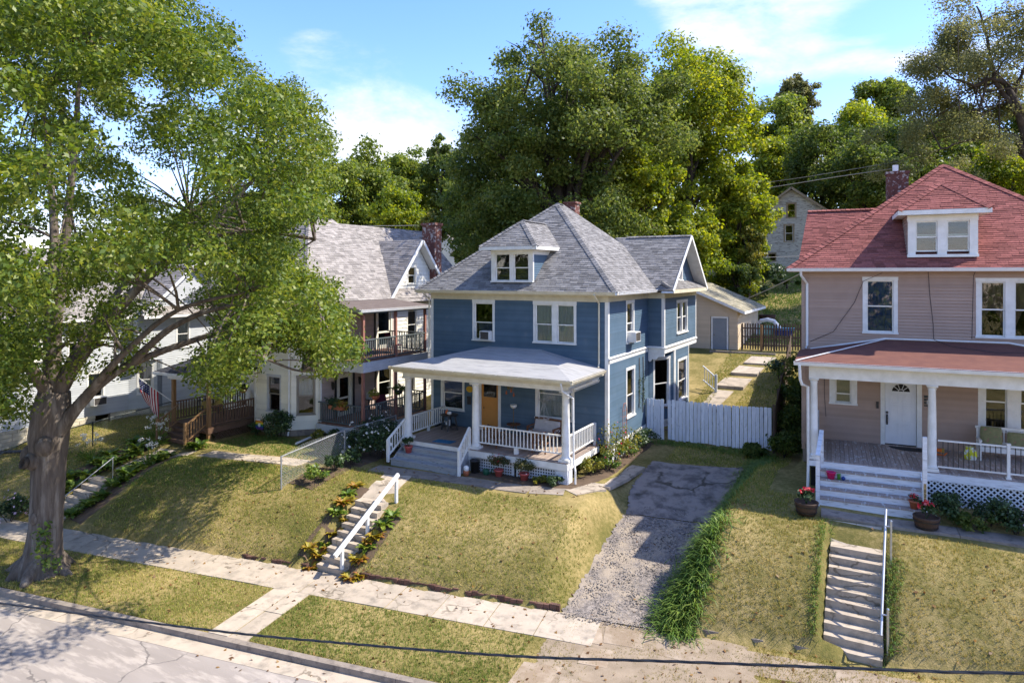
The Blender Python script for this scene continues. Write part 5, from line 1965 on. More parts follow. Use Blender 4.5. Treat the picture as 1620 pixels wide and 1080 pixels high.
# steps
nst = 5
for i in range(nst):
    zt = FN - 0.225 * i
    vf = PV - 0.02 - 0.29 * i
    mb = MB(TN)
    if i:
        mb.box(-2.62, 0.27, vf - 0.03, vf + 0.29, zt - 0.045, zt)
        mb.build('tread', M_BDECK, brown)
        mb = MB(TN)
    mb.box(-2.6, 0.25, vf - 0.006 if i else vf - 0.03, vf + 0.02, zt - 0.225 if i < nst - 1 else 2.2, zt - 0.046 if i else zt - 0.04)
    mb.build('riser', M_WORN, brown)
mb = MB(TN)
for (ua, ub) in ((-2.66, -2.61), (0.26, 0.31)):
    pf = [(PV, 2.2), (PV - 1.2, 2.2), (PV - 1.2, 2.62), (PV, 3.53)]
    vs = [(ua, a, b) for a, b in pf] + [(ub, a, b) for a, b in pf]
    mb.add(vs, [(0, 1, 2, 3), (7, 6, 5, 4), (0, 4, 5, 1), (1, 5, 6, 2), (2, 6, 7, 3)])
mb.build_each('stair_stringer', M_WORN, brown)
mb = MB(TN)
mb.box(-2.72, -2.6, PV - 1.28, PV - 1.16, 2.3, 4.0)
mb.box(-2.6, -2.5, PV - 0.1, PV - 0.0, 3.1, 4.5)
mb.beam((-2.66, PV - 1.3, 4.02), (-2.56, PV + 0.0, 4.56), 0.13, 0.05)
mb.box(0.2, 0.32, PV - 1.2, PV - 1.08, 2.35, 4.88)
mb.build_each('newel_post', M_WORN, brown)
mb = MB(TN)
mb.box(0.225, 0.295, PV - 1.207, PV - 1.202, 2.92, 3.5)
npl = mb.build('number_plate', M_GOLD, brown)
# side railing by the wall, black mesh panel with a pale cap
mb = MB(TN)
mb.beam((-2.78, PV + 0.35, 4.5), (-2.72, -0.25, 4.62), 0.08, 0.05)
mb.box(-2.76, -2.68, -0.3, -0.22, FN, 4.66)
mb.build('side_railing', M_LGREY, brown)
mb = MB(TN)
mb.box(-2.76, -2.74, PV + 0.4, -0.32, 3.68, 4.46)
mb.build('screen_panel', M_BLACK, brown)
# front railing with black balusters
rl = railing((0.75, PV + 0.14, FN), (2.52, PV + 0.14, FN), 0.16, 0.98, brown, M_WHITE, TN, step=0.001 + 1.77 / 14, bal=0.022, rail=0.055, cap=0.045)
rl2 = railing((2.62, PV + 0.14, FN), (5.4, PV + 0.14, FN), 0.16, 0.98, brown, M_WHITE, TN, step=0.126, bal=0.022, rail=0.055, cap=0.045)
for r_ in (rl, rl2):
    for b in r_.children:
        b.data.materials[0] = M_BLACK
mb = MB(TN)
mb.box(2.53, 2.61, PV + 0.1, PV + 0.18, FN, 4.6)
mb.box(2.5, 2.64, PV + 0.07, PV + 0.21, FN, FN + 0.05)
mb.box(2.515, 2.625, PV + 0.085, PV + 0.195, 4.6, 4.64)
mb.build('railing_post', M_WHITE, brown)
# diagonal lattice
mb = MB(TN)
y = PV + 0.03
x0, x1, za, zb2 = 0.35, 5.9, 2.3, 3.32
d = 0.115
k = x0 - (zb2 - za)
while k < x1:
    for sg in (1, -1):
        a = Vector((k, y + (0.008 if sg > 0 else -0.004), za if sg > 0 else zb2))
        b = Vector((k + (zb2 - za), a.y, zb2 if sg > 0 else za))
        t0 = max(0, (x0 - a.x) / (b.x - a.x)); t1 = min(1, (x1 - a.x) / (b.x - a.x))
        if t1 > t0:
            mb.beam(a.lerp(b, t0), a.lerp(b, t1), 0.01, 0.042, up=(0, 0, 1))
    k += d * math.sqrt(2)
mb.build('lattice_panel', M_LATT, brown)
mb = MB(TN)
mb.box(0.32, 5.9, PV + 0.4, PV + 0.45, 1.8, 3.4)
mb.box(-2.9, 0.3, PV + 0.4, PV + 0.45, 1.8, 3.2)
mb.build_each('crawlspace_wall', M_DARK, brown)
mb = MB(TN)
mb.fbox(nF, 0.72, 1.08, 0.0, 0.03, 5.05, 5.45)
mb.build('number_board', M_BLACK, brown)
mb = MB(TN)
mb.fbox(nF, -0.78, -0.7, 0.015, 0.07, 4.86, 5.1)
mb.build('doorbell', M_BLACK, brown)


def lettering(text, mtx, size, m, parent=None, name='lettering', depth=0.006, align='CENTER'):
    cu = bpy.data.curves.new(name, 'FONT')
    cu.body = text
    cu.size = size
    cu.extrude = depth
    cu.align_x = align
    cu.align_y = 'CENTER'
    ob = bpy.data.objects.new(name, cu)
    COL.objects.link(ob)
    cu.materials.append(m)
    dg = bpy.context.evaluated_depsgraph_get()
    me = bpy.data.meshes.new_from_object(ob.evaluated_get(dg))
    bpy.data.objects.remove(ob)
    o = bpy.data.objects.new(name, me)
    COL.objects.link(o)
    if parent:
        o.parent = parent
    o.matrix_local = mtx
    return o


RX90 = Matrix.Rotation(R(90), 4, 'X')
lettering('10', TN @ Matrix.Translation((0.87, -0.034, 5.2)) @ RX90, 0.2, M_ALU, brown)
for i, ch_ in enumerate('1025'):
    lettering(ch_, TN @ Matrix.Translation((0.26, PV - 1.211, 3.43 - 0.145 * i)) @ RX90, 0.13, M_BLACK, npl)
# cable runs stapled across the front
mb = MB(TN)
mb.tube([(-3.0, -0.04, 7.2), (-2.2, -0.05, 7.6), (-1.5, -0.06, 8.7), (-1.2, -0.05, 9.5), (-0.6, -0.3, 9.8)], 0.009, 5)
mb.tube([(0.85, -0.05, 9.85), (0.9, -0.035, 9.0), (1.0, -0.035, 8.0), (1.02, -0.04, 7.45)], 0.009, 5)
mb.tube([(2.2, -0.55, 9.95), (2.2, -0.03, 9.7), (2.18, -0.03, 8.9), (2.15, -0.03, 7.5)], 0.009, 5)
mb.tube([(1.02, -0.04, 7.44), (1.4, -0.9, 7.3), (2.6, -1.5, 7.2), (4.5, -1.0, 7.27)], 0.009, 5)
mb.tube([(-2.5, -0.04, 6.4), (-2.5, -0.04, 5.2), (-2.45, -0.04, 4.4)], 0.008, 5)
mb.build('wall_cable', M_CABLE, brown)

# ================================================================== WHITE HOUSE
WO = Vector((-26.5, 27.0, 1.8))
white = thing('house', 'cream two-storey house with stacked side balconies, brick chimney and wooden entry porch', 'house', WO)
TW = Matrix.Translation(-WO)
WX = -24.4
wF = Frame((0, 23.5, 0), (1, 0, 0))
wA = Frame((-25.4, 23.5, 0), (1, 1, 0))
wR = Frame((WX, 0, 0), (0, 1, 0))
WZ0, WZ1 = 2.15, 8.35
fo = [(-27.02, -26.02, 2.92, 4.8), (-27.2, -26.1, 6.2, 7.95)]
siding(wF, -27.85, -25.42, WZ0, WZ1, 0.215, M_CREAMS, white, fo, 'bay_front_siding', T=TW, parts=True, out=0.034)
ao = [(0.28, 1.18, 2.84, 4.82), (0.26, 1.14, 6.15, 7.95)]
siding(wA, 0.03, 1.39, WZ0, WZ1, 0.215, M_CREAMS, white, ao, 'bay_side_siding', T=TW, parts=True, out=0.034)
ro = [(25.62, 26.75, 2.5, 4.65), (28.72, 30.05, 2.9, 4.7), (28.62, 30.02, 5.65, 7.85)]
siding(wR, 24.52, 30.42, 2.3, WZ1, 0.11, M_PINKS, white, ro, 'porch_wall_siding', T=TW)
wo = [(31.33, 32.36, 5.9, 7.75), (31.1, 32.2, 2.8, 4.7)]
siding(wR, 30.5, 35.0, 2.15, 8.45, 0.215, M_CREAMS, white, wo, 'wing_siding', T=TW, parts=True, out=0.034)


def wg_ext(w):
    d = (11.62 - w) / 1.22
    return (32.25 - d, 32.25 + d)


siding(wR, 0, 0, 8.45, 11.6, 0.215, M_CREAMS, white, [(31.4, 32.26, 9.15, 10.3)], 'gable_siding', ext=wg_ext, T=TW, parts=True, out=0.034)
window(wR, 31.4, 32.26, 9.15, 10.3, white, fill='half', T=TW, cw=0.08, trim=M_CREAMS)
M_SASHT = mat('taupe_sash_paint', (0.3, 0.27, 0.22), (0.25, 0.22, 0.18), 3, 0.6)
window(wF, *fo[0], white, fill=None, T=TW, trim=M_LGREY, sash_m=M_SASHT, cw=0.09)
window(wF, *fo[1], white, fill='blind', T=TW, trim=M_LGREY, sash_m=M_SASHT, cw=0.09)
window(wA, *ao[0], white, fill='half', T=TW, trim=M_SASHT, sash_m=M_SASHT, cw=0.07)
window(wA, *ao[1], white, fill='blind', T=TW, trim=M_LGREY, sash_m=M_SASHT, cw=0.09)
window(wR, *wo[0], white, fill='curtain', T=TW, trim=M_CREAMS, cw=0.1)
window(wR, *wo[1], white, fill='curtain', T=TW, trim=M_CREAMS, cw=0.1)
window(wR, *ro[1], white, fill=None, T=TW, trim=M_CREAMS, cw=0.15)
for (o_, nm) in ((ro[0], 'a'), (ro[2], 'b')):
    u0, u1, w0, w1 = o_
    mb = MB(TW)
    mb.fbox(wR, u0, u0 + 0.13, -0.1, 0.03, w0, w1)
    mb.fbox(wR, u1 - 0.13, u1, -0.1, 0.03, w0, w1)
    mb.fbox(wR, u0 + 0.13, u1 - 0.13, -0.1, 0.03, w1 - 0.1, w1)
    mb.build_each('door_casing', M_CREAMS, white)
    mb = MB(TW)
    mb.fbox(wR, u0 + 0.13, u0 + 0.25, -0.06, -0.02, w0, w1 - 0.1)
    mb.fbox(wR, u1 - 0.25, u1 - 0.13, -0.06, -0.02, w0, w1 - 0.1)
    mb.fbox(wR, u0 + 0.25, u1 - 0.25, -0.06, -0.02, w0, w0 + 0.2)
    mb.fbox(wR, u0 + 0.25, u1 - 0.25, -0.06, -0.02, w0 + 0.85, w0 + 0.95)
    mb.fbox(wR, u0 + 0.25, u1 - 0.25, -0.06, -0.02, w1 - 0.22, w1 - 0.1)
    d_ = mb.build('storm_door', M_CREAMS, white)
    mb = MB(TW)
    mb.fbox(wR, u0 + 0.25, u1 - 0.25, -0.045, -0.04, w0 + 0.95, w1 - 0.22)
    mb.fbox(wR, u0 + 0.25, u1 - 0.25, -0.045, -0.04, w0 + 0.2, w0 + 0.85)
    mb.build('pane', GLASS, d_)
    mb = MB(TW)
    mb.tube([wR.p(u0 + 0.19, -0.03, w0 + 1.0), wR.p(u0 + 0.19, 0.03, w0 + 1.0)], 0.025, 8)
    mb.build('knob', M_BRASS, d_)
mb = MB(TW)
for (u, w0, w1) in ((25.45, 2.5, 4.7), (26.78, 2.5, 4.7), (28.5, 2.6, 4.7), (28.45, 5.65, 7.9)):
    mb.fbox(wR, u, u + 0.14, 0.018, 0.045, w0, w1)
mb.build_each('shutter', M_BLACK, white)
mb = MB(TW)
mb.fbox(wA, 1.3, 1.42, 0.003, 0.04, WZ0, WZ1)
mb.fbox(wR, 30.38, 30.52, -0.05, 0.035, 2.15, 8.4)
mb.fbox(wR, 34.9, 35.03, -0.05, 0.035, 2.15, 8.4)
mb.fbox(wF, -27.88, -27.78, -0.02, 0.035, WZ0, WZ1)
mb.build_each('corner_board', M_WHITE, white)
downspout([(-25.42, 23.42, 8.3), (-25.42, 23.42, 2.2), (-25.4, 23.35, 1.9)], white, M_ALU, TW, w=0.08)
downspout([(-24.3, 24.42, 8.2), (-24.3, 24.42, 2.1), (-24.2, 24.1, 1.98), (-23.9, 22.45, 1.9)], white, M_ALU, TW, w=0.1)
mb = MB(TW)
mb.prism([(-27.8, 23.53), (-25.41, 23.53), (-24.42, 24.52), (-24.42, 34.9), (-32.8, 34.9), (-32.8, 25.6), (-27.8, 25.6)], 1.2, 2.15)
mb.build_each('foundation', M_CONCD, white)
mb = MB(TW)
mb.box(-32.9, -27.86, 25.5, 25.6, 2.15, 8.4)
mb.box(-27.95, -27.85, 23.5, 25.5, 2.15, 8.4)
mb.box(-32.9, -32.8, 25.6, 35.0, 2.15, 8.4)
mb.box(-32.8, WX - 0.1, 34.9, 35.0, 2.15, 8.4)
mb.build_each('rear_wall', M_CREAMS, white)
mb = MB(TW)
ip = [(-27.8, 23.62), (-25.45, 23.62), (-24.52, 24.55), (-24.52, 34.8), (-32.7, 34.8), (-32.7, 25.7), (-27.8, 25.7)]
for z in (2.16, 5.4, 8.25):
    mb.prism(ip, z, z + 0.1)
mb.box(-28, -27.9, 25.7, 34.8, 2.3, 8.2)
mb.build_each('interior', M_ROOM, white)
# roofs
wz = 8.4
A1, A2_ = (-28.4, 27.65, 13.0), (-28.4, 29.4, 13.0)
roof_plane([(-23.85, 23.0, wz), (-23.85, 33.95, wz), A2_, A1], M_SHW, white, T=TW, exposure=0.145, tab=0.33)
roof_plane([(-32.95, 23.0, wz), (-23.85, 23.0, wz), A1], M_SHW, white, T=TW, exposure=0.145, tab=0.33)
roof_plane([(-32.95, 33.95, wz), (-32.95, 23.0, wz), A1, A2_], M_SHW, white, T=TW, exposure=0.25, tab=0.6)
roof_plane([(-23.85, 33.95, wz), (-32.95, 33.95, wz), A2_], M_SHW, white, T=TW, exposure=0.25, tab=0.6)
ridge_caps((-23.85, 23.0, wz), A1, M_SHW, white, TW, sep=False)
ridge_caps(A1, A2_, M_SHW, white, TW, sep=False)
roof_plane([(-23.7, 29.4, 8.2), (-23.7, 38.2, 8.2), (-28.2, 38.2, 12.75), (-28.2, 29.4, 12.75)], M_SHW, white, T=TW, exposure=0.145, tab=0.33)
roof_plane([(-32.7, 38.2, 8.2), (-32.7, 29.4, 8.2), (-28.2, 29.4, 12.75), (-28.2, 38.2, 12.75)], M_SHW, white, T=TW, exposure=0.25, tab=0.6)
mb = MB(TW)
mb.add([(-32.5, 37.8, 8.2), (-24.0, 37.8, 8.2), (-28.2, 37.8, 12.6)], [(0, 1, 2)])
mb.box(-32.5, -24.0, 35.0, 37.8, 1.5, 8.2)
mb.build('rear_wing', M_CREAMS, white)
# side gable
roof_plane([(-24.6, 29.35, 8.4), (-23.9, 29.35, 8.4), (-23.9, 32.25, 11.8), (-27.4, 32.25, 11.8)], M_SHW, white, T=TW, exposure=0.145, tab=0.33)
roof_plane([(-23.9, 35.15, 8.4), (-24.6, 35.15, 8.4), (-27.4, 32.25, 11.8), (-23.9, 32.25, 11.8)], M_SHW, white, T=TW, exposure=0.145, tab=0.33)
mb = MB(TW)
for sg in (-1, 1):
    a, b = Vector((-23.89, 32.25 + sg * 2.95, 8.3)), Vector((-23.89, 32.25 + sg * 0.02, 11.72))
    mb.beam(a, b, 0.05, 0.17)
    mb.beam(a + Vector((-0.26, 0, -0.085)), b + Vector((-0.26, 0, -0.085)), 0.46, 0.02)
mb.build_each('rake_board', M_WHITE, white)
# small return roof at the gable's foot
roof_plane([(-23.85, 29.4, 8.34), (-23.85, 30.9, 8.34), (-24.38, 30.2, 9.0)], M_SHW, white, T=TW, exposure=0.14)
mb = MB(TW)
mb.box(-32.9, -23.9, 23.05, 23.5, 8.25, 8.3)
mb.box(-24.38, -23.9, 23.5, 30.3, 8.251, 8.301)
mb.box(-23.9, -23.86, 23.05, 30.3, 8.22, 8.39)
mb.box(-32.9, -23.9, 23.01, 23.05, 8.22, 8.39)
mb.build_each('soffit', M_WHITE, white)
mb = MB(TW)
mb.box(-24.95, -24.0, 33.6, 34.3, 9.5, 12.75)
mb.box(-25.02, -23.93, 33.53, 34.37, 12.75, 12.9)
mb.build('chimney', M_BRICK, white)
# two-storey side porch
PXo = -21.45
planks(WX + 0.02, PXo, 24.28, 29.3, 2.5, white, mat('red_brown_deck', (0.3, 0.17, 0.12), (0.22, 0.12, 0.085), 4, 0.75, tint=0.15), TW, 0.15, along='x')
planks(WX + 0.02, PXo, 24.28, 29.3, 5.64, white, mat('red_brown_deck', (0.3, 0.17, 0.12)), TW, 0.15, along='x')
mb = MB(TW)
mb.box(WX, PXo + 0.06, 24.2, 24.24, 2.05, 2.46)
mb.box(PXo + 0.02, PXo + 0.06, 24.241, 29.3, 2.05, 2.46)
mb.build_each('porch_skirt', M_LGREY, white)
mb = MB(TW)
mb.box(WX, PXo + 0.06, 24.2, 24.24, 5.12, 5.6)
mb.box(PXo + 0.02, PXo + 0.06, 24.241, 29.3, 5.12, 5.6)
mb.box(WX, PXo, 24.24, 29.3, 5.4, 5.43)
mb.build_each('balcony_fascia', M_LGREY, white)
for y in (24.34, 26.75, 29.2):
    mb = MB(TW)
    mb.box(PXo - 0.12, PXo, y - 0.06, y + 0.06, 2.5, 5.12)
    mb.box(PXo - 0.12, PXo, y - 0.06, y + 0.06, 5.64, 8.0)
    mb.build_each('porch_post', M_POST, white)
for z in (2.5, 5.64):
    railing((PXo - 0.05, 24.4, z), (PXo - 0.05, 29.2, z), 0.1, 1.0, white, M_GRAIL, TW, step=0.135, bal=0.04, rail=0.1)
    railing((WX + 0.05, 24.33, z), (PXo - 0.12, 24.33, z), 0.1, 1.0, white, M_GRAIL, TW, step=0.135, bal=0.04, rail=0.1)
    railing((WX + 0.3, 29.25, z), (PXo - 0.12, 29.25, z), 0.1, 1.0, white, M_GRAIL, TW, step=0.16, bal=0.04, rail=0.1)
mb = MB(TW)
P = [(-21.2, 23.85, 8.1), (-21.2, 29.5, 8.1), (-24.45, 29.5, 8.46), (-24.45, 23.85, 8.46)]
n = (Vector(P[1]) - Vector(P[0])).cross(Vector(P[2]) - Vector(P[0]))
mb.slab(P, n, 0.07)
mb.build('balcony_roof', M_ROLLB, white)
mb = MB(TW)
mb.box(-24.3, -21.28, 23.92, 24.1, 7.9, 8.05)
mb.box(-21.48, -21.29, 24.1, 29.4, 7.901, 8.051)
mb.build_each('balcony_beam', M_GRAIL, white)
gutter((-24.4, 23.78, 8.09), (-21.15, 23.78, 8.09), white, mat('pale_green_gutter', (0.42, 0.45, 0.33), (0.34, 0.37, 0.27), 3, 0.6), TW, outn=(0, -1, 0))
gutter((-21.13, 23.78, 8.09), (-21.13, 29.5, 8.09), white, M_ALU, TW, outn=(1, 0, 0))
# wall lanterns
for y in (25.22, 27.2):
    mb = MB(TW)
    mb.lathe([(0.03, -0.2), (0.06, -0.15), (0.09, 0.1), (0.05, 0.16), (0.02, 0.22)], (WX + 0.14, y, 4.15), 8)
    mb.box(WX + 0.01, WX + 0.14, y - 0.02, y + 0.02, 4.3, 4.34)
    l_ = mb.build('wall_lantern', M_BLACK, white)

# wooden entry porch
pd = 2.5
planks(-30.85, -28.02, 20.9, 25.5, pd, white, M_WOODD, TW, 0.14)
mb = MB(TW)
mb.box(-30.88, -27.99, 20.86, 20.9, 2.2, 2.46)
mb.box(-28.02, -27.98, 20.9, 25.5, 2.2, 2.46)
mb.box(-30.89, -30.85, 20.9, 25.5, 2.2, 2.46)
mb.build_each('deck_fascia', M_WOODD, white)
for (x, y) in ((-30.75, 21.0), (-28.12, 21.0)):
    mb = MB(TW)
    mb.box(x - 0.08, x + 0.08, y - 0.08, y + 0.08, 1.7, 4.62)
    mb.build_each('porch_post', M_WOOD, white)
railing((-28.08, 21.1, pd), (-28.08, 25.4, pd), 0.1, 0.95, white, M_WOODD, TW, step=0.15, bal=0.045, rail=0.12)
railing((-30.8, 21.1, pd), (-30.8, 25.4, pd), 0.1, 0.95, white, M_WOODD, TW, step=0.15, bal=0.045, rail=0.12)
for i in range(4):
    z = pd - 0.165 * i
    if i:
        mb = MB(TW)
        mb.box(-30.2, -28.3, 20.88 - 0.3 * i, 20.88 - 0.3 * i + 0.32, z - 0.05, z)
        mb.build('tread', M_WOODD, white)
    mb = MB(TW)
    mb.box(-30.18, -28.32, 20.87 - 0.3 * i + 0.02, 20.87 - 0.3 * i + 0.045, z - 0.165, z - 0.051)
    mb.build('riser', M_WOODD, white)
for x in (-30.3, -28.25):
    a, b = Vector((x, 19.85, 1.9)), Vector((x, 20.9, pd))
    railing(a, b, 0.1, 0.85, white, M_WOOD, TW, step=0.16, bal=0.04, rail=0.1, name='stair_railing')
    mb = MB(TW)
    mb.box(x - 0.06, x + 0.06, 19.79, 19.91, 1.7, 2.9)
    mb.build_each('newel_post', M_WOOD, white)
mb = MB(TW)
k = 21.1
while k < 25.3:
    for sg in (1, -1):
        mb.beam((-27.97, k, 1.75 if sg > 0 else 2.2), (-27.97, k + 0.45, 2.2 if sg > 0 else 1.75), 0.01, 0.03)
    k += 0.13
mb.build('lattice_panel', M_WOODD, white)
mb = MB(TW)
mb.box(-30.95, -27.9, 20.8, 21.0, 4.62, 4.95)
mb.box(-28.1, -27.9, 21.0, 25.5, 4.621, 4.951)
mb.box(-30.95, -30.75, 21.0, 25.5, 4.621, 4.951)
mb.box(-30.75, -28.1, 21.0, 25.5, 4.9, 4.93)
mb.build_each('porch_beam', M_WHITE, white)
M_SHB = mat('dark_shingle', (0.06, 0.062, 0.07), (0.04, 0.042, 0.048), 14, 0.95, 0.4, 160, spec=0.12, tint=0.35)
roof_plane([(-31.4, 20.35, 4.98), (-27.6, 20.35, 4.98), (-29.5, 23.4, 6.1)], M_SHB, white, T=TW, exposure=0.14)
roof_plane([(-27.6, 20.35, 4.98), (-27.6, 25.5, 4.98), (-29.5, 25.5, 6.1), (-29.5, 23.4, 6.1)], M_SHB, white, T=TW, exposure=0.14)
roof_plane([(-31.4, 25.5, 4.98), (-31.4, 20.35, 4.98), (-29.5, 23.4, 6.1), (-29.5, 25.5, 6.1)], M_SHB, white, T=TW, exposure=0.14)
mb = MB(TW)
mb.box(-31.42, -27.58, 20.32, 20.36, 4.86, 4.99)
mb.box(-27.62, -27.58, 20.36, 25.5, 4.86, 4.99)
mb.build_each('porch_fascia', M_WHITE, white)
# entry door at the back of the porch
wP = Frame((0, 25.5, 0), (1, 0, 0))
mb = MB(TW)
mb.fbox(wP, -29.9, -28.9, 0.0, 0.03, 2.5, 4.6)
dr = mb.build('entry_door', M_BLACK, white)
mb = MB(TW)
mb.fbox(wP, -29.98, -29.9, 0, 0.05, 2.5, 4.7)
mb.fbox(wP, -28.9, -28.82, 0, 0.05, 2.5, 4.7)
mb.fbox(wP, -29.9, -28.9, 0, 0.05, 4.6, 4.7)
mb.build_each('door_casing', M_WHITE, white)

# ================================================================== GREY HOUSE
GO = Vector((-40.0, 22.0, 1.7))
grey = thing('house', 'pale grey sided house on a stone foundation behind the big oak', 'house', GO)
TG = Matrix.Translation(-GO)
GX = -36.8
gR = Frame((GX, 0, 0), (0, 1, 0))
go = [(20.15, 21.1, 2.75, 4.6), (19.2, 20.2, 5.4, 7.1), (14.8, 15.8, 3.0, 4.8), (17.0, 18.0, 5.4, 7.1)]
siding(gR, 13.5, 22.4, 2.25, 7.4, 0.115, M_GREYS, grey, go, 'side_siding', T=TG)
gA = Frame((GX, 22.4, 0), (0.75, 1.35, 0))
gal = math.hypot(0.75, 1.35)
ga = [(0.4, 1.25, 3.0, 4.75)]
siding(gA, 0, gal, 2.25, 4.95, 0.115, M_GREYS, grey, ga, 'bay_siding', T=TG)
gR2 = Frame((-36.05, 0, 0), (0, 1, 0))
gf2 = Frame((0, 22.4, 0), (1, 0, 0))
siding(gf2, GX, -36.05, 4.95, 7.4, 0.115, M_GREYS, grey, (), 'bay_siding', T=TG)
g2 = [(24.75, 25.65, 5.45, 7.15), (26.4, 27.3, 3.0, 4.7)]
siding(gR2, 22.4, 29.5, 4.95, 7.4, 0.115, M_GREYS, grey, g2, 'wing_siding', T=TG)
siding(gR2, 23.75, 29.5, 2.25, 4.95, 0.115, M_GREYS, grey, g2, 'wing_siding', T=TG)
for o_ in go:
    window(gR, *o_, grey, fill='half', T=TG, trim=M_WHITE, cw=0.09)
window(gA, *ga[0], grey, fill='curtain', T=TG, cw=0.09)
for o_ in g2:
    window(gR2, *o_, grey, fill='curtain', T=TG, cw=0.09)
M_CBD = mat('slate_corner_paint', (0.2, 0.22, 0.24), (0.17, 0.19, 0.21), 3, 0.6)
mb = MB(TG)
mb.fbox(gA, gal - 0.12, gal + 0.01, 0.003, 0.035, 2.25, 4.95)
mb.fbox(gR2, 23.76, 23.88, 0.003, 0.035, 2.25, 4.95)
mb.build_each('corner_board', M_CBD, grey)
mb = MB(TG)
mb.box(-45, GX - 0.1, 13.5, 13.6, 2.2, 7.4)
mb.box(-45, -36.1, 29.4, 29.5, 2.2, 7.4)
mb.box(-45.1, -45, 13.5, 29.5, 2.2, 7.4)
mb.box(-45, GX - 0.1, 13.6, 29.4, 2.2, 2.3)
mb.box(-45, GX - 0.1, 13.6, 29.4, 7.2, 7.3)
mb.build_each('rear_wall', M_GREYS, grey)
# stone foundation, course by course
def stone_wall(fr, u0, u1, w0, w1, parent, T):
    w = w0
    while w < w1 - 0.02:
        h = min(random.uniform(0.17, 0.24), w1 - w)
        u = u0
        while u < u1 - 0.02:
            l = min(random.uniform(0.3, 0.7), u1 - u)
            mb = MB(T); mb.tint = random.random()
            d = random.uniform(0.0, 0.035)
            mb.fbox(fr, u + 0.008, u + l - 0.008, -0.2, d, w + 0.008, w + h - 0.008)
            mb.build('foundation_stone', M_STONE, parent)
            u += l
        w += h
    mb = MB(T)
    mb.fbox(fr, u0, u1, -0.22, -0.012, w0, w1)
    mb.build('mortar_bed', M_MORTAR, parent)


stone_wall(gR, 15.0, 20.6, 1.35, 2.25, grey, TG)
stone_wall(gR, 21.4, 22.4, 1.35, 2.25, grey, TG)
stone_wall(gA, 0, gal, 1.35, 2.25, grey, TG)
stone_wall(gR2, 23.75, 29.5, 1.35, 2.25, grey, TG)
gz = 7.45
roof_plane([(-36.3, 13.0, gz), (-36.3, 30.0, gz), (-40.9, 25.4, 11.2), (-40.9, 17.6, 11.2)], M_SHW, grey, T=TG, exposure=0.15, tab=0.36)
roof_plane([(-45.5, 13.0, gz), (-36.3, 13.0, gz), (-40.9, 17.6, 11.2)], M_SHW, grey, T=TG, exposure=0.3, tab=0.7)
roof_plane([(-45.5, 30.0, gz), (-45.5, 13.0, gz), (-40.9, 17.6, 11.2), (-40.9, 25.4, 11.2)], M_SHW, grey, T=TG, exposure=0.3, tab=0.7)
roof_plane([(-36.3, 30.0, gz), (-45.5, 30.0, gz), (-40.9, 25.4, 11.2)], M_SHW, grey, T=TG, exposure=0.3, tab=0.7)
roof_plane([(-36.3, 22.5, 7.5), (-35.55, 22.5, 7.5), (-35.55, 26.0, 10.6), (-39.5, 26.0, 10.6)], M_SHW, grey, T=TG, exposure=0.15, tab=0.36)
roof_plane([(-35.55, 29.5, 7.5), (-36.3, 29.5, 7.5), (-39.5, 26.0, 10.6), (-35.55, 26.0, 10.6)], M_SHW, grey, T=TG, exposure=0.15, tab=0.36)
siding(gR2, 0, 0, 7.9, 10.5, 0.115, M_GREYS, grey, (), 'gable_siding', ext=lambda w: (26 - (10.5 - w) / 0.886, 26 + (10.5 - w) / 0.886), T=TG)
roof_plane([(-35.5, 22.6, 7.46), (-35.5, 29.4, 7.46), (-36.05, 29.4, 7.95), (-36.05, 22.6, 7.95)], M_SHW, grey, T=TG, exposure=0.15)
mb = MB(TG)
for sg in (-1, 1):
    mb.beam((-35.54, 26 + sg * 3.5, 7.46), (-35.54, 26 + sg * 0.02, 10.56), 0.04, 0.17)
mb.box(-36.3, -36.26, 13.0, 22.4, 7.3, 7.44)
mb.box(-35.54, -35.5, 22.5, 29.5, 7.3, 7.45)
mb.box(-36.8, -36.3, 13.0, 22.4, 7.32, 7.36)
mb.build_each('rake_board', M_WHITE, grey)
air_conditioner('white window air conditioner low on the side of the grey house', gR, 20.28, 20.98, 2.82, 3.25, 0.45)

# ================================================================== GARAGE
garage = thing('garage', 'tan sided garage with a grey side door and mossy roof', 'garage', (-12.5, 51, 4.4))
TGa = Matrix.Translation((12.5, -51, -4.4))
qF = Frame((0, 47.3, 0), (1, 0, 0))
qR = Frame((-8.75, 0, 0), (0, 1, 0))


def ga_ext(w):
    d = (9.0 - w) / 0.425
    return (max(-16.1, -12.45 - d), min(-8.75, -12.45 + d))


siding(qF, 0, 0, 4.55, 8.95, 0.105, M_TANS, garage, [(-10.55, -9.3, 4.4, 6.85)], 'front_siding', ext=ga_ext, T=TGa)
siding(qR, 47.3, 55.6, 4.55, 7.25, 0.105, M_TANS, garage, (), 'side_siding', T=TGa)
mb = MB(TGa)
mb.box(-16.1, -16.0, 47.4, 55.6, 4.3, 7.3)
mb.box(-16.0, -8.85, 55.5, 55.6, 4.3, 7.3)
mb.box(-16.0, -8.8, 47.36, 55.5, 4.2, 4.55)
mb.build_each('rear_wall', M_TANS, garage)
mb = MB(TGa)
mb.fbox(qF, -10.5, -10.4, -0.06, 0.03, 4.55, 6.85)
mb.fbox(qF, -9.45, -9.35, -0.06, 0.03, 4.55, 6.85)
mb.fbox(qF, -10.4, -9.45, -0.06, 0.03, 6.76, 6.85)
mb.build_each('door_casing', M_WHITE, garage)
mb = MB(TGa)
mb.fbox(qF, -10.4, -9.45, -0.05, -0.01, 4.6, 6.76)
dg = mb.build('door', M_DOORG, garage)
mb = MB(TGa)
mb.tube([qF.p(-10.3, -0.02, 5.6), qF.p(-10.3, 0.05, 5.6)], 0.035, 8)
mb.build('knob', M_BRASS, dg)
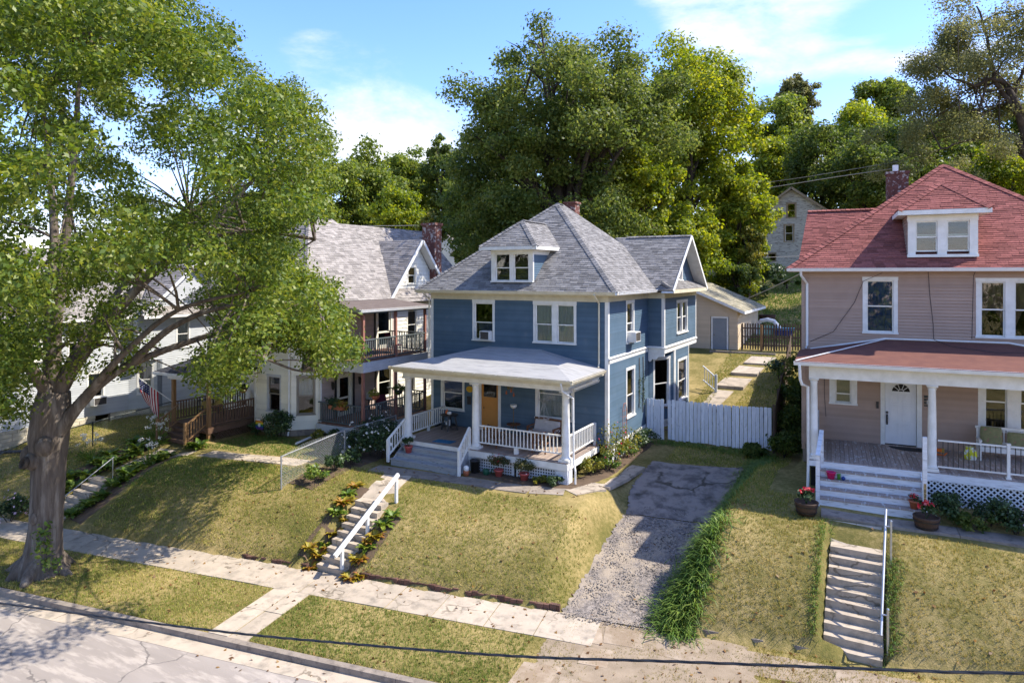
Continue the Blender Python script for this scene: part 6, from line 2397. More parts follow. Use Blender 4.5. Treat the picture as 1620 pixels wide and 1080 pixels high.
roof_plane([(-8.25, 46.95, 7.27), (-8.25, 56.0, 7.27), (-12.45, 56.0, 9.08), (-12.45, 46.95, 9.08)], M_SHT, garage, T=TGa, exposure=0.2, tab=0.4)
roof_plane([(-16.65, 56.0, 7.27), (-16.65, 46.95, 7.27), (-12.45, 46.95, 9.08), (-12.45, 56.0, 9.08)], M_SHT, garage, T=TGa, exposure=0.2, tab=0.4)
mb = MB(TGa)
mb.beam((-8.25, 46.94, 7.17), (-12.45, 46.94, 8.98), 0.04, 0.17)
mb.beam((-16.65, 46.94, 7.17), (-12.45, 46.94, 8.98), 0.04, 0.17)
mb.box(-8.25, -8.21, 46.94, 56.0, 7.08, 7.25)
mb.build_each('fascia_board', M_WHITE, garage)
mb = MB(TGa)
mb.lathe([(0.03, -0.1), (0.06, 0.0), (0.03, 0.06)], (-8.62, 47.6, 6.95), 8)
mb.build('wall_lamp', M_WHITE, garage)

# ================================================================== OLD HOUSE ON THE HILL
farh = thing('house', 'tall old flaking house with a rusty roof on the hill behind the yards', 'house', (-8.2, 78, 9.5), R(8))
TF = Matrix.Rotation(R(-8), 4, 'Z') @ Matrix.Translation((8.2, -78, -9.5))
hF = Frame((0, 74.6, 0), (1, 0, 0))
fw = [(-8.95, -7.95, 15.55, 17.15), (-9.2, -8.15, 13.1, 14.95), (-10.75, -9.9, 11.1, 12.05), (-10.2, -9.4, 9.55, 10.05)]


def fh_ext(w):
    if w < 16.2:
        return (-11.6, -5.2)
    d = (18.55 - w) / 0.74
    return (-8.4 - d, -8.4 + d)


siding(hF, 0, 0, 9.6, 18.4, 0.12, M_OLDS, farh, fw, 'front_siding', ext=fh_ext, T=TF)
mb = MB(TF)
mb.box(-11.6, -5.2, 74.65, 83, 8.5, 9.6)
mb.box(-11.6, -11.5, 74.7, 83, 9.6, 16.3)
mb.box(-5.3, -5.2, 74.7, 83, 9.6, 16.3)
mb.box(-11.5, -5.3, 82.9, 83, 9.6, 16.3)
mb.box(-11.5, -5.3, 75, 82.8, 9.5, 9.61)
mb.build_each('rear_wall', M_OLDS, farh)
M_TANT = mat('tan_window_trim', (0.3, 0.24, 0.16), (0.25, 0.2, 0.13), 3, 0.7)
window(hF, *fw[0], farh, fill=None, T=TF, trim=M_TANT, cw=0.14)
window(hF, *fw[1], farh, fill=None, T=TF, trim=M_TANT, cw=0.16, sash_m=M_WHITE)
window(hF, *fw[2], farh, fill=None, T=TF, trim=M_TANT, cw=0.06)
window(hF, *fw[3], farh, fill=None, T=TF, trim=M_WHITE, cw=0.06, n=2, mull=0.06)
M_RUST = mat('rusty_shingle', (0.27, 0.11, 0.075), (0.2, 0.085, 0.06), 6, 0.9, tint=0.3)
roof_plane([(-12.2, 83.4, 15.9), (-12.2, 74.1, 15.9), (-8.4, 74.1, 18.72), (-8.4, 83.4, 18.72)], M_RUST, farh, T=TF, exposure=0.2, tab=0.5)
roof_plane([(-4.6, 74.1, 15.9), (-4.6, 83.4, 15.9), (-8.4, 83.4, 18.72), (-8.4, 74.1, 18.72)], M_RUST, farh, T=TF, exposure=0.2, tab=0.5)
roof_plane([(-15.5, 78.2, 15.2), (-11.6, 78.2, 15.2), (-11.6, 81.0, 17.2), (-15.5, 81.0, 17.2)], M_RUST, farh, T=TF, exposure=0.2, tab=0.5)
mb = MB(TF)
mb.beam((-12.2, 74.08, 15.8), (-8.4, 74.08, 18.62), 0.05, 0.22)
mb.beam((-4.6, 74.08, 15.8), (-8.4, 74.08, 18.62), 0.05, 0.22)
mb.build_each('rake_board', M_TANT, farh)

# ================================================================== HOUSES BEHIND, BETWEEN THE TREES
backh = thing('house', 'low house with brown hip roof and pale vent pipe glimpsed behind the elm', 'house', (-35, 62, 8))
TBk = Matrix.Translation((35, -62, -8))
mb = MB(TBk)
mb.box(-38.6, -29.6, 58.4, 66, 6.5, 12.0)
mb.build('wall', M_GREYS, backh)
bz_ = 12.0
roof_plane([(-39.2, 57.8, bz_), (-29.0, 57.8, bz_), (-33.5, 62.3, 14.9), (-34.7, 62.3, 14.9)], mat('brown_grey_shingle', (0.2, 0.165, 0.14), (0.14, 0.115, 0.1), 8, 0.95, tint=0.3), backh, T=TBk, exposure=0.2, tab=0.45)
roof_plane([(-29.0, 57.8, bz_), (-29.0, 66.6, bz_), (-33.5, 62.3, 14.9)], MATS['brown_grey_shingle'], backh, T=TBk, exposure=0.2, tab=0.45)
roof_plane([(-39.2, 66.6, bz_), (-39.2, 57.8, bz_), (-34.7, 62.3, 14.9)], MATS['brown_grey_shingle'], backh, T=TBk, exposure=0.2, tab=0.45)
mb = MB(TBk)
mb.box(-39.25, -28.95, 57.72, 57.8, 11.8, 12.0)
mb.build_each('fascia_board', M_CREAM, backh)
mb = MB(TBk)
mb.box(-33.9, -33.4, 59.6, 60.1, 13.0, 15.2)
mb.build('chimney', M_STONE, backh)
backh2 = thing('house', 'pale house with a swept gable end seen over the white house roof', 'house', (-44, 64, 8))
TB2 = Matrix.Translation((44, -64, -8))
mb = MB(TB2)
mb.prism([(-47.0, 62.0), (-41.0, 62.0), (-41.0, 70), (-47.0, 70)], 6.5, 13.0)
mb.add([(-47, 62, 13), (-41, 62, 13), (-44.6, 62, 15.6), (-47, 70, 13), (-41, 70, 13), (-44.6, 70, 15.6)], [(0, 1, 2), (5, 4, 3), (1, 4, 5, 2), (3, 0, 2, 5)])
mb.build('wall', M_CREAMS, backh2)
mb = MB(TB2)
mb.slab([(-40.6, 61.6, 12.8), (-40.6, 70.4, 12.8), (-44.6, 70.4, 15.8), (-44.6, 61.6, 15.8)], (0.6, 0, 0.8), 0.1)
mb.slab([(-47.4, 70.4, 12.8), (-47.4, 61.6, 12.8), (-44.6, 61.6, 15.8), (-44.6, 70.4, 15.8)], (-0.6, 0, 0.8), 0.1)
mb.build('roof', M_SHW, backh2)

# ================================================================== LAWN STAIRS AND HANDRAILS
def lawn_stairs(label, x0, x1, y0, run, rise, n, z0=0.0, group=None, xs=0.0, m=None):
    o = thing('concrete_stairs', label, 'stairs', ((x0 + x1) / 2, y0, z0), 0, group)
    T = Matrix.Translation((-(x0 + x1) / 2, -y0, -z0))
    for i in range(n):
        mb = MB(T); mb.tint = random.random()
        d = xs * i
        j = random.uniform(-0.012, 0.012)
        y1 = y0 + run * (i + 1) + 0.02
        mb.hexa([(x0 + d + j, y0 + run * i, z0 - 0.3 + rise * i), (x1 + d + j, y0 + run * i, z0 - 0.3 + rise * i), (x1 + d + j, y1 + 0.1, z0 - 0.3 + rise * i), (x0 + d + j, y1 + 0.1, z0 - 0.3 + rise * i),
                 (x0 + d + j, y0 + run * i - 0.012, z0 + rise * (i + 1) - 0.006 * i * 0), (x1 + d + j, y0 + run * i - 0.012, z0 + rise * (i + 1)), (x1 + d + j, y1 + 0.1, z0 + rise * (i + 1) + 0.004), (x0 + d + j, y1 + 0.1, z0 + rise * (i + 1) + 0.004)])
        mb.build('step', m or M_CONC, o)
    return o


lawn_stairs('weathered concrete lawn stairs with white wooden handrail leading to the blue house', -16.45, -15.25, 16.36, 0.265, 0.18, 9, 0.0, xs=-0.03)
bs = lawn_stairs('concrete lawn stairs with a thin metal pipe rail below the peeling porch steps', -1.42, -0.05, 19.05, 0.265, 0.195, 10, -0.02, xs=0.003)
lawn_stairs('shaded concrete stairs between hosta beds beside the big oak', -29.35, -28.2, 14.35, 0.3, 0.17, 7, 0.0)
path_slabs('stair_landing', [(-16.15, 18.78), (-16.75, 20.98)], 1.15, M_CONC, ln=1.1, dz=0.03)

hr = thing('handrail', 'white wooden handrail beside the concrete stairs to the blue house', 'handrail', (-15.35, 16.4, 0.0))
T = Matrix.Translation((15.35, -16.4, 0))
mb = MB(T)
mb.beam((-15.43, 16.12, 0.72), (-15.33, 19.22, 2.56), 0.09, 0.13)
mb.build('rail', M_WHITE, hr)
for (x, y, z0, z1) in ((-15.44, 16.46, -0.1, 0.86), (-15.38, 17.62, 0.7, 1.55), (-15.33, 19.1, 1.3, 2.42)):
    mb = MB(T)
    mb.box(x - 0.045, x + 0.045, y - 0.045, y + 0.045, z0, z1)
    mb.build('post', M_WHITE, hr)
hr2 = thing('handrail', 'thin galvanised pipe handrail beside the lawn stairs of the brown house', 'handrail', (0.1, 19.3, 0.3))
T = Matrix.Translation((-0.1, -19.3, -0.3))
mb = MB(T)
mb.tube([(-0.09, 19.0, 0.82), (0.02, 21.55, 3.18)], 0.034, 10)
mb.build('rail', M_STEEL, hr2)
for (y, z0, z1, x) in ((19.35, 0.1, 1.35, 0.06), (21.15, 1.6, 3.0, 0.14)):
    mb = MB(T)
    mb.tube([(x, y, z0), (x, y, z1)], 0.028, 10)
    mb.tube([(x, y, z1), (x, y, z1 + 0.03)], [0.036, 0.02], 10)
    mb.tube([(x, y, z1 - 0.15), (x - 0.12, y, z1 - 0.16)], 0.02, 8)
    mb.build('post', M_STEEL, hr2)
hr3 = thing('handrail', 'slim pale pipe handrail on the shaded stairs by the hostas', 'handrail', (-28.1, 15.4, 0.6))
T = Matrix.Translation((28.1, -15.4, -0.6))
mb = MB(T)
mb.tube([(-28.2, 14.3, 0.86), (-28.2, 16.55, 2.12)], 0.022, 8)
mb.build('rail', M_STEEL, hr3)
for (y, z0, z1) in ((14.4, -0.1, 0.9), (16.5, 1.0, 2.1)):
    mb = MB(T)
    mb.tube([(-28.2, y, z0), (-28.2, y, z1)], 0.02, 8)
    mb.build('post', M_STEEL, hr3)

# brick edging along the lawns: every brick a part
def brick_edge(label, s0, s1, q, h=0.17, zb=0.0, ln=0.21, group='low edgings along the pavement', m=None, name='brick_edging'):
    c = sq((s0 + s1) / 2, q)
    o = thing(name, label, 'edging', (c[0], c[1], 0), 0, group)
    T = Matrix.Translation((-c[0], -c[1], 0))
    s = s0
    while s < s1:
        l = min(ln * random.uniform(0.92, 1.06), s1 - s)
        mb = MB(T); mb.tint = random.random()
        d = random.uniform(-0.02, 0.02); z = zb + h + random.uniform(-0.025, 0.02)
        a = [(s + 0.007, q + d), (s + l - 0.007, q + d), (s + l - 0.007, q + d + 0.11), (s + 0.007, q + d + 0.11)]
        t = random.uniform(-0.012, 0.012)
        mb.hexa([sq(x, y, zb - 0.1) for x, y in a] + [sq(a[0][0], a[0][1] + t, z), sq(a[1][0], a[1][1] + t, z), sq(*a[2], z), sq(*a[3], z)])
        mb.build('brick', m or M_EDGEB, o)
        s += l
    return o


brick_edge('row of old dark bricks edging the blue house lawn above the pavement', 1.0, 7.9, 0.02)
brick_edge('short crumbling brick edge left of the stairs to the blue house', -3.4, -0.75, 0.02, h=0.14)
brick_edge('low brown edge below the brown house lawn left of its stairs', 11.7, 14.7, 0.06, h=0.16, ln=0.6, m=M_CONCD, name='stone_edging')
brick_edge('low half buried edge along the lawn right of the brown house stairs', 16.4, 22.0, 0.08, h=0.1, ln=0.7, m=M_CONCD, name='stone_edging')

# ================================================================== FENCES
def picket_fence(label, p0, p1, h, m, name, w=0.145, gap=0.012, post_m=None, rails=2, missing=(), skew=0.012, dog=True, step=False, group=None, frame_side=1):
    a, b = Vector((p0[0], p0[1], 0)), Vector((p1[0], p1[1], 0))
    L = (b - a).length
    d = (b - a).normalized(); nrm = Vector((d.y, -d.x, 0))
    mid = a.lerp(b, 0.5)
    o = thing(name, label, 'fence', (mid.x, mid.y, tz(mid.x, mid.y)), 0, group)
    T = Matrix.Translation(-o.location)
    n = int(L / (w + gap))
    for i in range(n):
        if i in missing:
            continue
        mb = MB(T); mb.tint = random.random()
        p = a + d * ((w + gap) * i)
        q = p + d * (w * random.uniform(0.93, 1.0))
        zg = tz(p.x, p.y)
        zt = zg + h * random.uniform(0.985, 1.012) if step is False else math.floor((zg) / 0.5) * 0.5 + h + 0.3
        k = random.uniform(-skew, skew)
        off = d * k
        th = nrm * 0.02
        z0 = zg + random.uniform(0.0, 0.07)
        c = 0.03 if dog else 0.0
        vs = [p, q, q + off + Vector((0, 0, 0)), q + off - d * c, p + off + d * c, p + off]
        zs = [z0, z0, zt - c, zt, zt, zt - c]
        f = [Vector((v.x, v.y, z)) for v, z in zip(vs, zs)]
        g = [v + th for v in f]
        mb.add(f + g, [tuple(reversed(range(6))), tuple(range(6, 12))] + [(j, (j + 1) % 6, 6 + (j + 1) % 6, 6 + j) for j in range(6)])
        mb.build('picket', m, o)
    for fr_ in ([0.25, 0.8] if rails == 2 else [0.2, 0.5, 0.82]):
        mb = MB(T)
        pa, pb = a - nrm * 0.025 * frame_side, b - nrm * 0.025 * frame_side
        k = max(1, int(L / 1.5))
        for j in range(k):
            u, v = pa.lerp(pb, j / k), pa.lerp(pb, (j + 1) / k)
            mb.beam((u.x, u.y, tz(u.x, u.y) + h * fr_), (v.x, v.y, tz(v.x, v.y) + h * fr_), 0.04, 0.085)
        mb.build('rail', post_m or m, o)
    k = max(1, round(L / 2.2))
    for j in range(k + 1):
        p = a.lerp(b, j / k) - nrm * 0.07 * frame_side
        mb = MB(T)
        z = tz(p.x, p.y)
        mb.box(p.x - 0.045, p.x + 0.045, p.y - 0.045, p.y + 0.045, z - 0.2, z + h * 0.97)
        mb.build('post', post_m or m, o)
    return o


picket_fence('weathered white board fence between the blue house and the dark side fence', (-9.88, 31.0), (-4.22, 31.12), 1.9, M_PICK, 'white_fence', w=0.155, gap=0.014, post_m=M_FENCE, missing=(5,))
picket_fence('dark weathered board fence running back along the neighbouring yard', (-4.15, 31.0), (-4.9, 43.0), 2.15, M_FENCE, 'board_fence', w=0.15, gap=0.006)
picket_fence('brown open picket fence with a gate beside the tan garage', (-8.5, 47.5), (-4.4, 47.9), 1.8, M_FENCE, 'picket_fence', w=0.095, gap=0.07, rails=3, frame_side=-1, post_m=M_FENCE)
mb = MB()
z_ = tz(-7.25, 47.42)
mb.box(-7.3, -7.16, 47.33, 47.45, z_ - 0.1, z_ + 1.75)
gp = mb.build('gate_post', M_WOOD)
tag(gp, 'pale wooden gate post standing out in the brown picket fence', 'post')


def chain_fence(label, pts, h, m, cell=0.075, group='chain link fences', post_every=3.0, wire=0.0035):
    p0 = Vector(pts[0])
    o = thing('chain_link_fence', label, 'fence', (p0.x, p0.y, tz(p0.x, p0.y)), 0, group)
    T = Matrix.Translation(-o.location)
    net, rail = MB(T), MB(T)
    for a, b in zip(pts[:-1], pts[1:]):
        a, b = Vector((*a, 0)), Vector((*b, 0))
        L = (b - a).length
        d = (b - a).normalized()
        k = max(1, round(L / post_every))
        P = lambda u, w: (a.x + d.x * u, a.y + d.y * u, tz(a.x + d.x * u, a.y + d.y * u) + w)
        for j in range(k):
            rail.tube([P(L * j / k, h), P(L * (j + 1) / k, h)], 0.024, 7)
        for j in range(k + 1):
            mb = MB(T)
            mb.tube([P(L * j / k, -0.2), P(L * j / k, h + 0.03)], 0.033, 8)
            mb.build('post', m, o)
        n = int((L + h) / (cell * 1.4142))
        for i in range(n):
            s = i * cell * 1.4142 - h
            for sg in (1, -1):
                u0, u1 = s, s + h
                w0, w1 = (0.02, h) if sg > 0 else (h, 0.02)
                t0 = max(0, -u0 / h); t1 = min(1, (L - u0) / h)
                if t1 <= t0:
                    continue
                A = P(u0 + h * t0, w0 + (w1 - w0) * t0); B = P(u0 + h * t1, w0 + (w1 - w0) * t1)
                net.tube([A, B], wire, 3, cap=False)
    net.build('mesh_netting', m, o)['kind'] = 'stuff'
    rail.build('top_rail', m, o)
    return o


chain_fence('low grey chain link fence between the cream house and the blue house yards', [(-20.16, 18.2), (-20.25, 25.2)], 1.25, M_LINK)
chain_fence('dark green chain link fence along the grey house side yard behind the oak', [(-34.2, 13.6), (-32.9, 18.3), (-33.2, 22.6)], 1.15, M_LINKD)

# ================================================================== SMALL THINGS
def tub(o, prof, m, T=None, n=18, name='pot'):
    mb = MB(T)
    mb.lathe(prof, (0, 0, 0), n)
    r = mb.build(name, m, o, smooth=False)
    r.data.polygons.foreach_set('use_smooth', [len(p.vertices) == 4 for p in r.data.polygons])
    return r


POT = [(0.12, 0.0), (0.165, 0.24), (0.185, 0.24), (0.19, 0.30), (0.165, 0.30), (0.16, 0.26)]


def potted(label, loc, leafm, n, rr, hz, leaf, potm=None, sc=1.0, flowers=None, cat='potted plant', group=None, stem=False, prof=None, squash=0.7):
    o = thing('potted_plant', label, cat, loc, random.uniform(0, 6), group)
    tub(o, [(r * sc, z * sc) for r, z in (prof or POT)], potm or M_POTR)
    mb = MB()
    top = (prof or POT)[-1][1] * sc
    mb.lathe([((prof or POT)[-1][0] * sc * 0.99, top - 0.03), (0.01, top - 0.02)], (0, 0, 0), 14)
    mb.build('soil', M_SOIL, o)
    cl = sub_clumps((0, 0, hz), (rr, rr, rr * squash), 9, 0.4, 0.55, -0.6)
    leaf_cloud('foliage', cl, n, leaf, leafm, o)
    if stem:
        mb = MB()
        for k in range(6):
            a = random.uniform(0, 6.28)
            mb.tube([(0, 0, top - 0.02), (0.05 * math.cos(a), 0.05 * math.sin(a), hz * 0.7), (rr * 0.5 * math.cos(a), rr * 0.5 * math.sin(a), hz)], 0.008, 5)
        mb.build('stem', L_SHRUB, o)
    if flowers:
        fm, fn, fs, fz = flowers
        leaf_cloud('blossom', [(0, 0, fz, rr * 0.75, rr * 0.75, rr * 0.4)], fn, fs, fm, o, shell=0.7, aspect=0.9)
    return o


zt = tz(-13.2, 22.95)
potted('round bushy mum in a coral pot before the porch lattice, nearer the steps', (-13.2, 22.75, zt), L_MUM, 1500, 0.4, 0.62, 0.055, sc=1.0, flowers=(L_FLOWR, 60, 0.035, 0.75), group='mums in coral pots')
potted('larger russet mum in a coral pot with a few pale flowers, nearer the drive', (-12.1, 22.8, tz(-12.1, 22.8)), L_MUM, 1900, 0.45, 0.62, 0.055, sc=1.05, flowers=(L_FLOWW, 35, 0.05, 0.5), group='mums in coral pots')
potted('leafy green plant in a coral pot standing on the grey porch steps', (-17.45, 22.55, 2.3), L_SHRUB, 130, 0.24, 0.5, 0.14, sc=0.95, stem=True)
potted('terracotta pot with small red and white flowers on the peeling porch steps', tuple(nw(0.0, PV - 1.05, FN - 0.9)), L_SHRUB, 260, 0.17, 0.33, 0.05, M_TERRA, 0.85, flowers=(L_FLOWR, 40, 0.045, 0.4))
BAR = [(0.25, 0.0), (0.31, 0.18), (0.345, 0.36), (0.355, 0.40), (0.31, 0.40), (0.29, 0.33)]
for lab, loc in (('half barrel planter with red and pink flowers left of the peeling steps', (-2.13, 22.6, tz(-2.13, 22.6))), ('half barrel planter with one red bloom right of the lawn handrail', (1.05, 23.0, tz(1.05, 23.0)))):
    o = potted(lab, loc, L_SHRUB, 130, 0.26, 0.6, 0.12, M_BARREL, 1.0, cat='planter', group='half barrel planters', stem=True, prof=BAR)
    o.name = 'barrel_planter'
    leaf_cloud('blossom', [(0.02, 0.0, 0.78, 0.1, 0.1, 0.07), (-0.18, 0.05, 0.7, 0.06, 0.06, 0.05), (0.2, -0.05, 0.72, 0.06, 0.06, 0.05)], 60, 0.085, L_FLOWR, o, aspect=0.9)
    mb = MB()
    for z in (0.09, 0.27):
        mb.lathe([(0.285 + z * 0.22, z), (0.29 + z * 0.22, z + 0.03)], (0, 0, 0), 18)
    mb.build('hoop', M_BLACK, o)


def simple(name, label, cat, loc, build, rz=0.0, group=None):
    o = thing(name, label, cat, loc, rz, group)
    build(o)
    return o


def b_trash(o):
    tub(o, [(0.15, 0), (0.2, 0.5), (0.215, 0.5), (0.215, 0.54), (0.19, 0.54), (0.17, 0.1)], M_BLACK, name='bin')
    mb = MB(); mb.tube([(-0.2, 0, 0.5), (-0.25, 0, 0.6), (0.25, 0, 0.6), (0.2, 0, 0.5)], 0.01, 6); mb.build('handle', M_STEEL, o)


simple('trash_bin', 'small black bin beside the grey porch steps', 'bin', (-14.3, 22.75, tz(-14.3, 22.75)), b_trash)


def b_can(o):
    tub(o, [(0.11, 0), (0.12, 0.22), (0.1, 0.25), (0.05, 0.26)], M_DGREEN, name='can')
    mb = MB(); mb.tube([(0.1, 0, 0.06), (0.25, 0, 0.2), (0.3, 0, 0.3)], [0.02, 0.015, 0.03], 8)
    mb.build('spout', M_DGREEN, o)
    mb = MB(); mb.tube([(-0.1, 0, 0.05), (-0.2, 0, 0.15), (-0.08, 0, 0.28)], 0.012, 6); mb.build('handle', M_DGREEN, o)


simple('watering_can', 'dark green watering can before the white porch lattice', 'watering can', (-13.75, 22.7, tz(-13.75, 22.7)), b_can)


def b_jug(o):
    tub(o, [(0.1, 0), (0.12, 0.16), (0.12, 0.2), (0.02, 0.24)], M_TERRA, name='saucer_pot')
    mb = MB(); mb.lathe([(0.09, 0.2), (0.11, 0.28), (0.1, 0.36), (0.03, 0.4)], (0, 0, 0), 14); mb.build('upturned_pot', M_WHITE, o)


simple('stacked_pots', 'white pot stacked on a brown pot beside the black bin', 'flowerpots', (-14.42, 22.3, tz(-14.42, 22.3)), b_jug)


def b_table(o):
    mb = MB()
    mb.lathe([(0.02, 0.66), (0.38, 0.66), (0.4, 0.68), (0.4, 0.71), (0.36, 0.72)], (0, 0, 0), 20); mb.build('table_top', M_BLACK, o)
    mb = MB(); mb.lathe([(0.01, 0.2), (0.3, 0.2), (0.3, 0.23)], (0, 0, 0), 16); mb.build('shelf', M_BLACK, o)
    for k in range(4):
        a = k * math.pi / 2 + 0.4
        mb = MB(); mb.beam((0.26 * math.cos(a), 0.26 * math.sin(a), 0.66), (0.36 * math.cos(a), 0.36 * math.sin(a), 0), 0.06, 0.06); mb.build('leg', M_BLACK, o)


tb = simple('side_table', 'round black table in the corner of the blue house porch', 'table', (-17.3, 25.35, FZ), b_table)


def b_pump(o):
    mb = MB()
    mb.lathe([(0.04, 0), (0.1, 0.03), (0.11, 0.08), (0.08, 0.13), (0.02, 0.14)], (0, 0, 0), 14); mb.build('gourd', M_PLAST, o, smooth=True)
    mb = MB(); mb.lathe([(0.03, 0), (0.08, 0.03), (0.08, 0.1), (0.03, 0.17), (0.012, 0.22)], (-0.16, 0.06, 0), 12); mb.build('gourd', M_ORANGE, o, smooth=True)


simple('gourds', 'white and orange gourds on the round black porch table', 'gourds', (-17.24, 25.25, FZ + 0.72), b_pump)


def b_lant(o):
    mb = MB(); mb.lathe([(0.06, 0), (0.06, 0.24), (0.05, 0.26)], (0.02, -0.05, 0), 12); mb.build('candle', M_PLAST, o)
    mb = MB(); mb.lathe([(0.05, 0), (0.05, 0.14), (0.04, 0.16)], (-0.16, 0.02, 0), 12); mb.build('candle', M_PLAST, o)


simple('candles', 'two pale candles on the lower shelf of the black porch table', 'candles', (-17.27, 25.3, FZ + 0.23), b_lant)
mb = MB()
mb.slab([(-16.72, 23.2, FZ + 0.016), (-15.85, 23.26, FZ + 0.016), (-15.83, 23.72, FZ + 0.016), (-16.7, 23.68, FZ + 0.016)], (0, 0, 1), 0.014)
dm = mb.build('doormat', M_MATB)
tag(dm, 'faded blue doormat on the grey porch floor of the blue house', 'doormat')
mb = MB(MBR)
arc = [(0.35 + 0.75 * math.cos(t), -0.28 - 0.5 * math.sin(t), FN + 0.018) for t in [math.pi * i / 12 for i in range(13)]]
mb.slab(list(reversed(arc)), (0, 0, 1), 0.014)
dm2 = mb.build('doormat', M_MATK)
tag(dm2, 'half round black mat before the white front door', 'doormat')


def b_settee(o):
    w, d = 1.35, 0.7
    mb = MB()
    mb.box(-w / 2, w / 2, -d / 2, d / 2, 0.26, 0.32)
    mb.build('seat_frame', M_TEAK, o)
    for sx in (-1, 1):
        mb = MB()
        x = sx * (w / 2 - 0.03)
        mb.box(x - 0.03, x + 0.03, -d / 2, -d / 2 + 0.06, 0, 0.6)
        mb.box(x - 0.03, x + 0.03, d / 2 - 0.06, d / 2, 0, 0.85)
        mb.box(x - 0.035, x + 0.035, -d / 2, d / 2, 0.6, 0.64)
        mb.beam((x, -d / 2 + 0.06, 0.32), (x, d / 2 - 0.06, 0.6), 0.02, 0.025)
        mb.beam((x, -d / 2 + 0.06, 0.6), (x, d / 2 - 0.06, 0.32), 0.02, 0.025)
        mb.build('arm', M_TEAK, o)
    mb = MB()
    mb.box(-w / 2, w / 2, d / 2 - 0.05, d / 2, 0.82, 0.92)
    for i in range(9):
        x = -w / 2 + 0.1 + i * (w - 0.2) / 8
        mb.box(x - 0.015, x + 0.015, d / 2 - 0.045, d / 2 - 0.02, 0.32, 0.82)
    mb.build('backrest', M_TEAK, o)
    for a, b in ((-w / 2 + 0.07, -0.005), (0.005, w / 2 - 0.07)):
        mb = MB()
        mb.hexa([(a, -d / 2 + 0.02, 0.325), (b, -d / 2 + 0.02, 0.325), (b, d / 2 - 0.18, 0.325), (a, d / 2 - 0.18, 0.325), (a + 0.02, -d / 2 + 0.04, 0.44), (b - 0.02, -d / 2 + 0.04, 0.44), (b - 0.02, d / 2 - 0.18, 0.45), (a + 0.02, d / 2 - 0.18, 0.45)])
        mb.build('seat_cushion', M_CUSH, o)
    mb = MB()
    mb.hexa([(-w / 2 + 0.07, d / 2 - 0.22, 0.44), (w / 2 - 0.07, d / 2 - 0.22, 0.44), (w / 2 - 0.07, d / 2 - 0.06, 0.44), (-w / 2 + 0.07, d / 2 - 0.06, 0.44), (-w / 2 + 0.1, d / 2 - 0.13, 0.85), (w / 2 - 0.1, d / 2 - 0.13, 0.85), (w / 2 - 0.07, d / 2 - 0.055, 0.84), (-w / 2 + 0.07, d / 2 - 0.055, 0.84)])
    mb.build('back_cushion', M_CUSH, o)


simple('settee', 'brown wooden settee with pale grey cushions on the blue house porch', 'settee', (-12.6, 25.55, FZ), b_settee, R(-6))


def b_chair(o):
    for sx in (-1, 1):
        for (y, h) in ((-0.24, 0.6), (0.26, 0.9)):
            mb = MB(); mb.box(sx * 0.27 - 0.025, sx * 0.27 + 0.025, y - 0.025, y + 0.025, 0, h); mb.build('leg', M_TEAK, o)
        mb = MB(); mb.box(sx * 0.27 - 0.03, sx * 0.27 + 0.03, -0.28, 0.28, 0.6, 0.635); mb.build('armrest', M_TEAK, o)
    mb = MB(); mb.box(-0.27, 0.27, -0.25, 0.25, 0.34, 0.38); mb.build('seat', M_TEAK, o)
    mb = MB()
    for i in range(5):
        mb.box(-0.245, 0.245, 0.245, 0.265, 0.46 + i * 0.09, 0.51 + i * 0.09)
    mb.build('backrest', M_TEAK, o)


simple('porch_chair', 'brown slatted armchair behind the white porch railing of the blue house', 'chair', (-11.95, 23.95, FZ), b_chair, R(185))
simple('porch_chair', 'low dark slatted chair behind the railing left of the standing lamp', 'chair', (-13.95, 23.9, FZ), b_chair, R(160))


def b_lamp(o):
    mb = MB(); mb.lathe([(0.02, 0.48), (0.3, 0.5), (0.31, 0.53), (0.02, 0.54)], (0, 0, 0), 18); mb.build('table_top', M_TEAK, o)
    for k in range(3):
        a = k * 2.09
        mb = MB(); mb.tube([(0.1 * math.cos(a), 0.1 * math.sin(a), 0.48), (0.2 * math.cos(a), 0.2 * math.sin(a), 0.25), (0.26 * math.cos(a), 0.26 * math.sin(a), 0)], 0.018, 6); mb.build('leg', M_TEAK, o)


simple('lamp_table', 'small round wooden table by the porch wall carrying a brass lamp', 'table', (-14.2, 25.75, FZ), b_lamp)


def b_lamp2(o):
    mb = MB(); mb.lathe([(0.1, 0), (0.09, 0.02), (0.02, 0.04), (0.014, 0.1), (0.014, 0.62), (0.03, 0.66)], (0, 0, 0), 12); mb.build('stem', M_BRASS, o)
    mb = MB(); mb.lathe([(0.03, 0.66), (0.1, 0.69), (0.145, 0.76), (0.15, 0.83), (0.135, 0.83), (0.1, 0.72)], (0, 0, 0), 18); mb.build('lamp_shade', M_WHITE, o, smooth=True)


simple('brass_lamp', 'brass stem lamp with a white bowl shade on the porch table', 'lamp', (-14.2, 25.75, FZ + 0.54), b_lamp2)


def b_mobile(o):
    mb = MB()
    ring = [(0.17 * math.cos(t), 0.17 * math.sin(t) * 0.3, 0.17 * math.sin(t)) for t in [2 * math.pi * i / 14 for i in range(15)]]
    mb.tube(ring, 0.025, 6)
    mb.tube([(0, 0, 0.17), (0, 0, 0.55)], 0.006, 5)
    mb.build('ring', M_BRASS, o)
    for (x, z) in ((-0.2, -0.35), (0.03, -0.25), (0.16, -0.42)):
        mb = MB(); mb.tube([(x * 0.6, 0, -0.12), (x, 0, z)], 0.004, 4); mb.lathe([(0.01, -0.1), (0.05, -0.05), (0.02, 0.06)], (x, 0, z), 8); mb.build('pendant', M_TERRA, o)
    leaf_cloud('wreath_leaf', [(0, 0, 0, 0.2, 0.08, 0.2)], 60, 0.07, L_YEL, o, shell=0.8)


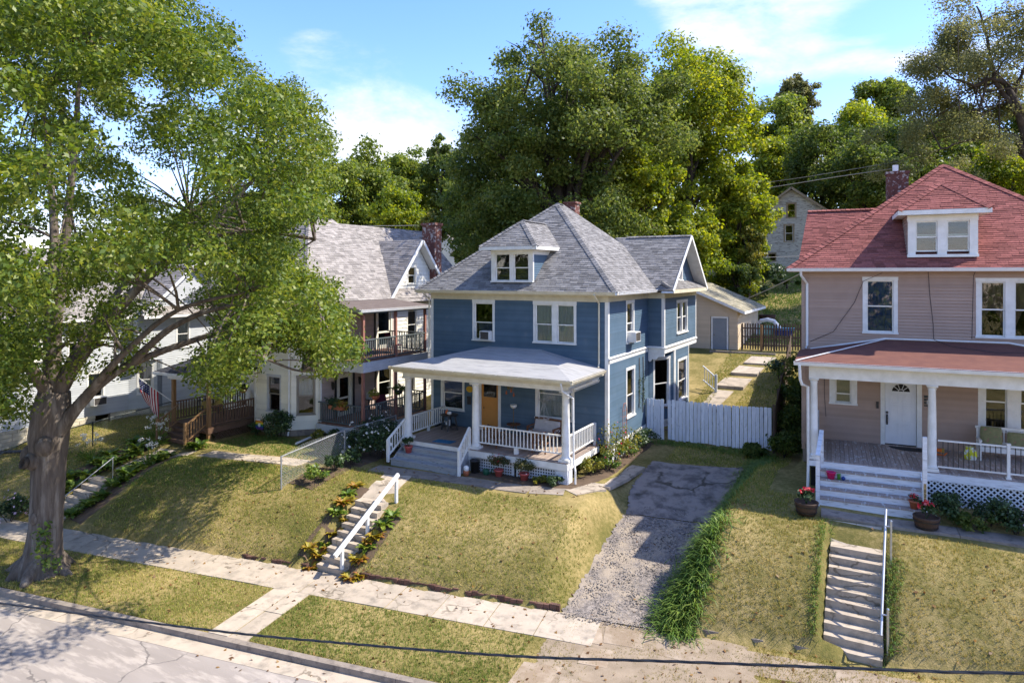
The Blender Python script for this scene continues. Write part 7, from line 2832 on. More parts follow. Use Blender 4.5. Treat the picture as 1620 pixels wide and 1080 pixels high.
simple('wind_chime', 'hanging ring with shells and leaves above the porch lamp', 'wind chime', (-14.1, 25.3, 5.02), b_mobile)


def b_wire(o):
    mb = MB()
    for z, r in ((0.0, 0.2), (0.12, 0.24), (0.85, 0.22)):
        mb.tube([(r * math.cos(t), r * math.sin(t), z) for t in [2 * math.pi * i / 16 for i in range(17)]], 0.008, 5)
    for k in range(6):
        a = k * 1.047
        mb.tube([(0.2 * math.cos(a), 0.2 * math.sin(a), 0), (0.24 * math.cos(a), 0.24 * math.sin(a), 0.12), (0.03 * math.cos(a), 0.03 * math.sin(a), 0.7), (0.22 * math.cos(a), 0.22 * math.sin(a), 0.85)], 0.006, 5)
    mb.tube([(0, 0, 0.7), (0, 0, 1.75)], 0.006, 5)
    mb.build('wire_frame', M_STEEL, o)


simple('wire_basket', 'empty hanging wire basket above the pale porch settee', 'basket', (-12.05, 24.4, 3.85), b_wire)
mb = MB()
k = 20
vs = [fF.p(-16.7 + 0.19 * math.cos(2 * math.pi * i / k), 0.03, 4.48 + 0.14 * math.sin(2 * math.pi * i / k)) for i in range(k)]
mb.slab(list(vs), (0, -1, 0), 0.02)
pl = mb.build('oval_plaque', M_YELLOW)
tag(pl, 'yellow oval plaque on the blue wall beside the porch window', 'plaque')


def b_trellis(o):
    mb = MB()
    mb.tube([(0, -0.25, 0), (0, -0.24, 1.75), (0, -0.12, 2.0), (0, 0.12, 2.0), (0, 0.24, 1.75), (0, 0.25, 0)], 0.014, 6)
    for i in range(6):
        mb.tube([(0, -0.24, 0.35 + i * 0.27), (0, 0.24, 0.35 + i * 0.27)], 0.008, 5)
    mb.tube([(0, 0, 0.2), (0, 0, 2.0)], 0.008, 5)
    mb.build('frame', M_TERRA, o)


simple('trellis', 'thin rusty arched trellis against the sunlit side of the blue house', 'trellis', (-9.82, 27.75, 2.2), b_trellis)
for yy, hgt in ((30.05, 3.2), (30.6, 2.9)):
    mb = MB()
    mb.tube([(-9.93, yy, 5.9), (-9.92, yy + 0.05, 4.6), (-9.93, yy - 0.03, hgt + 0.4)], 0.02, 6)
    v = thing('climbing_vine', ('dry vine strand hanging down the side wall nearer the bay window' if yy > 30.3 else 'dry vine strand hanging beside the lower side window of the blue house'), 'vine', (-9.9, yy, 4.5))
    ob = mb.build('stem', M_BARK, v); ob.location = (9.9, -yy, -4.5)
    leaf_cloud('leaves', [(0.0, 0, 0.3 - 0.5 * j, 0.06, 0.08, 0.3) for j in range(3)], 110, 0.07, L_SHRUB, v)


# brown porch bench with two cushions
def b_bench(o):
    w = 1.55
    mb = MB(); mb.box(-w / 2, w / 2, -0.28, 0.22, 0.4, 0.45); mb.box(-w / 2, w / 2, -0.3, -0.27, 0.3, 0.42); mb.build('seat', M_WHITE, o)
    for sx in (-1, 1):
        mb = MB(); x = sx * (w / 2 - 0.04)
        mb.box(x - 0.035, x + 0.035, -0.29, -0.22, 0, 0.64)
        mb.box(x - 0.035, x + 0.035, 0.2, 0.27, 0, 1.02)
        mb.box(x - 0.045, x + 0.045, -0.34, 0.27, 0.64, 0.68)
        mb.build('leg', M_WHITE, o)
    mb = MB(); mb.box(-w / 2 - 0.03, w / 2 + 0.03, 0.2, 0.25, 0.98, 1.06)
    mb.box(-w / 2, w / 2, 0.21, 0.24, 0.5, 0.56)
    mb.build('backrest', M_WHITE, o)
    for i in range(15):
        x = -w / 2 + 0.1 + i * (w - 0.2) / 14
        mb = MB(); mb.box(x - 0.02, x + 0.02, 0.215, 0.235, 0.56, 0.98); mb.build('slat', M_WHITE, o)


bench = thing('bench', 'white slatted porch bench with two floral cushions on the brown house porch', 'bench', tuple(nw(2.95, -0.85, FN)), NA + R(-1))
b_bench(bench)


def cushion(label, u, v, z, w, h):
    o = thing('cushion', label, 'cushion', tuple(nw(u, v, z)), NA + R(-1), 'floral chair cushions')
    nx, ny = 10, 10
    V, F = [], []
    for sgn in (-1, 1):
        for j in range(ny + 1):
            for i in range(nx + 1):
                a, b = 2 * i / nx - 1, 2 * j / ny - 1
                e = max(0, (1 - abs(a) ** 4)) * max(0, (1 - abs(b) ** 4))
                tuft = 0.03 * (math.exp(-((abs(a) - 0.35) ** 2 + (abs(b) - 0.35) ** 2) * 30))
                V.append((a * w / 2 * (1 - 0.08 * abs(b) ** 3), sgn * (0.075 * e ** 0.5 - tuft * (e > 0)) + 0.1 * (1 - (b + 1) / 2) * -1 + 0.1, (b + 1) * h / 2))
    for sgn in range(2):
        for j in range(ny):
            for i in range(nx):
                k = sgn * (nx + 1) * (ny + 1) + j * (nx + 1) + i
                f = (k, k + 1, k + nx + 2, k + nx + 1)
                F.append(f if sgn == 0 else f[::-1])
    r = raw_mesh('cover', V, F, M_FLORAL, parent=o, smooth=True)
    return o


cushion('olive floral cushion standing at the left end of the white porch bench', 2.57, -0.82, FN + 0.45, 0.62, 0.62)
cushion('olive floral cushion lying lower at the right end of the white bench', 3.3, -0.86, FN + 0.45, 0.6, 0.5)


def b_toy(o):
    mb = MB(); mb.tube([(-0.25, 0, 0.12), (-0.1, -0.1, 0.04), (0.15, -0.12, 0.03), (0.25, -0.05, 0.1)], 0.025, 6)
    mb.build('strap', M_ORANGE, o)
    mb = MB(); mb.box(-0.28, 0.1, 0.02, 0.1, 0.1, 0.2); mb.build('barrel', M_ORANGE, o)
    mb = MB(); mb.box(0.1, 0.17, 0.03, 0.09, 0.08, 0.22); mb.build('nozzle', M_YELLOW, o)


simple('toy', 'orange and yellow plastic toy on the brown house porch floor', 'toy', tuple(nw(1.05, -0.9, FN)), b_toy)


def b_bag(o):
    n = 9
    V = []
    for j, (z, rx, ry) in enumerate(((0, .17, .12), (0.12, .19, .14), (0.26, .17, .12), (0.36, .12, .06), (0.42, .14, .03))):
        for i in range(n):
            t = 2 * math.pi * i / n
            V.append((rx * math.cos(t) * random.uniform(.9, 1.1), ry * math.sin(t) * random.uniform(.85, 1.15), z * random.uniform(.95, 1.05)))
    mb = MB(); fs = []
    for j in range(4):
        for i in range(n):
            fs.append((j * n + i, j * n + (i + 1) % n, (j + 1) * n + (i + 1) % n, (j + 1) * n + i))
    mb.add(V, fs)
    mb.build('bag_body', M_LIME, o)


simple('shopping_bag', 'yellow and white plastic shopping bag beside the white bench', 'bag', tuple(nw(1.93, -1.1, FN)), b_bag)
st_z = FN - 0.225 * 2


def b_bucket(o):
    tub(o, [(0.1, 0), (0.135, 0.2), (0.15, 0.205), (0.15, 0.225), (0.12, 0.225), (0.1, 0.04)], M_PINK, name='bucket_body')
    mb = MB(); mb.tube([(-0.14, 0, 0.21), (-0.15, -0.08, 0.14), (0, -0.15, 0.1), (0.15, -0.08, 0.14), (0.14, 0, 0.21)], 0.006, 5); mb.build('handle', M_PINK, o)


simple('toy_bucket', 'hot pink toy bucket on the peeling porch steps', 'bucket', tuple(nw(-2.28, PV - 0.46, FN - 0.45)), b_bucket)


def b_cup(o):
    tub(o, [(0.05, 0), (0.055, 0.17), (0.065, 0.18), (0.05, 0.18)], M_GREENP, name='cup_body')


simple('cup', 'green plastic cup beside the pink bucket on the steps', 'cup', tuple(nw(-2.05, PV - 0.46, FN - 0.45)), b_cup)


def b_ball(o):
    mb = MB(); mb.lathe([(0.02, 0.0), (0.055, 0.03), (0.065, 0.065), (0.055, 0.1), (0.02, 0.13)], (0, 0, 0), 12); mb.build('ball_skin', M_BALL, o, smooth=True)


simple('ball', 'small dark blue ball beside the green cup on the steps', 'ball', tuple(nw(-1.92, PV - 0.5, FN - 0.45)), b_ball)

# white house porch things
def flag():
    o = thing('flag', 'American flag on a slanted pole at the wooden porch post', 'flag', (-30.75, 20.95, 3.5))
    mb = MB()
    tip = Vector((-1.0, -1.15, 1.25))
    mb.tube([(0, -0.05, 0), tip], 0.018, 8)
    mb.build('pole', M_ALU, o)
    # cloth hangs from the upper part of the pole: 13 stripes, folded
    a, b = tip * 0.98, tip * 0.42
    n = 13
    rows = 10
    st = {M_RED: MB(), M_FWHITE: MB(), M_NAVY: MB()}
    L = 1.35

    def pt(u, v):
        p = a.lerp(b, u)
        sw = Vector((0.3, 0.34, 0)) * (v * v) * (1 - u) * 0.9
        f = Vector((0.5, -0.5, 0)).normalized() * 0.07 * math.sin(u * 9 + v * 3) * (0.3 + v)
        return p + Vector((0, 0, -v * L)) + sw + f
    for i in range(n):
        u0, u1 = i / n, (i + 1) / n
        for j in range(rows):
            v0, v1 = j / rows, (j + 1) / rows
            m = M_RED if i % 2 == 0 else M_FWHITE
            if i < 7 and j < 4:
                m = M_NAVY
            st[m].add([pt(u0, v0), pt(u1, v0), pt(u1, v1), pt(u0, v1)], [(0, 1, 2, 3)])
    cl = None
    for m, nm in ((M_RED, 'red_stripes'), (M_FWHITE, 'white_stripes'), (M_NAVY, 'canton')):
        ob = st[m].build(nm, m, o)
    star = MB()
    for i in range(5):
        for j in range(4):
            u, v = (0.06 + 0.1 * i), (0.05 + 0.09 * j)
            p = pt(u, v); q = pt(u + 0.02, v); r = pt(u, v + 0.02)
            nn = (q - p).cross(r - p).normalized() * 0.006
            ex, ey = (q - p).normalized() * 0.03, (r - p).normalized() * 0.03
            for sgn in (1, -1):
                c = p + nn * sgn
                star.add([c + ex, c + ey * 0.4 + ex * 0.3, c + ey, c + ey * 0.4 - ex * 0.3, c - ex, c - ey], [(0, 1, 2, 3, 4, 5)])
    star.build('stars', M_FWHITE, o)


flag()


def b_wbench(o):
    mb = MB(); mb.box(-0.65, 0.65, -0.22, 0.22, 0.42, 0.46); mb.build('seat', M_BLACK, o)
    for x in (-0.6, 0.6):
        mb = MB(); mb.box(x - 0.02, x + 0.02, -0.22, -0.18, 0, 0.62); mb.box(x - 0.02, x + 0.02, 0.18, 0.22, 0, 0.9); mb.box(x - 0.02, x + 0.02, -0.22, 0.2, 0.62, 0.65); mb.build('leg', M_BLACK, o)
    mb = MB()
    for i in range(8):
        x = -0.56 + i * 0.16
        mb.tube([(x + 0.07 * math.cos(t), 0.2, 0.68 + 0.14 * math.sin(t)) for t in [2 * math.pi * k / 12 for k in range(13)]], 0.012, 5)
    mb.box(-0.62, 0.62, 0.19, 0.21, 0.84, 0.9)
    mb.build('backrest', M_BLACK, o)


simple('metal_bench', 'black scrollwork metal bench on the wooden entry porch', 'bench', (-30.25, 22.7, 2.5), b_wbench, R(90))


def b_pil(o, m=None):
    mb = MB()
    mb.hexa([(-0.2, -0.07, 0), (0.2, -0.07, 0), (0.2, 0.07, 0), (-0.2, 0.07, 0), (-0.19, -0.05, 0.36), (0.19, -0.05, 0.36), (0.19, 0.05, 0.36), (-0.19, 0.05, 0.36)]); mb.build('cover', M_YELP, o)


M_YELP = mat('mustard_fabric', (0.45, 0.32, 0.09), (0.38, 0.27, 0.075), 6, 0.9, 0.1, 80)
simple('pillow', 'mustard yellow pillow at the far end of the metal porch bench', 'pillow', (-30.2, 23.15, 2.96), b_pil, R(75))
simple('pillow', 'patterned tan pillow at the near end of the metal porch bench', 'pillow', (-30.2, 22.35, 2.96), b_pil, R(100))


def basket(label, loc, lm, pm, n=420, r=0.32):
    o = thing('hanging_basket', label, 'hanging basket', loc, 0, 'hanging flower baskets')
    tub(o, [(0.08, -0.2), (0.17, -0.1), (0.21, 0.02), (0.19, 0.02), (0.16, -0.05)], pm, name='basket_pot')
    mb = MB()
    for k in range(3):
        a = k * 2.09
        mb.tube([(0.2 * math.cos(a), 0.2 * math.sin(a), 0), (0, 0, 0.55)], 0.006, 5)
    mb.build('hanger', M_BLACK, o)
    leaf_cloud('foliage', sub_clumps((0, 0, 0.12), (r, r, r * 0.7), 10, 0.35, 0.5, -0.8), n, 0.09, lm, o)
    return o


basket('flowering basket with yellow green plants hanging by the front balcony post', (-21.0, 24.6, 4.05), L_YEL, M_TERRA, 380, 0.33)
basket('dark trailing basket hanging from the balcony edge behind the white column', (-21.05, 26.4, 4.0), L_DARK, M_BLACK, 420, 0.36)
basket('basket with red flowers hanging in front of the entry porch door', (-28.9, 23.6, 3.85), L_SHRUB, M_TERRA, 250, 0.26)
o = thing('flower_box', 'bushy yellow flower box hung on the lower balcony railing', 'flower box', (-23.0, 24.2, 3.4))
mb = MB(); mb.box(-0.45, 0.45, -0.14, 0.04, -0.12, 0.06); mb.build('box', M_TERRA, o)
leaf_cloud('foliage', sub_clumps((-0.15, -0.05, 0.12), (0.6, 0.25, 0.3), 9, 0.6, 0.8, -0.9), 420, 0.1, L_SHRUB, o)
leaf_cloud('blossom', sub_clumps((0.25, -0.1, 0.12), (0.45, 0.22, 0.28), 7, 0.6, 0.8, -0.9), 260, 0.09, L_HOSTY, o)


def b_rock(o):
    mb = MB(); mb.box(-0.28, 0.28, -0.25, 0.25, 0.38, 0.44); mb.build('seat', M_MAROON, o)
    mb = MB(); mb.hexa([(-0.28, 0.22, 0.4), (0.28, 0.22, 0.4), (0.28, 0.28, 0.4), (-0.28, 0.28, 0.4), (-0.25, 0.42, 1.05), (0.25, 0.42, 1.05), (0.25, 0.47, 1.05), (-0.25, 0.47, 1.05)]); mb.build('backrest', M_MAROON, o)
    for sx in (-1, 1):
        mb = MB(); mb.beam((sx * 0.28, -0.25, 0), (sx * 0.28, -0.2, 0.62), 0.04, 0.04); mb.beam((sx * 0.28, 0.3, 0), (sx * 0.28, 0.25, 0.62), 0.04, 0.04); mb.beam((sx * 0.28, -0.28, 0.62), (sx * 0.28, 0.32, 0.62), 0.05, 0.04); mb.build('leg', M_WHITE, o)


simple('armchair', 'maroon armchair with white frame on the lower balcony of the cream house', 'chair', (-22.4, 26.9, 2.5), b_rock, R(60))
simple('armchair', 'maroon chair on the upper balcony of the cream house', 'chair', (-22.5, 27.9, 5.64), b_rock, R(100))


def b_plt(o):
    mb = MB(); mb.box(-0.3, 0.3, -0.22, 0.22, 0.62, 0.66); mb.build('table_top', M_BLACK, o)
    for x in (-0.25, 0.25):
        for y in (-0.18, 0.18):
            mb = MB(); mb.box(x - 0.02, x + 0.02, y - 0.02, y + 0.02, 0, 0.62); mb.build('leg', M_BLACK, o)


simple('patio_table', 'small black table against the lower balcony wall', 'table', (-23.9, 27.6, 2.5), b_plt)


def b_lan(o):
    mb = MB(); mb.box(-0.1, 0.1, -0.1, 0.1, 0, 0.03); mb.box(-0.1, 0.1, -0.1, 0.1, 0.28, 0.31)
    for x in (-0.09, 0.09):
        for y in (-0.09, 0.09):
            mb.box(x - 0.012, x + 0.012, y - 0.012, y + 0.012, 0.03, 0.28)
    mb.hexa([(-0.1, -0.1, 0.31), (0.1, -0.1, 0.31), (0.1, 0.1, 0.31), (-0.1, 0.1, 0.31), (-0.02, -0.02, 0.42), (0.02, -0.02, 0.42), (0.02, 0.02, 0.42), (-0.02, 0.02, 0.42)])
    mb.build('frame', M_WHITE, o)
    mb = MB(); mb.box(-0.07, 0.07, -0.07, 0.07, 0.05, 0.27); mb.build('panel', M_LGREY, o)


simple('lantern', 'white table lantern on the small black balcony table', 'lantern', (-23.9, 27.5, 3.16), b_lan)
# garden banner in rainbow stripes
o = thing('garden_banner', 'small rainbow striped garden banner on a post before the cream bay', 'banner', (-26.75, 22.8, tz(-26.75, 22.8)))
M_BG = mat('banner_green', (0.03, 0.2, 0.05)); M_BB = mat('banner_blue', (0.02, 0.07, 0.32)); M_BO = mat('banner_orange', (0.65, 0.22, 0.03)); M_BY = mat('banner_yellow', (0.7, 0.55, 0.03))
for i, m in enumerate((M_FWHITE, M_BO, M_BY, M_BG, M_BB, M_PURPLE)):
    mb = MB(); z = 0.86 - 0.085 * i
    mb.box(-0.27, 0.27, -0.012, 0.0, z - 0.085, z); mb.build('stripe', m, o)
mb = MB(); mb.tube([(-0.31, 0.02, 0), (-0.31, 0.02, 0.88), (0.27, 0.02, 0.88)], 0.01, 6); mb.build('stand', M_BLACK, o)
mb = MB(); mb.lathe([(0.09, 0), (0.09, 0.01)], (0, 0, 0), 16)
em = mb.build('emblem', M_FWHITE, o); em.matrix_local = Matrix.Translation((0, -0.013, 0.56)) @ RX90
# things in the back yards
mb = MB()
mb.lathe([(0.5, 0), (0.6, 0.12), (0.66, 0.42), (0.62, 0.42), (0.5, 0.1)], (-8.3, 57.3, tz(-8.3, 57.3)), 18)
fp = mb.build('fire_pit', mat('rusty_iron', (0.09, 0.045, 0.03), (0.05, 0.03, 0.022), 5, 0.8))
tag(fp, 'rusty round fire pit on the shaded lawn behind the picket fence', 'fire pit')
o = thing('storage_tub', 'bright blue plastic tub behind the brown picket fence', 'tub', (-6.6, 53.3, tz(-6.6, 53.3)))
mb = MB(); mb.hexa([(-0.6, -0.4, 0), (0.6, -0.4, 0), (0.6, 0.4, 0), (-0.6, 0.4, 0), (-0.68, -0.46, 0.42), (0.68, -0.46, 0.42), (0.68, 0.46, 0.42), (-0.68, 0.46, 0.42)]); mb.build('tub_body', M_BALL, o)
mb = MB(); mb.box(-0.72, 0.72, -0.5, 0.5, 0.42, 0.54); mb.build('lid', mat('bright_blue_plastic', (0.05, 0.3, 0.6)), o)
o = thing('plastic_playhouse', 'pale rounded plastic play thing beside the blue tub behind the fence', 'toy', (-7.7, 53.2, tz(-7.7, 53.2)))
mb = MB(); mb.tube([(-0.8, 0, 0.0), (-0.78, 0, 0.7), (-0.45, 0, 1.05), (0, 0, 1.15), (0.45, 0, 1.05), (0.8, 0, 0.65), (0.85, 0, 0)], 0.16, 8); mb.build('arch', M_PLAST, o)
mb = MB(); mb.box(-0.65, 0.65, -0.1, 0.1, 0, 0.7); mb.build('panel', mat('mint_plastic', (0.3, 0.55, 0.45)), o)
# corrugated drain pipe lying on the lawn by the grey house
o = thing('drain_pipe', 'black corrugated drain pipe lying across the grass behind the oak trunk', 'pipe', (-34.5, 16.8, tz(-34.5, 16.8)))
mb = MB()
P = bez((-3.2, -2.2, 0.1), (-1, -0.6, 0.16), (1.2, 1.35, 0.1), 60)
mb.tube(P, [0.09 if i % 2 else 0.075 for i in range(60)], 8)
mb.build('pipe', M_BLACK, o)
# low concrete edge and stepping slabs in the back yard
mb = MB()
mb.box(-10.4, -6.2, 46.3, 46.5, 4.0, 4.62)
we = mb.build('retaining_wall', M_CONCD); tag(we, 'low concrete edge below the tan garage and brown fence', 'wall')
for i, (x, y) in enumerate(((-6.95, 44.6), (-7.3, 42.4), (-7.65, 40.0))):
    zz = tz(x, y)
    mb = MB(); mb.tint = random.random()
    mb.hexa([(x - 0.75, y - 1.0, zz - 0.4), (x + 0.75, y - 1.0, zz - 0.4), (x + 0.9, y + 1.0, zz - 0.4), (x - 0.6, y + 1.0, zz - 0.4), (x - 0.75, y - 1.0, zz - 0.03), (x + 0.75, y - 1.0, zz - 0.03), (x + 0.9, y + 1.0, zz + 0.17), (x - 0.6, y + 1.0, zz + 0.17)])
    so = mb.build('concrete_slab', M_CONC)
    tag(so, ('topmost concrete slab of the back yard path below the garage', 'middle concrete slab of the stepped back yard path', 'lowest raised slab of the stepped back yard path')[i], 'path slab', 'stepped path slabs in the back yard')
path_slabs('back_path', [(-7.85, 38.7), (-8.5, 33.5)], 1.0, M_CONC, ln=1.3)
# back stair rail of the blue house
o = thing('back_stair_rail', 'small grey stair railing at the rear corner of the blue house', 'railing', (-9.0, 38.3, tz(-9, 38.3)))
mb = MB(); mb.beam((-0.1, 0.6, 1.35), (0.75, 0.0, 0.85), 0.06, 0.05); mb.beam((-0.1, 0.6, 0.55), (0.75, 0, 0.1), 0.05, 0.05); mb.build('rail', M_LGREY, o)
mb = MB(); mb.box(0.7, 0.82, -0.06, 0.06, 0, 1.0); mb.build('post', M_LGREY, o)
for i in range(4):
    t = (i + 0.7) / 5
    mb = MB(); x, y = -0.1 + 0.85 * t, 0.6 - 0.6 * t
    mb.box(x - 0.015, x + 0.015, y - 0.015, y + 0.015, 0.55 - 0.45 * t, 1.33 - 0.5 * t); mb.build('baluster', M_LGREY, o)

# ================================================================== WIRES
def wire(label, pts, r, m, name='power_line', n=6, group=None, twist=False):
    o = thing(name, label, 'wire', pts[len(pts) // 2], 0, group)
    T = Matrix.Translation(-Vector(pts[len(pts) // 2]))
    P = [Vector(p) for p in pts]
    # resample smoothly
    Q = []
    for i in range(len(P) - 1):
        p0, p1, p2, p3 = P[max(i - 1, 0)], P[i], P[i + 1], P[min(i + 2, len(P) - 1)]
        for k in range(10):
            t = k / 10
            Q.append(0.5 * ((2 * p1) + (p2 - p0) * t + (2 * p0 - 5 * p1 + 4 * p2 - p3) * t * t + (3 * p1 - p0 - 3 * p2 + p3) * t ** 3))
    Q.append(P[-1])
    mb = MB(T)
    if twist:
        for ph in (0, 2.09, 4.19):
            R_ = []
            S = 0
            for a, b in zip(Q[:-1], Q[1:]):
                k = 8
                L = (b - a).length
                for j in range(k):
                    S += L / k
                    R_.append(a.lerp(b, j / k) + Vector((0, math.cos(S * 7 + ph), math.sin(S * 7 + ph))) * r * 0.8)
            mb.tube(R_, r, 5)
    else:
        mb.tube(Q, r, n)
    mb.build('cable', m, o)
    return o


cab = [(-16.5, 4.8, 4.2), (-12.49, 5.5, 4.45), (-8.3, 6.23, 4.75), (-6.2, 6.6, 4.95), (-3.88, 7.0, 5.22), (-1.94, 7.34, 5.52), (0.22, 7.71, 5.85), (1.14, 7.88, 6.0), (6, 8.7, 6.9)]
wire('twisted black power cable strung low across the street in front of everything', cab, 0.0095, M_CABLE, name='power_cable', twist=True)


def dpt(px, py, d):
    l = (px - 810) / 1065.0; v = -(py - 434) / 1065.0
    c, s = math.cos(PSI), math.sin(PSI)
    return ((l * c - s) * d, (l * s + c) * d, HC + v * d)


wire('upper thin service wire crossing before the dark trees behind the red roof', [dpt(1180, 293, 66), dpt(1255, 283, 62), dpt(1330, 271, 58), dpt(1420, 256, 54)], 0.02, M_WIRE, group='service wires behind the red roof')
wire('thicker pale service cable crossing before the dark trees behind the red roof', [dpt(1180, 303, 66), dpt(1255, 291, 62), dpt(1330, 279, 58), dpt(1420, 266, 54)], 0.035, M_WIRE, group='service wires behind the red roof')
wire('service wire passing level across the old hill house', [dpt(1160, 407, 60), dpt(1210, 407, 60), dpt(1300, 404, 60)], 0.022, M_WIRE, group='service wires near the old house')
wire('slanted wire running up to the old hill house wall', [dpt(1150, 462, 62), dpt(1200, 432, 65), dpt(1263, 394, 69)], 0.02, M_WIRE, group='service wires near the old house')
wire('pale slanted wire above the shaded yard beside the brown house', [dpt(1170, 477, 52), dpt(1215, 458, 48), dpt(1268, 432, 44)], 0.03, M_WIRE, group='service wires near the old house')
wire('pair of wires crossing behind the cream house chimney', [dpt(560, 357, 60), dpt(640, 357, 60), dpt(760, 352, 60)], 0.03, M_WIRE, group='service wires behind the cream house')

# ================================================================== TREES
def proj(P):
    P = np.asarray(P)
    c, s = math.cos(PSI), math.sin(PSI)
    d = -P[:, 0] * s + P[:, 1] * c
    l = P[:, 0] * c + P[:, 1] * s
    return 810 + 1065 * l / d, 434 - 1065 * (P[:, 2] - HC) / d, d


# ---- the big oak by the kerb
OB = Vector((-24.25, 11.85, 0.0))
oak = thing('oak_tree', 'huge oak with a thick grey trunk growing in the verge by the kerb', 'tree', OB)
outline = [(-2500, -900), (200, -900), (250, -200), (285, 0), (335, 8), (365, 45), (395, 85), (420, 125), (470, 115), (505, 140), (518, 190), (535, 235), (545, 290), (535, 335), (505, 345), (488, 372),
           (486, 415), (540, 440), (545, 470), (545, 500), (565, 520), (578, 550), (560, 575), (515, 600), (480, 600), (455, 560), (430, 555), (400, 600), (385, 612), (345, 655), (320, 650), (315, 620), (275, 590),
           (240, 540), (222, 490), (200, 500), (205, 560), (185, 600), (150, 605), (120, 600), (108, 520), (60, 520), (70, 610), (40, 680), (-20, 700), (-900, 800)]
# more open places where roof and sky show
holes = [(275, 452, 42, 24), (250, 560, 50, 38), (150, 560, 36, 40), (300, 520, 30, 30), (225, 265, 16, 20), (240, 150, 26, 20), (330, 160, 20, 10), (20, 190, 16, 26), (285, 285, 26, 18), (372, 350, 20, 16), (130, 480, 24, 18), (390, 300, 14, 14), (205, 205, 14, 16), (60, 400, 30, 26)]
oc = []
g = np.random.default_rng(5)
tries = 0
while len(oc) < 900 and tries < 120000:
    tries += 1
    d = g.normal(size=3); d /= np.linalg.norm(d)
    k = 0.35 + 0.65 * g.random() ** 0.5
    p = np.array([-23.2 + d[0] * 11.3 * k, 13.2 + d[1] * 10.5 * k, 12.2 + d[2] * 9.6 * k])
    if p[2] < 4.6:
        continue
    r = g.uniform(0.42, 0.85)
    x, y, dep = proj(p[None])
    if dep[0] < 8:
        continue
    x, y = x[0], y[0]
    rp = r / dep[0] * 1065
    vis = -120 < x < 1000 and -120 < y < 1000
    if vis:
        pts = np.array([[x, y], [x + rp * 0.75, y], [x - rp * 0.75, y], [x, y + rp * 0.6], [x, y - rp * 0.6]])
        if not in_poly(pts[:, 0], pts[:, 1], outline).all():
            continue
        if any(((x - hx) / (hr + rp * 0.55)) ** 2 + ((y - hy) / (hs + rp * 0.5)) ** 2 < 1 for hx, hy, hr, hs in holes):
            continue
    elif g.random() < 0.72:
        continue
    oc.append((p[0] - OB.x, p[1] - OB.y, p[2], r * 1.15, r * 1.15, r * 0.75))
# the long low boughs reaching over the lawn towards the houses
k_ = 0
while k_ < 90:
    p = np.array([g.uniform(-22.5, -16.4), g.uniform(16.5, 21.8), g.uniform(5.8, 9.6)])
    r = g.uniform(0.4, 0.7)
    x, y, dep = proj(p[None]); x, y = x[0], y[0]; rp = r / dep[0] * 1065
    pts = np.array([[x, y], [x + rp * 0.75, y], [x - rp * 0.75, y], [x, y + rp * 0.6], [x, y - rp * 0.6]])
    if in_poly(pts[:, 0], pts[:, 1], outline).all() and not any(((x - hx) / (hr + rp * 0.55)) ** 2 + ((y - hy) / (hs + rp * 0.5)) ** 2 < 1 for hx, hy, hr, hs in holes):
        oc.append((p[0] - OB.x, p[1] - OB.y, p[2], r * 1.15, r * 1.15, r * 0.75)); k_ += 1
# leaves round the fork
for px_, py_, d_ in ((90, 455, 20.5), (60, 470, 20), (130, 440, 21), (160, 480, 21), (100, 520, 20.8), (140, 530, 21.5), (45, 520, 20), (30, 590, 19.5), (20, 640, 19.3), (50, 560, 20), (180, 520, 22), (90, 400, 20.5), (150, 400, 21), (210, 540, 22.5), (195, 575, 22.6), (30, 450, 20), (120, 580, 21.5), (10, 560, 19)):
    l_ = (px_ - 810) / 1065.0; v_ = -(py_ - 434) / 1065.0
    c_, s_ = math.cos(PSI), math.sin(PSI)
    oc.append(((l_ * c_ - s_) * d_ - OB.x, (l_ * s_ + c_) * d_ - OB.y, HC + v_ * d_, 0.75, 0.75, 0.5))
leaf_cloud('crown', oc, 330000, 0.128, L_OAK, oak, shell=0.35, up=0.5, jitter=0.75, aspect=0.55)
random.seed(3)
mb = MB()
V3 = Vector
# trunk with root flare, burls and the old cut knot
tp = [V3((0.05, 0, -0.5)), V3((0.02, 0, 0)), V3((0.03, 0, 0.25)), V3((0.08, 0.02, 0.7)), V3((0.16, 0.05, 1.5)), V3((0.2, 0.1, 2.6)), V3((0.16, 0.15, 3.6)), V3((0.05, 0.2, 4.4)), V3((0.1, 0.25, 5.2)), V3((0.2, 0.3, 5.9))]
mb.tube(tp, [0.9, 0.8, 0.66, 0.54, 0.485, 0.48, 0.5, 0.58, 0.56, 0.46], 26, wob=0.035)
for (a, l) in ((0.3, 1.25), (1.4, 1.0), (2.4, 1.1), (3.6, 1.3), (4.5, 1.0), (5.4, 1.35)):
    mb.tube([V3((0.1, 0, 0.75)), V3((0.55 * math.cos(a), 0.55 * math.sin(a), 0.25)), V3((l * math.cos(a), l * math.sin(a), -0.12))], [0.36, 0.24, 0.07], 10, wob=0.08)


def blobm(c, r, q=(1, 1, 1)):
    k = []
    for z in (-1, -0.8, -0.4, 0, 0.4, 0.8, 1):
        k.append((math.sqrt(max(0.02, 1 - z * z)) * r, z * r))
    s0 = len(mb.v)
    mb.lathe(k, (0, 0, 0), 12)
    for i in range(s0, len(mb.v)):
        v = mb.v[i]
        mb.v[i] = (c[0] + v[0] * q[0], c[1] + v[1] * q[1], c[2] + v[2] * q[2])


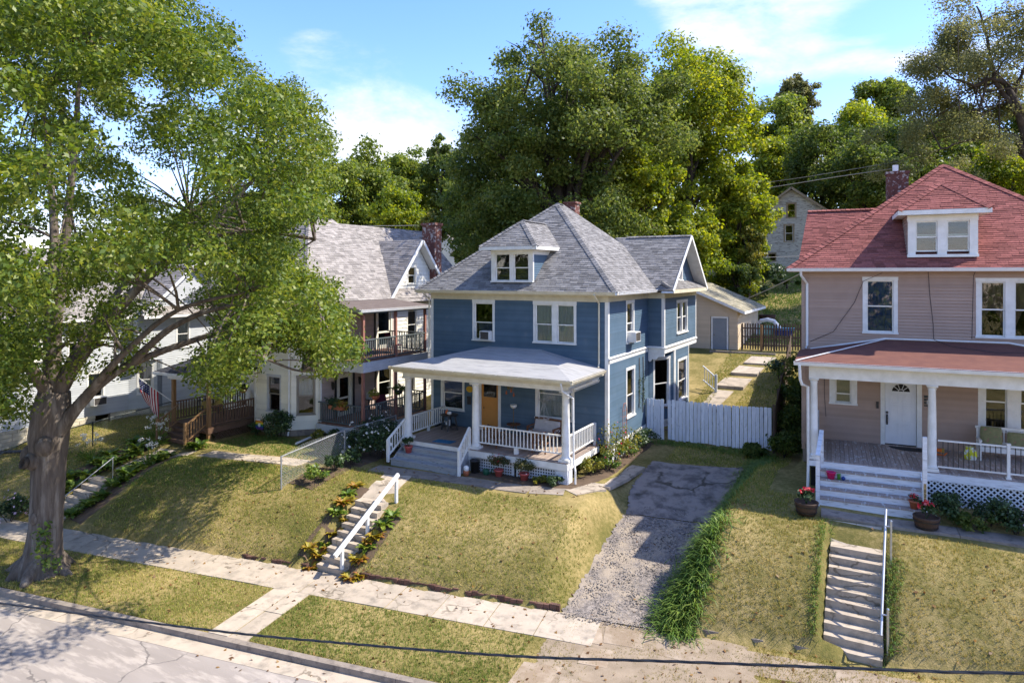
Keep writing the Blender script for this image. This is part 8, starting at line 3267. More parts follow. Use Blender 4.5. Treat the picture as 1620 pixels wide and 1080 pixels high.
blobm((-0.5, -0.1, 3.75), 0.32, (0.8, 0.9, 1.2))
blobm((0.5, -0.15, 4.2), 0.3, (0.9, 0.9, 1.1))
blobm((0.1, -0.32, 3.7), 0.3, (1.1, 0.7, 1.0))
blobm((0.3, -0.38, 1.9), 0.16, (1, 0.6, 1.3))
fk = V3((0.15, 0.28, 5.6))
limbs = [
    ([fk, V3((0.0, 0.4, 7.6)), V3((0.15, 0.6, 10.2)), V3((0.35, 0.8, 13.5)), V3((0.1, 1.2, 17.5))], [0.42, 0.36, 0.3, 0.2, 0.05]),
    ([fk, V3((-0.5, 0.5, 7.8)), V3((-1.0, 0.9, 11.0)), V3((-2.6, 1.5, 14.0)), V3((-4.5, 2.2, 17.0))], [0.4, 0.33, 0.26, 0.18, 0.05]),
    ([fk, V3((0.9, 0.9, 7.2)), V3((2.2, 2.0, 9.4)), V3((3.6, 3.4, 11.3)), V3((4.8, 5.0, 13.6))], [0.42, 0.34, 0.27, 0.2, 0.06]),
    ([V3((2.0, 1.8, 9.1)), V3((3.4, 2.6, 10.6)), V3((5.4, 3.6, 11.2)), V3((7.6, 4.6, 10.9))], [0.18, 0.15, 0.1, 0.04]),
    ([V3((0.45, 0.3, 4.6)), V3((1.3, 0.9, 5.9)), V3((2.3, 1.7, 6.8)), V3((4.2, 3.2, 7.7)), V3((6.0, 4.6, 8.3))], [0.34, 0.28, 0.22, 0.15, 0.05]),
    ([V3((2.2, 1.6, 6.7)), V3((3.6, 2.2, 8.0)), V3((5.2, 3.2, 8.7)), V3((7.5, 4.8, 8.8))], [0.2, 0.16, 0.11, 0.04]),
    ([V3((1.2, 0.8, 5.8)), V3((2.6, 1.2, 7.2)), V3((4.2, 2.0, 8.6)), V3((6.4, 3.0, 9.2))], [0.2, 0.17, 0.12, 0.05]),
    ([fk, V3((-1.2, 0.0, 7.0)), V3((-3.2, -0.6, 9.0)), V3((-6.5, -1.2, 11.0))], [0.34, 0.27, 0.19, 0.05]),
    ([fk, V3((0.4, -0.9, 7.4)), V3((0.8, -2.8, 10.0)), V3((1.2, -5.0, 12.0))], [0.32, 0.26, 0.18, 0.05]),
    ([fk, V3((-0.5, 1.6, 7.4)), V3((-1.2, 4.0, 10.0)), V3((-2.0, 6.8, 12.4))], [0.3, 0.25, 0.17, 0.05]),
    ([V3((4.2, 3.2, 7.7)), V3((5.6, 4.2, 6.9)), V3((6.6, 5.0, 6.4)), V3((7.4, 5.7, 6.6))], [0.1, 0.07, 0.05, 0.015]),
]
for P, rr in limbs:
    Q = []
    RR = []
    for i in range(len(P) - 1):
        p0, p1, p2, p3 = P[max(i - 1, 0)], P[i], P[i + 1], P[min(i + 2, len(P) - 1)]
        for k in range(5):
            t = k / 5
            Q.append(0.5 * ((2 * p1) + (p2 - p0) * t + (2 * p0 - 5 * p1 + 4 * p2 - p3) * t * t + (3 * p1 - p0 - 3 * p2 + p3) * t ** 3))
            RR.append(rr[i] * (1 - t) + rr[i + 1] * t)
    Q.append(P[-1]); RR.append(rr[-1])
    RR = [r_ * (0.52 + 0.2 * max(0, 1 - i / 6)) + 0.01 for i, r_ in enumerate(RR)]
    mb.tube(Q, RR, 11, cap=False, wob=0.06)
    for k in range(len(Q) // 2):
        i = random.randint(4, len(Q) - 1)
        c = min(oc, key=lambda o_: (V3(o_[:3]) - Q[i]).length + random.uniform(0, 1.5))
        e = V3(c[:3])
        L = (e - Q[i]).length
        mb.tube(bez(Q[i], Q[i].lerp(e, 0.5) + V3((0, 0, 0.12 * L)), e, 5), [max(RR[i] * 0.5, 0.03), max(RR[i] * 0.35, 0.025), 0.03, 0.02, 0.01], 6, cap=False)
# fine branches: every third clump is tied back to the nearest limb
joints = [q for P, rr in limbs for q in P[1:]]
for c in oc[::3]:
    e = V3(c[:3])
    j = min(joints, key=lambda q: (q - e).length)
    L = (e - j).length
    if L < 6:
        mb.tube(bez(j, j.lerp(e, 0.5) + V3((random.uniform(-.3, .3), random.uniform(-.3, .3), 0.1 * L)), e, 5), [0.06, 0.045, 0.032, 0.022, 0.01], 5, cap=False)
mb.build('trunk', M_BARK, oak, smooth=True)
# knot hole
mb = MB(Matrix.Translation((0.12, -0.58, 3.72)) @ Matrix.Rotation(R(68), 4, 'X'))
mb.lathe([(0.2, -0.08), (0.2, 0.03), (0.15, 0.05), (0.11, 0.02), (0.09, -0.06)], (0, 0, 0), 14)
mb.build('knot', M_BARKD, oak, smooth=True)
# leafy sprouts at the trunk's foot
leaf_cloud('foliage', [(0.62, -0.25, 0.75 + 0.28 * i, 0.3, 0.25, 0.25) for i in range(4)] + [(0.85, -0.1, 0.5, 0.35, 0.25, 0.3)], 260, 0.13, L_HOSTA, oak)

# ---- trees behind the houses
def tree_at(name, label, px, py, rx, ry, d, lm, n, leaf, group='trees on the wooded slope', m=None, seed=1, depth=None, **kw):
    """crown centre seen at (px,py) at distance d; radii in photo pixels -> metres."""
    c = dpt(px, py, d)
    k = d / 1065.0
    r = (rx * k, (depth or rx * k), ry * k)
    zb = tz(c[0], c[1])
    return make_tree(name, label, (c[0], c[1], zb - 0.1), r, c[2] - zb, lm, n, leaf, m=m or 26, seed=seed, group=group, **kw)


# the great elm straight behind the blue house
ec = dpt(885, 205, 49)
eb = (ec[0] + 0.2, ec[1], tz(ec[0], ec[1]) - 0.2)
elm = thing('elm_tree', 'great dark spreading elm rising behind the blue house roof', 'tree', eb)
zc = ec[2] - eb[2]
random.seed(11)
cl = sub_clumps((0, 0, zc + 0.2), (8.7, 7.5, 7.6), 130, 0.1, 0.2, -0.35, 21, 0.86)
cl += sub_clumps((-1.5, 0, zc - 3.5), (7.0, 6.5, 4.5), 34, 0.22, 0.32, -0.6, 22, 0.85)
cl += sub_clumps((-5.2, -1, zc - 6.2), (4.4, 3.4, 4.2), 26, 0.26, 0.36, -0.8, 23, 0.85)
cl += sub_clumps((1.0, -1.5, zc - 7.0), (6.0, 4.5, 4.0), 28, 0.22, 0.32, -0.8, 25, 0.85)
cl += sub_clumps((-7.0, 0, zc - 3.0), (3.0, 3.0, 3.6), 14, 0.3, 0.42, -0.8, 26, 0.8)
cl += sub_clumps((0.5, 0, zc - 1.0), (5.2, 5.0, 4.5), 16, 0.2, 0.3, -0.6, 24, 0.7)
mb = MB()
lim = [c[:3] for c in cl[:130:7]]
trunk_mesh(mb, (0, 0, 0), (0.3, 0, zc - 6.0), 0.62, 0.5, lim, n=12, twigs=4)
mb.build('trunk', M_BARKD, elm, smooth=True)
leaf_cloud('crown', cl, 125000, 0.23, L_ELM, elm, shell=0.35, jitter=0.85)

tree_at('maple_tree', 'tall bright yellow green maple crowding the elm on its sunlit side', 1092, 190, 112, 125, 60, L_MAPLE, 52000, 0.27, m=44, seed=31, trunk_r=0.4, rmin=0.2, rmax=0.32, group='bright maples behind the garage')
tree_at('maple_tree', 'smaller bright maple with a rounded crown just behind the blue roof ridge', 1005, 300, 66, 78, 53, L_MAPLE, 24000, 0.24, m=30, seed=32, trunk_r=0.25, rmin=0.22, rmax=0.34, group='bright maples behind the garage')
tree_at('maple_tree', 'bright leaning maple above the tan garage roof', 1165, 350, 66, 92, 60, L_MAPLE, 26000, 0.26, m=32, seed=33, trunk_r=0.25, rmin=0.22, rmax=0.34, group='bright maples behind the garage')
tree_at('maple_tree', 'lower bushy maple filling the gap behind the side gable of the blue house', 1085, 390, 62, 66, 56, L_MAPLE, 20000, 0.25, m=28, seed=34, trunk_r=0.25, rmin=0.24, rmax=0.36, group='bright maples behind the garage')
tree_at('maple_tree', 'mid green maple low behind the dormer of the blue house', 985, 390, 60, 50, 58, L_MID, 14000, 0.25, m=22, seed=35, group='bright maples behind the garage')
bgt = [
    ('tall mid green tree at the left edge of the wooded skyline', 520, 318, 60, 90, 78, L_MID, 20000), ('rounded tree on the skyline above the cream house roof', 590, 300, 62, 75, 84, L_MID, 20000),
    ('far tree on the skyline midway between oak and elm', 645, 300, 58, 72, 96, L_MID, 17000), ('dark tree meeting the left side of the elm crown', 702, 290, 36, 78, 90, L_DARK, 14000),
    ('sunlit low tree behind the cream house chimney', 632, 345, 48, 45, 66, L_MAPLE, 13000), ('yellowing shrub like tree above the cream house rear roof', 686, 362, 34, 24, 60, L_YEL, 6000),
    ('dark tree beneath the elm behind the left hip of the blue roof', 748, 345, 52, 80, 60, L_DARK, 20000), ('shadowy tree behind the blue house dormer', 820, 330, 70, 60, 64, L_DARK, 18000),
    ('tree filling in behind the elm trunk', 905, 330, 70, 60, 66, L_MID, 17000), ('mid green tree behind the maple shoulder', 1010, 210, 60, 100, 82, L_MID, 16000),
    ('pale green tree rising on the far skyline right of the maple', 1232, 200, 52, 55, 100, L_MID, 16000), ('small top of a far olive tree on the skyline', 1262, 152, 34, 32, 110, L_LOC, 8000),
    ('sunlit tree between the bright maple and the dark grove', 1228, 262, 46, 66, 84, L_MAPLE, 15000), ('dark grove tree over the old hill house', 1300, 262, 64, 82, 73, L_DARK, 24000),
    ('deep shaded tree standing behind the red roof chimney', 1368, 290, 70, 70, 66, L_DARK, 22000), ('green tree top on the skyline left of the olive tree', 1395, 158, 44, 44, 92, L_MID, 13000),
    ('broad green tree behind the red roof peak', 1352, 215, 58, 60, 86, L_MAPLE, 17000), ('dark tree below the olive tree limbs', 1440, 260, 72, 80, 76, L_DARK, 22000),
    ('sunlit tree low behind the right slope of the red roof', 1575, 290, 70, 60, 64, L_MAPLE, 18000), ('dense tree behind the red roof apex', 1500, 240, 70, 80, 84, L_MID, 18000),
    ('dark tree at the right edge beyond the red roof', 1640, 250, 70, 110, 78, L_DARK, 18000), ('wide tree past the right edge of the view', 1760, 230, 100, 110, 80, L_MID, 16000),
    ('tree glimpsed through the oak above the grey house', 430, 330, 70, 60, 88, L_MID, 14000), ('low tree far behind the grey house', 330, 372, 80, 46, 92, L_MID, 12000),
]
for i, (lab, px, py, rx, ry, d, lm, n) in enumerate(bgt):
    tree_at('woodland_tree', lab, px, py, rx, ry, d, lm, n, 0.0042 * d, seed=50 + i, m=24, trunk_r=0.28)
# bushes at the foot of the slope
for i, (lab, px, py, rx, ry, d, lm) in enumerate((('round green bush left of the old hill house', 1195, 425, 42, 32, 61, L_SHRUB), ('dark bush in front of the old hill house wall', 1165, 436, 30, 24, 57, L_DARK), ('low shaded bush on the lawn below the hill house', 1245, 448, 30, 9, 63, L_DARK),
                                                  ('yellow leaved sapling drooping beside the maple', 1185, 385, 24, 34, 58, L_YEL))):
    tree_at('bush', lab, px, py, rx, ry, d, lm, 6000, 0.2, seed=90 + i, m=14, trunk_r=0.08, group='bushes on the slope', cat='bush')

# the olive-grey locust at the right, open crown on dark limbs
lc = dpt(1575, 125, 52)
lb = dpt(1660, 400, 52)
lbz = tz(lb[0], lb[1])
loc = thing('locust_tree', 'airy olive grey tree with dark bare limbs over the red roofed house', 'tree', (lb[0], lb[1], lbz))
off = Vector((lc[0] - lb[0], lc[1] - lb[1], lc[2] - lbz))
kx = 52 / 1065
random.seed(8)
cl = sub_clumps(tuple(off + Vector((0, 0, 0.5))), (7.4, 6, 6.4), 56, 0.15, 0.24, -0.6, 61, 0.86)
cl += sub_clumps(tuple(off + Vector((-3.4, -1.6, -5.5))), (5.2, 4.0, 3.6), 26, 0.2, 0.3, -0.8, 62, 0.9)
cl += sub_clumps(tuple(off + Vector((-0.5, 0, -1))), (4.6, 4, 4), 14, 0.2, 0.3, -0.8, 63, 0.7)
mb = MB()


def lp(px, py, dd=52):
    p = dpt(px, py, dd)
    return Vector((p[0] - lb[0], p[1] - lb[1], p[2] - lbz))


mb.tube([Vector((0, 0, -0.4)), Vector((0, 0, 0.5)), lp(1650, 330), lp(1635, 260), lp(1612, 175), lp(1590, 130)], [0.6, 0.5, 0.42, 0.38, 0.32, 0.2], 11)
for P, r0 in (([lp(1620, 205), lp(1600, 165), lp(1575, 130), lp(1560, 60), lp(1545, 10)], 0.24), ([lp(1592, 132), lp(1570, 125), lp(1540, 135), lp(1510, 125), lp(1480, 105)], 0.18), ([lp(1640, 280), lp(1605, 215), lp(1560, 215), lp(1520, 225), lp(1480, 240)], 0.2),
               ([lp(1600, 160), lp(1625, 100), lp(1640, 20), lp(1650, -60)], 0.2), ([lp(1560, 130), lp(1545, 190), lp(1515, 230)], 0.1), ([lp(1635, 260), lp(1690, 180), lp(1740, 120)], 0.2)):
    Q = []
    for i in range(len(P) - 1):
        for k in range(4):
            Q.append(P[i].lerp(P[i + 1], k / 4) + Vector((random.uniform(-.08, .08), random.uniform(-.2, .2), random.uniform(-.08, .08))))
    Q.append(P[-1])
    mb.tube(Q, [r0 * (1 - 0.8 * i / len(Q)) for i in range(len(Q))], 8, cap=False)
    for c in random.sample(cl, 8):
        e = Vector(c[:3]); j = min(Q, key=lambda q: (q - e).length)
        mb.tube(bez(j, j.lerp(e, 0.5) + Vector((0, 0, 0.4)), e, 5), [0.07, 0.05, 0.04, 0.025, 0.012], 5, cap=False)
mb.build('trunk', M_BARKD, loc, smooth=True)
leaf_cloud('crown', cl, 62000, 0.17, L_LOC, loc, shell=0.25, jitter=0.9)

# the wood beyond, one mass
mass = []
g = np.random.default_rng(77)
for i in range(150):
    x = g.uniform(-190, 90); y = g.uniform(105, 170)
    r = g.uniform(4, 7)
    zz = tz(x, y)
    for k in range(3):
        mass.append((x + g.uniform(-2, 2), y + g.uniform(-2, 2), zz + g.uniform(2, 8), r, r, r * 0.9))
w_ = leaf_cloud('distant_woods', mass, 36000, 1.0, L_MID, shell=0.6)
w_['kind'] = 'stuff'; w_['label'] = 'distant woods closing the view on the hill'; w_['category'] = 'woods'

# trees of the gardens across the street, behind the viewpoint: what the windows look out on
opp = []
g = np.random.default_rng(78)
for i in range(26):
    x = -75 + i * 5.2 + g.uniform(-2, 2); y = g.uniform(-34, -20); h = g.uniform(8, 14)
    for k in range(7):
        r = g.uniform(1.6, 2.6)
        opp.append((x + g.uniform(-2.4, 2.4), y + g.uniform(-2.4, 2.4), g.uniform(2.0, h), r, r, r))
w2_ = leaf_cloud('trees_across_the_street', opp, 22000, 0.7, L_MID, shell=0.5)
w2_['kind'] = 'stuff'; w2_['label'] = 'trees of the gardens across the street'; w2_['category'] = 'trees'

# ================================================================== PLANTS
def blade_plant_mesh(name, n, L, W, lm, arch=0.5, up=0.8, parent=None, seg=3, spread=0.1):
    """Rosette of broad arching leaves, each three folded segments."""
    V, F, T = [], [], []
    for i in range(n):
        a = random.uniform(0, 2 * math.pi)
        l = L * random.uniform(0.7, 1.15); w = W * random.uniform(0.75, 1.15)
        el = random.uniform(0.35, 1.2) * up
        d = Vector((math.cos(a), math.sin(a), 0)); sd = Vector((-d.y, d.x, 0))
        p = d * random.uniform(0, spread) + Vector((0, 0, 0.03))
        k = len(V)
        tint = random.random()
        for j in range(seg + 1):
            t = j / seg
            ang = el - arch * 2.2 * t * t
            if j:
                p = p + (d * math.cos(ang) + Vector((0, 0, 1)) * math.sin(ang)) * l / seg
            ww = w * (0.25, 1.0, 0.85, 0.06)[min(j, 3)] if seg == 3 else w * math.sin(math.pi * (0.12 + 0.83 * t))
            V += [p - sd * ww / 2 + Vector((0, 0, 0.02)), p, p + sd * ww / 2 + Vector((0, 0, 0.02))]
        for j in range(seg):
            b = k + j * 3
            F += [(b, b + 1, b + 4, b + 3), (b + 1, b + 2, b + 5, b + 4)]
            T += [tint, tint]
    return raw_mesh(name, [tuple(v) for v in V], F, lm, T, parent)


random.seed(21)
protos = {}
for nm, lm in (('fresh', L_HOSTA), ('fading', L_HOSTY)):
    for v in range(2):
        b = blade_plant_mesh('hosta', 46, 0.36, 0.15, lm, 0.42, 1.0)
        protos[(nm, v)] = b
        COL.objects.unlink(b)


def hosta(label, x, y, kind, s, group):
    o = bpy.data.objects.new('hosta', protos[(kind, random.randint(0, 1))].data)
    COL.objects.link(o)
    o.location = (x, y, tz(x, y))
    o.rotation_euler = (0, 0, random.uniform(0, 6.28))
    o.scale = (s, s, s * random.uniform(0.9, 1.15))
    tag(o, label, 'hosta', group)


GRPY = 'yellowing hostas beside the steps to the blue house'
ORD = ['lowest', 'second lowest', 'third lowest', 'fourth lowest', 'fifth lowest', 'sixth lowest', 'seventh lowest', 'eighth lowest', 'ninth lowest', 'tenth lowest', 'eleventh lowest', 'twelfth lowest', 'topmost']


def hosta_row(rows, where, group):
    rows = sorted(rows, key=lambda r_: r_[1])
    for i, (x, y, k, s_) in enumerate(rows):
        o_ = 'topmost' if i == len(rows) - 1 else ORD[i]
        hosta(f"{o_} {'yellowing' if k == 'fading' else 'fresh green'} hosta {where}", x, y, k, s_, group)


hosta_row([(-16.75, 16.35, 'fading', 1.0), (-16.72, 16.75, 'fading', 1.05), (-16.9, 17.15, 'fresh', 0.95), (-16.8, 17.5, 'fading', 1.05), (-17.0, 17.9, 'fresh', 1.0), (-17.1, 18.35, 'fading', 1.1), (-17.3, 18.8, 'fresh', 1.0), (-17.45, 19.3, 'fading', 0.9), (-16.62, 17.05, 'fading', 0.7), (-16.7, 18.0, 'fading', 0.75), (-17.0, 16.55, 'fading', 0.8)],
          'along the left of the steps to the blue house', GRPY)
hosta_row([(-14.95, 16.3, 'fading', 0.9), (-15.02, 16.75, 'fading', 1.0), (-15.0, 17.15, 'fresh', 0.9), (-14.98, 17.55, 'fading', 0.95), (-15.0, 18.0, 'fresh', 1.05), (-14.95, 18.4, 'fresh', 0.95), (-14.7, 16.55, 'fading', 0.75), (-15.1, 17.35, 'fading', 0.7)],
          'along the right of the steps to the blue house', GRPY)
hosta_row([(x, y, 'fresh', q) for x, y, q in ((-27.95, 14.75, 1.1), (-27.8, 15.3, 1.25), (-27.7, 15.8, 1.2), (-27.85, 16.35, 1.35), (-27.9, 17.0, 1.5), (-28.05, 17.6, 1.3), (-27.9, 18.3, 1.35), (-28.0, 18.8, 1.2), (-27.6, 16.7, 1.0), (-27.75, 19.9, 1.1))],
          'right of the shaded stairs by the oak', 'green hostas by the shaded stairs')
hosta_row([(x, y, 'fresh', q) for x, y, q in ((-29.75, 14.6, 1.2), (-29.9, 15.2, 1.35), (-29.7, 15.8, 1.3), (-29.9, 16.4, 1.4), (-29.65, 17.0, 1.3), (-29.85, 17.7, 1.4), (-29.9, 18.4, 1.4), (-30.3, 18.9, 1.5), (-30.5, 16.0, 1.3), (-30.6, 17.2, 1.35), (-30.4, 14.8, 1.2), (-31.0, 18.0, 1.3), (-31.2, 19.3, 1.3))],
          'left of the shaded stairs by the oak', 'green hostas by the shaded stairs')
hosta('bright hosta beneath the newel post of the wooden entry steps', -27.4, 19.95, 'fresh', 1.35, None)


def shrub(name, label, x, y, r, h, lm, n, leaf, cat='shrub', group=None, flowers=None, z=None, m=12, stems=5):
    o = thing(name, label, cat, (x, y, tz(x, y) if z is None else z), 0, group)
    cl = sub_clumps((0, 0, h * 0.55), (r, r, h * 0.5), m, 0.38, 0.55, -0.75)
    leaf_cloud('foliage', cl, n, leaf, lm, o, shell=0.3)
    if flowers:
        fm, fn, fs = flowers
        leaf_cloud('blossom', [(0, 0, h * 0.62, r * 1.02, r * 1.02, h * 0.5)], fn, fs, fm, o, shell=0.85, aspect=0.85)
    mb = MB()
    for k in range(stems):
        a = random.uniform(0, 6.28)
        mb.tube([(0.04 * math.cos(a), 0.04 * math.sin(a), -0.05), (r * 0.3 * math.cos(a), r * 0.3 * math.sin(a), h * 0.35), (r * 0.65 * math.cos(a), r * 0.65 * math.sin(a), h * 0.8)], [0.02, 0.014, 0.006], 5, cap=False)
    mb.build('stem', M_BARKD, o)
    return o


shrub('shrub', 'rounded dark green shrub at the corner of the cream bay', -25.75, 23.1, 0.85, 1.35, L_SHRUB, 2600, 0.11)
shrub('shrub', 'low dark plants beside the rainbow banner', -27.3, 23.1, 0.55, 0.6, L_SHRUB, 700, 0.1)
shrub('shrub', 'leafy bed plant at the foot of the cream downspout', -23.4, 23.4, 0.5, 0.55, L_YEL, 500, 0.1)
shrub('shrub', 'dark bed plant under the lower balcony corner', -22.6, 23.7, 0.5, 0.6, L_SHRUB, 600, 0.1)
for x, y, lab in ((-20.9, 24.6, 'white flowering bush behind the chain link fence by the balcony'), (-19.7, 23.6, 'tall white flowering bush beside the blue house porch steps'), (-19.0, 22.5, 'white flowering bush nearest the left stair railing of the blue house'), (-20.0, 22.3, 'low white flowering bush along the chain link fence')):
    shrub('flowering_bush', lab, x, y, 0.75, 1.25, L_SHRUB, 1700, 0.1, 'bush', 'white flowering bushes', (L_FLOWW, 36, 0.13))
for x, y, lab in ((-19.3, 19.2, 'leafy yellow green weeds at the foot of the first fence post'), (-19.4, 20.2, 'low dark bed plant inside the chain link fence'), (-19.3, 21.2, 'mounded green bed plant midway along the chain link fence')):
    shrub('bed_plant', lab, x, y, 0.5, 0.65, L_HOSTA if y < 20 else L_SHRUB, 600, 0.11, 'plant', 'bed plants along the chain link fence')
# tall white garlic-chive like flowers by the entry steps
for i, (x, y, lab) in enumerate(((-29.9, 19.7, 'cluster of tall white flowers beside the wooden steps'), (-30.9, 20.2, 'white flower cluster left of the wooden steps'), (-31.4, 17.4, 'loose white flowers among the shaded hostas'), (-28.2, 18.1, 'white flower stalks rising from the bright hosta'))):
    o = thing('white_flowers', lab, 'flowers', (x, y, tz(x, y)), 0, 'tall white flowers by the entry steps')
    mb = MB()
    heads = []
    for k in range(12):
        a, rr_ = random.uniform(0, 6.28), random.uniform(0.05, 0.45)
        h = random.uniform(0.75, 1.15)
        e = (rr_ * 1.2 * math.cos(a), rr_ * 1.2 * math.sin(a), h)
        mb.tube([(rr_ * math.cos(a) * 0.7, rr_ * math.sin(a) * 0.7, 0), e], 0.008, 4, cap=False)
        heads.append((*e, 0.085, 0.085, 0.08))
    mb.build('stem', L_GREENG, o)
    leaf_cloud('blossom', heads, 240, 0.06, L_FLOWW, o, shell=0.4)
    blade_plant_mesh('foliage', 60, 0.5, 0.04, L_GREENG, 0.35, 1.2, o, spread=0.4)
shrub('mauve_bush', 'mauve flowering bush left of the oak trunk beside the pavement', -30.2, 13.6, 0.8, 0.95, L_SHRUB, 1500, 0.1, 'bush', None, (L_FLOWP, 60, 0.09))
shrub('rose_bush', 'straggly reddish rose bush at the right corner of the blue house porch', -9.75, 26.2, 0.85, 1.9, L_YEL, 900, 0.095, 'bush', None, (L_FLOWR, 40, 0.07), m=10, stems=12)
for i, (x, y, r, h, lm, lab) in enumerate(((-10.2, 24.6, 0.6, 0.75, L_YEL, 'yellow green weedy plants beside the porch corner pier'), (-9.75, 25.5, 0.55, 0.7, L_HOSTA, 'weedy bed plants below the rose bush'), (-10.75, 22.7, 0.4, 0.4, L_SHRUB, 'low weeds before the porch corner pier'), (-9.75, 27.6, 0.55, 0.8, L_GREENG, 'bright weeds below the basement hatch'), (-9.7, 28.7, 0.6, 0.9, L_SHRUB, 'dark green weeds in the shade beside the blue house wall'), (-9.6, 29.8, 0.6, 0.8, L_SHRUB, 'tall weeds at the left end of the white fence'), (-11.4, 22.75, 0.35, 0.3, L_YEL, 'low yellowing weeds under the larger mum'))):
    shrub('weeds', lab, x, y, r, h, lm, 900, 0.085, 'weeds', 'weedy bed plants around the blue house', None, stems=8)
for i, (u, v, r, h, lm, fl, lab) in enumerate(((0.95, -4.25, 0.55, 0.8, L_SHRUB, None, 'dark leafy shrub just right of the peeling steps'), (1.9, -4.25, 0.65, 0.95, L_SHRUB, None, 'dark shrub spreading over the diagonal lattice'), (2.5, -4.5, 0.55, 0.7, L_SHRUB, None, 'low dark bed plants left of the daisies'), (1.4, -4.7, 0.6, 0.5, L_DARK, None, 'ground hugging plants before the dark lattice shrubs'), (3.35, -4.7, 0.75, 0.85, L_YEL, (L_FLOWP, 90, 0.07), 'sunlit daisy bush with pale mauve flowers under the porch railing'), (4.5, -4.6, 0.8, 0.8, L_YEL, (L_FLOWP, 60, 0.07), 'second daisy bush at the right edge of the view'))):
    p = nw(u, v, 0)
    shrub('shrub', lab, p.x, p.y, r, h, lm, 1300, 0.09, 'shrub', 'shrubs below the brown house porch', fl)
# dark growth in the passage between the dark fence and the brown house
for i, (x, y, r, h, lab) in enumerate(((-3.75, 30.5, 0.7, 1.1, 'shaded bush at the foot of the dark fence corner'), (-3.6, 32.2, 0.75, 1.7, 'dark bush in the passage beside the brown house'), (-3.75, 34.2, 0.8, 2.5, 'tall dark evergreen bush deeper in the passage'), (-3.9, 36.5, 0.9, 3.1, 'tallest dark bush at the far end of the passage'), (-4.9, 29.9, 0.55, 0.6, 'low dark weeds before the white fence end'))):
    shrub('passage_bush', lab, x, y, r, h, L_DARK, 2300, 0.13, 'bush', 'dark bushes in the passage', None, m=16)
shrub('fence_shrub', 'small bushy plant inside the white fence near the dark fence', -4.8, 32.3, 0.6, 1.5, L_SHRUB, 900, 0.11, 'shrub')
shrub('leaning_bush', 'feathery bush leaning over the dark fence top', -5.2, 40.8, 0.7, 1.6, L_SHRUB, 900, 0.14, 'shrub')


def tuft_strip(name, label, pts, n, L, W, lm, spread, zoff=0.0, up=1.15):
    """Tall grass along a line: many arching blades in one mesh."""
    V, F, T = [], [], []
    P = [Vector((p[0], p[1], 0)) for p in pts]
    seg = [(a, b, (b - a).length) for a, b in zip(P[:-1], P[1:])]
    tot = sum(s_[2] for s_ in seg)
    for i in range(n):
        t = random.uniform(0, tot)
        for a, b, l in seg:
            if t <= l:
                break
            t -= l
        c = a.lerp(b, t / l) + Vector((random.gauss(0, spread), random.gauss(0, spread), 0))
        z = tz(c.x, c.y)
        an = random.uniform(0, 6.28); d = Vector((math.cos(an), math.sin(an), 0)); sd = Vector((-d.y, d.x, 0))
        ln = L * random.uniform(0.5, 1.2); w = W * random.uniform(0.7, 1.3)
        el = random.uniform(0.6, 1.4)
        p = Vector((c.x, c.y, z - 0.02)); k = len(V); ti = random.random()
        for j in range(4):
            tt = j / 3
            if j:
                ang = el - 1.5 * tt * tt
                p = p + (d * math.cos(ang) + Vector((0, 0, 1)) * math.sin(ang)) * ln / 3
            ww = w * (0.6, 1.0, 0.7, 0.08)[j]
            V += [p - sd * ww / 2, p + sd * ww / 2]
        for j in range(3):
            b_ = k + 2 * j
            F.append((b_, b_ + 1, b_ + 3, b_ + 2)); T.append(ti)
    o = raw_mesh(name, [tuple(v) for v in V], F, lm, T)
    o['kind'] = 'stuff'; o['label'] = label; o['category'] = 'grass'
    return o


random.seed(31)
tuft_strip('tall_grass', 'lush tall grass bordering the right side of the broken driveway', [(-5.05, 18.2), (-5.0, 19.6), (-4.85, 21.2)], 3600, 0.62, 0.03, L_GREENG, 0.30)
tuft_strip('weed_border', 'green weeds running up the right edge of the driveway to the fence', [(-4.85, 21.2), (-4.75, 23.2), (-4.7, 25.5), (-4.6, 28.0), (-4.4, 30.4)], 3400, 0.32, 0.03, L_GREENG, 0.26)
tuft_strip('stair_weeds', 'rough grass fringing the brown house lawn stairs', [(-1.6, 19.0), (-1.62, 21.2), (-1.5, 22.3)], 900, 0.2, 0.018, L_GREENG, 0.1)
tuft_strip('stair_weeds', 'rough grass on the railing side of the brown house lawn stairs', [(0.1, 19.0), (0.2, 21.2)], 800, 0.2, 0.018, L_GREENG, 0.12)
tuft_strip('bed_grass', 'shaded tall grass before the white board fence', [(-9.5, 30.5), (-8.4, 30.6), (-4.6, 30.6)], 1500, 0.26, 0.025, L_GREENG, 0.25)
tuft_strip('kerb_weeds', 'weeds sprouting along bricks and paving joints', [sq(0.9, 0.0), sq(8.0, 0.0)], 700, 0.13, 0.014, L_GRASSB, 0.06)
tuft_strip('kerb_weeds', 'weeds sprouting between the pavement slabs and verge left of the stairs', [sq(-12, 0.05), sq(-0.6, 0.05)], 900, 0.12, 0.014, L_GRASSB, 0.06)
tuft_strip('kerb_weeds', 'weeds along the verge edge of the pavement', [sq(-16, -1.48), sq(-0.9, -1.48)], 900, 0.1, 0.014, L_GRASS, 0.05)
tuft_strip('kerb_weeds', 'ragged grass hanging over the kerb', [sq(-16, -4.2), sq(7.0, -4.2)], 1800, 0.11, 0.014, L_GRASSB, 0.05)

# ================================================================== GRASS
def Q2(s, q):
    x, y, _ = sq(s, q)
    return (x, y)


def rect(s0, s1, q0, q1):
    return [Q2(s0, q0), Q2(s1, q0), Q2(s1, q1), Q2(s0, q1)]


def box2(x0, x1, y0, y1):
    return [(x0, y0), (x1, y0), (x1, y1), (x0, y1)]


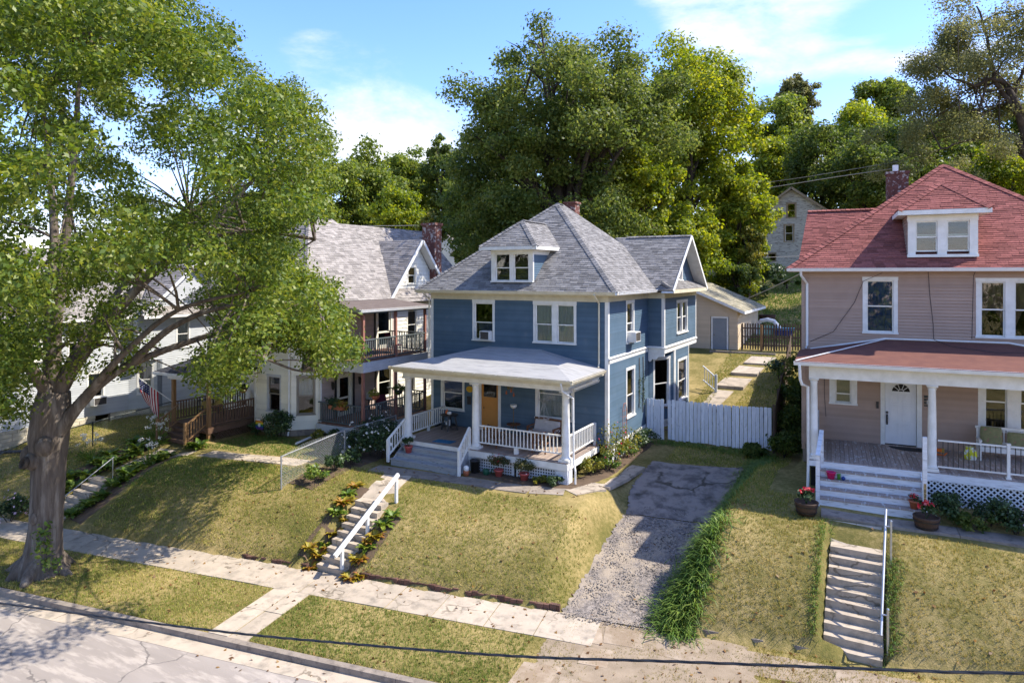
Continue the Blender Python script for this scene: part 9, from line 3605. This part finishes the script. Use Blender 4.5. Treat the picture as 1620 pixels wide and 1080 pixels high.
bx = [box2(-17.0, -15.1, 16.2, 18.9), [(-16.8, 18.5), (-15.5, 18.5), (-16.1, 21.2), (-17.4, 21.2)], box2(-1.5, 0.02, 18.9, 22.6), box2(-29.6, -27.9, 14.2, 19.8), [(-28.4, 18.6), (-21.2, 19.9), (-21.2, 20.9), (-28.4, 19.6)], box2(-2.2, 6, 22.5, 23.9), box2(-3.4, 8, 23.8, 40), box2(-19.0, -8.6, 21.1, 38.5)]
rng = np.random.default_rng(12)


def thin(X, Y):
    n = np.sin(X * 1.3 + 0.7 * np.sin(Y * 0.9)) * np.sin(Y * 1.1 + 0.8 * np.sin(X * 0.7)) * 0.5 + 0.5
    return 0.55 + 0.45 * n


def sparse(X, Y):
    n = np.sin(X * 2.1 + 1.7 * np.sin(Y * 1.3)) * np.sin(Y * 2.3 + 1.1 * np.sin(X * 1.7)) * 0.5 + 0.5
    return np.clip((n - 0.25) * 1.3, 0.05, 0.8)


grass_blades('verge_grass', [rect(-22, -0.88, -4.2, -1.47)], 300, L_GRASS, 0.03, 0.085, 0.017, patch=thin, label='dry mown grass of the verge between kerb and pavement')
grass_blades('verge_grass', [rect(0.45, 7.6, -4.2, -1.5)], 380, L_GRASSG, 0.035, 0.1, 0.018, patch=thin, label='greener mown verge right of the concrete walk')
grass_blades('apron_grass', [rect(7.6, 13.4, -4.2, -1.5), rect(8.2, 15.0, -1.5, -0.05)], 230, L_GRASSB, 0.02, 0.055, 0.018, patch=sparse, label='thin dry grass on the bare driveway apron')
grass_blades('verge_grass', [rect(13.2, 24, -4.2, -0.05)], 250, L_GRASSB, 0.03, 0.07, 0.02, excl=bx, patch=thin, label='dry grass before the brown house lawn edge')
grass_blades('lawn', [rect(-10.5, -0.6, 0.1, 5.2)], 320, L_GRASS, 0.03, 0.09, 0.017, excl=bx, patch=thin, label='sloping mown lawn between the two stairs')
grass_blades('lawn', [rect(0.9, 8.05, 0.12, 5.4)], 340, L_GRASS, 0.03, 0.09, 0.017, excl=bx + [[(-18.3, 20.9), (-15.2, 21.1), (-11.4, 21.5), (-10, 21.9), (-8.6, 23.4), (-8.6, 30), (-18.3, 30)]], patch=thin, label='sloping mown lawn in front of the blue house')
grass_blades('lawn', [[Q2(11.3, 0.12), Q2(24, 0.12), Q2(24, 4.4), Q2(12.2, 6.8)]], 340, L_GRASSB, 0.03, 0.09, 0.017, excl=bx, patch=thin, label='steep dry lawn below the brown house')
grass_blades('lawn', [box2(-4.4, -2.7, 22.5, 30.5), box2(-8.2, -4.6, 28.2, 30.8)], 240, L_GRASS, 0.03, 0.09, 0.02, excl=bx, label='shaded grass strip beside the brown house porch')
grass_blades('lawn', [[(-27.5, 20.0), (-20.4, 21.1), (-20.5, 24.0), (-27.4, 22.8)], [(-27.3, 16.2), (-20.3, 17.9), (-20.4, 19.9), (-27.3, 18.7)]], 240, L_GREENG, 0.03, 0.085, 0.02, label='green lawn before the cream house', excl=bx)
grass_blades('lawn', [[(-41, 12.6), (-30.4, 14.4), (-31.4, 20.5), (-32.5, 26), (-36.5, 28), (-36.7, 19)]], 170, L_GRASS, 0.03, 0.085, 0.022, label='sunlit side lawn of the grey house')
grass_blades('back_lawn', [box2(-9.0, -4.3, 31.3, 46.2)], 170, L_GRASS, 0.04, 0.1, 0.028, patch=thin, label='dry back lawn rising to the tan garage', excl=[[(-8.4, 33.4), (-7.3, 33.4), (-6.0, 45.6), (-7.8, 45.6)]])
grass_blades('hill_lawn', [box2(-14, -1, 50, 74)], 45, L_GREENG, 0.06, 0.16, 0.06, label='shaded green lawn on the hill below the old house')
# fallen leaves on lawn and gutter
n = 900
fx = rng.uniform(-24, 3, n); fy = rng.uniform(11.2, 22.5, n)
ss_, qq_ = street(fx, fy)
fz = terrain(fx, fy) + 0.03
fz = np.where(qq_ < -4.2, -0.12, fz)
keep = (qq_ > -6.5)
fx, fy, fz = fx[keep], fy[keep], fz[keep]
n = len(fx)
P = np.stack([fx, fy, fz], 1)
nr = unit(np.array([0, 0, 1.0]) + 0.5 * rng.normal(size=(n, 3)))
t = unit(np.cross(nr, rng.normal(size=(n, 3)))); b = np.cross(nr, t)
s_ = (0.045 + 0.03 * rng.random(n))[:, None]
V = np.stack([P - t * s_, P + b * s_ * 0.6, P + t * s_, P - b * s_ * 0.6], 1).reshape(-1, 3)
fl = raw_mesh('fallen_leaves', V, np.arange(4 * n).reshape(n, 4), leaf_mat('dead_leaf', (0.12, 0.06, 0.025), (0.22, 0.12, 0.04), (0.32, 0.2, 0.07)), rng.random(n))
fl['kind'] = 'stuff'; fl['label'] = 'scattered dead leaves on the lawns and in the gutter'; fl['category'] = 'leaves'
# stems keep to their beds: soil strips
def soil_strip(name, pts, w):
    V, F = [], []
    P = [Vector((*p, 0)) for p in pts]
    m = []
    for a, b in zip(P[:-1], P[1:]):
        k = max(2, int((b - a).length / 0.25))
        for i in range(k):
            m.append(a.lerp(b, i / k))
    m.append(P[-1])
    for i, p in enumerate(m):
        d = (m[min(i + 1, len(m) - 1)] - m[max(i - 1, 0)]).normalized(); sd = Vector((-d.y, d.x, 0))
        for j in range(5):
            q = p + sd * w * ((j / 4 - 0.5) + random.uniform(-0.05, 0.05))
            V.append((q.x, q.y, tz(q.x, q.y) + 0.012 + (0.03 if j in (1, 2, 3) else -0.02)))
    for i in range(len(m) - 1):
        for j in range(4):
            a = i * 5 + j
            F.append((a, a + 1, a + 6, a + 5))
    o = raw_mesh(name, V, F, M_SOIL, smooth=True)
    o['kind'] = 'structure'
    return o


soil_strip('flower_bed_soil', [(-27.5, 14.6), (-27.4, 16.5), (-27.6, 18.9)], 1.0)
soil_strip('flower_bed_soil', [(-30.2, 14.4), (-30.3, 17.0), (-30.6, 19.5)], 1.6)
soil_strip('flower_bed_soil', [(-16.9, 16.3), (-17.2, 19.4)], 0.8)
soil_strip('flower_bed_soil', [(-14.95, 16.3), (-14.95, 18.6)], 0.7)
soil_strip('flower_bed_soil', [(-14.4, 22.65), (-10.3, 22.9), (-9.8, 25), (-9.75, 30.5)], 0.9)
soil_strip('flower_bed_soil', [(-19.6, 18.6), (-19.6, 24.5)], 1.5)
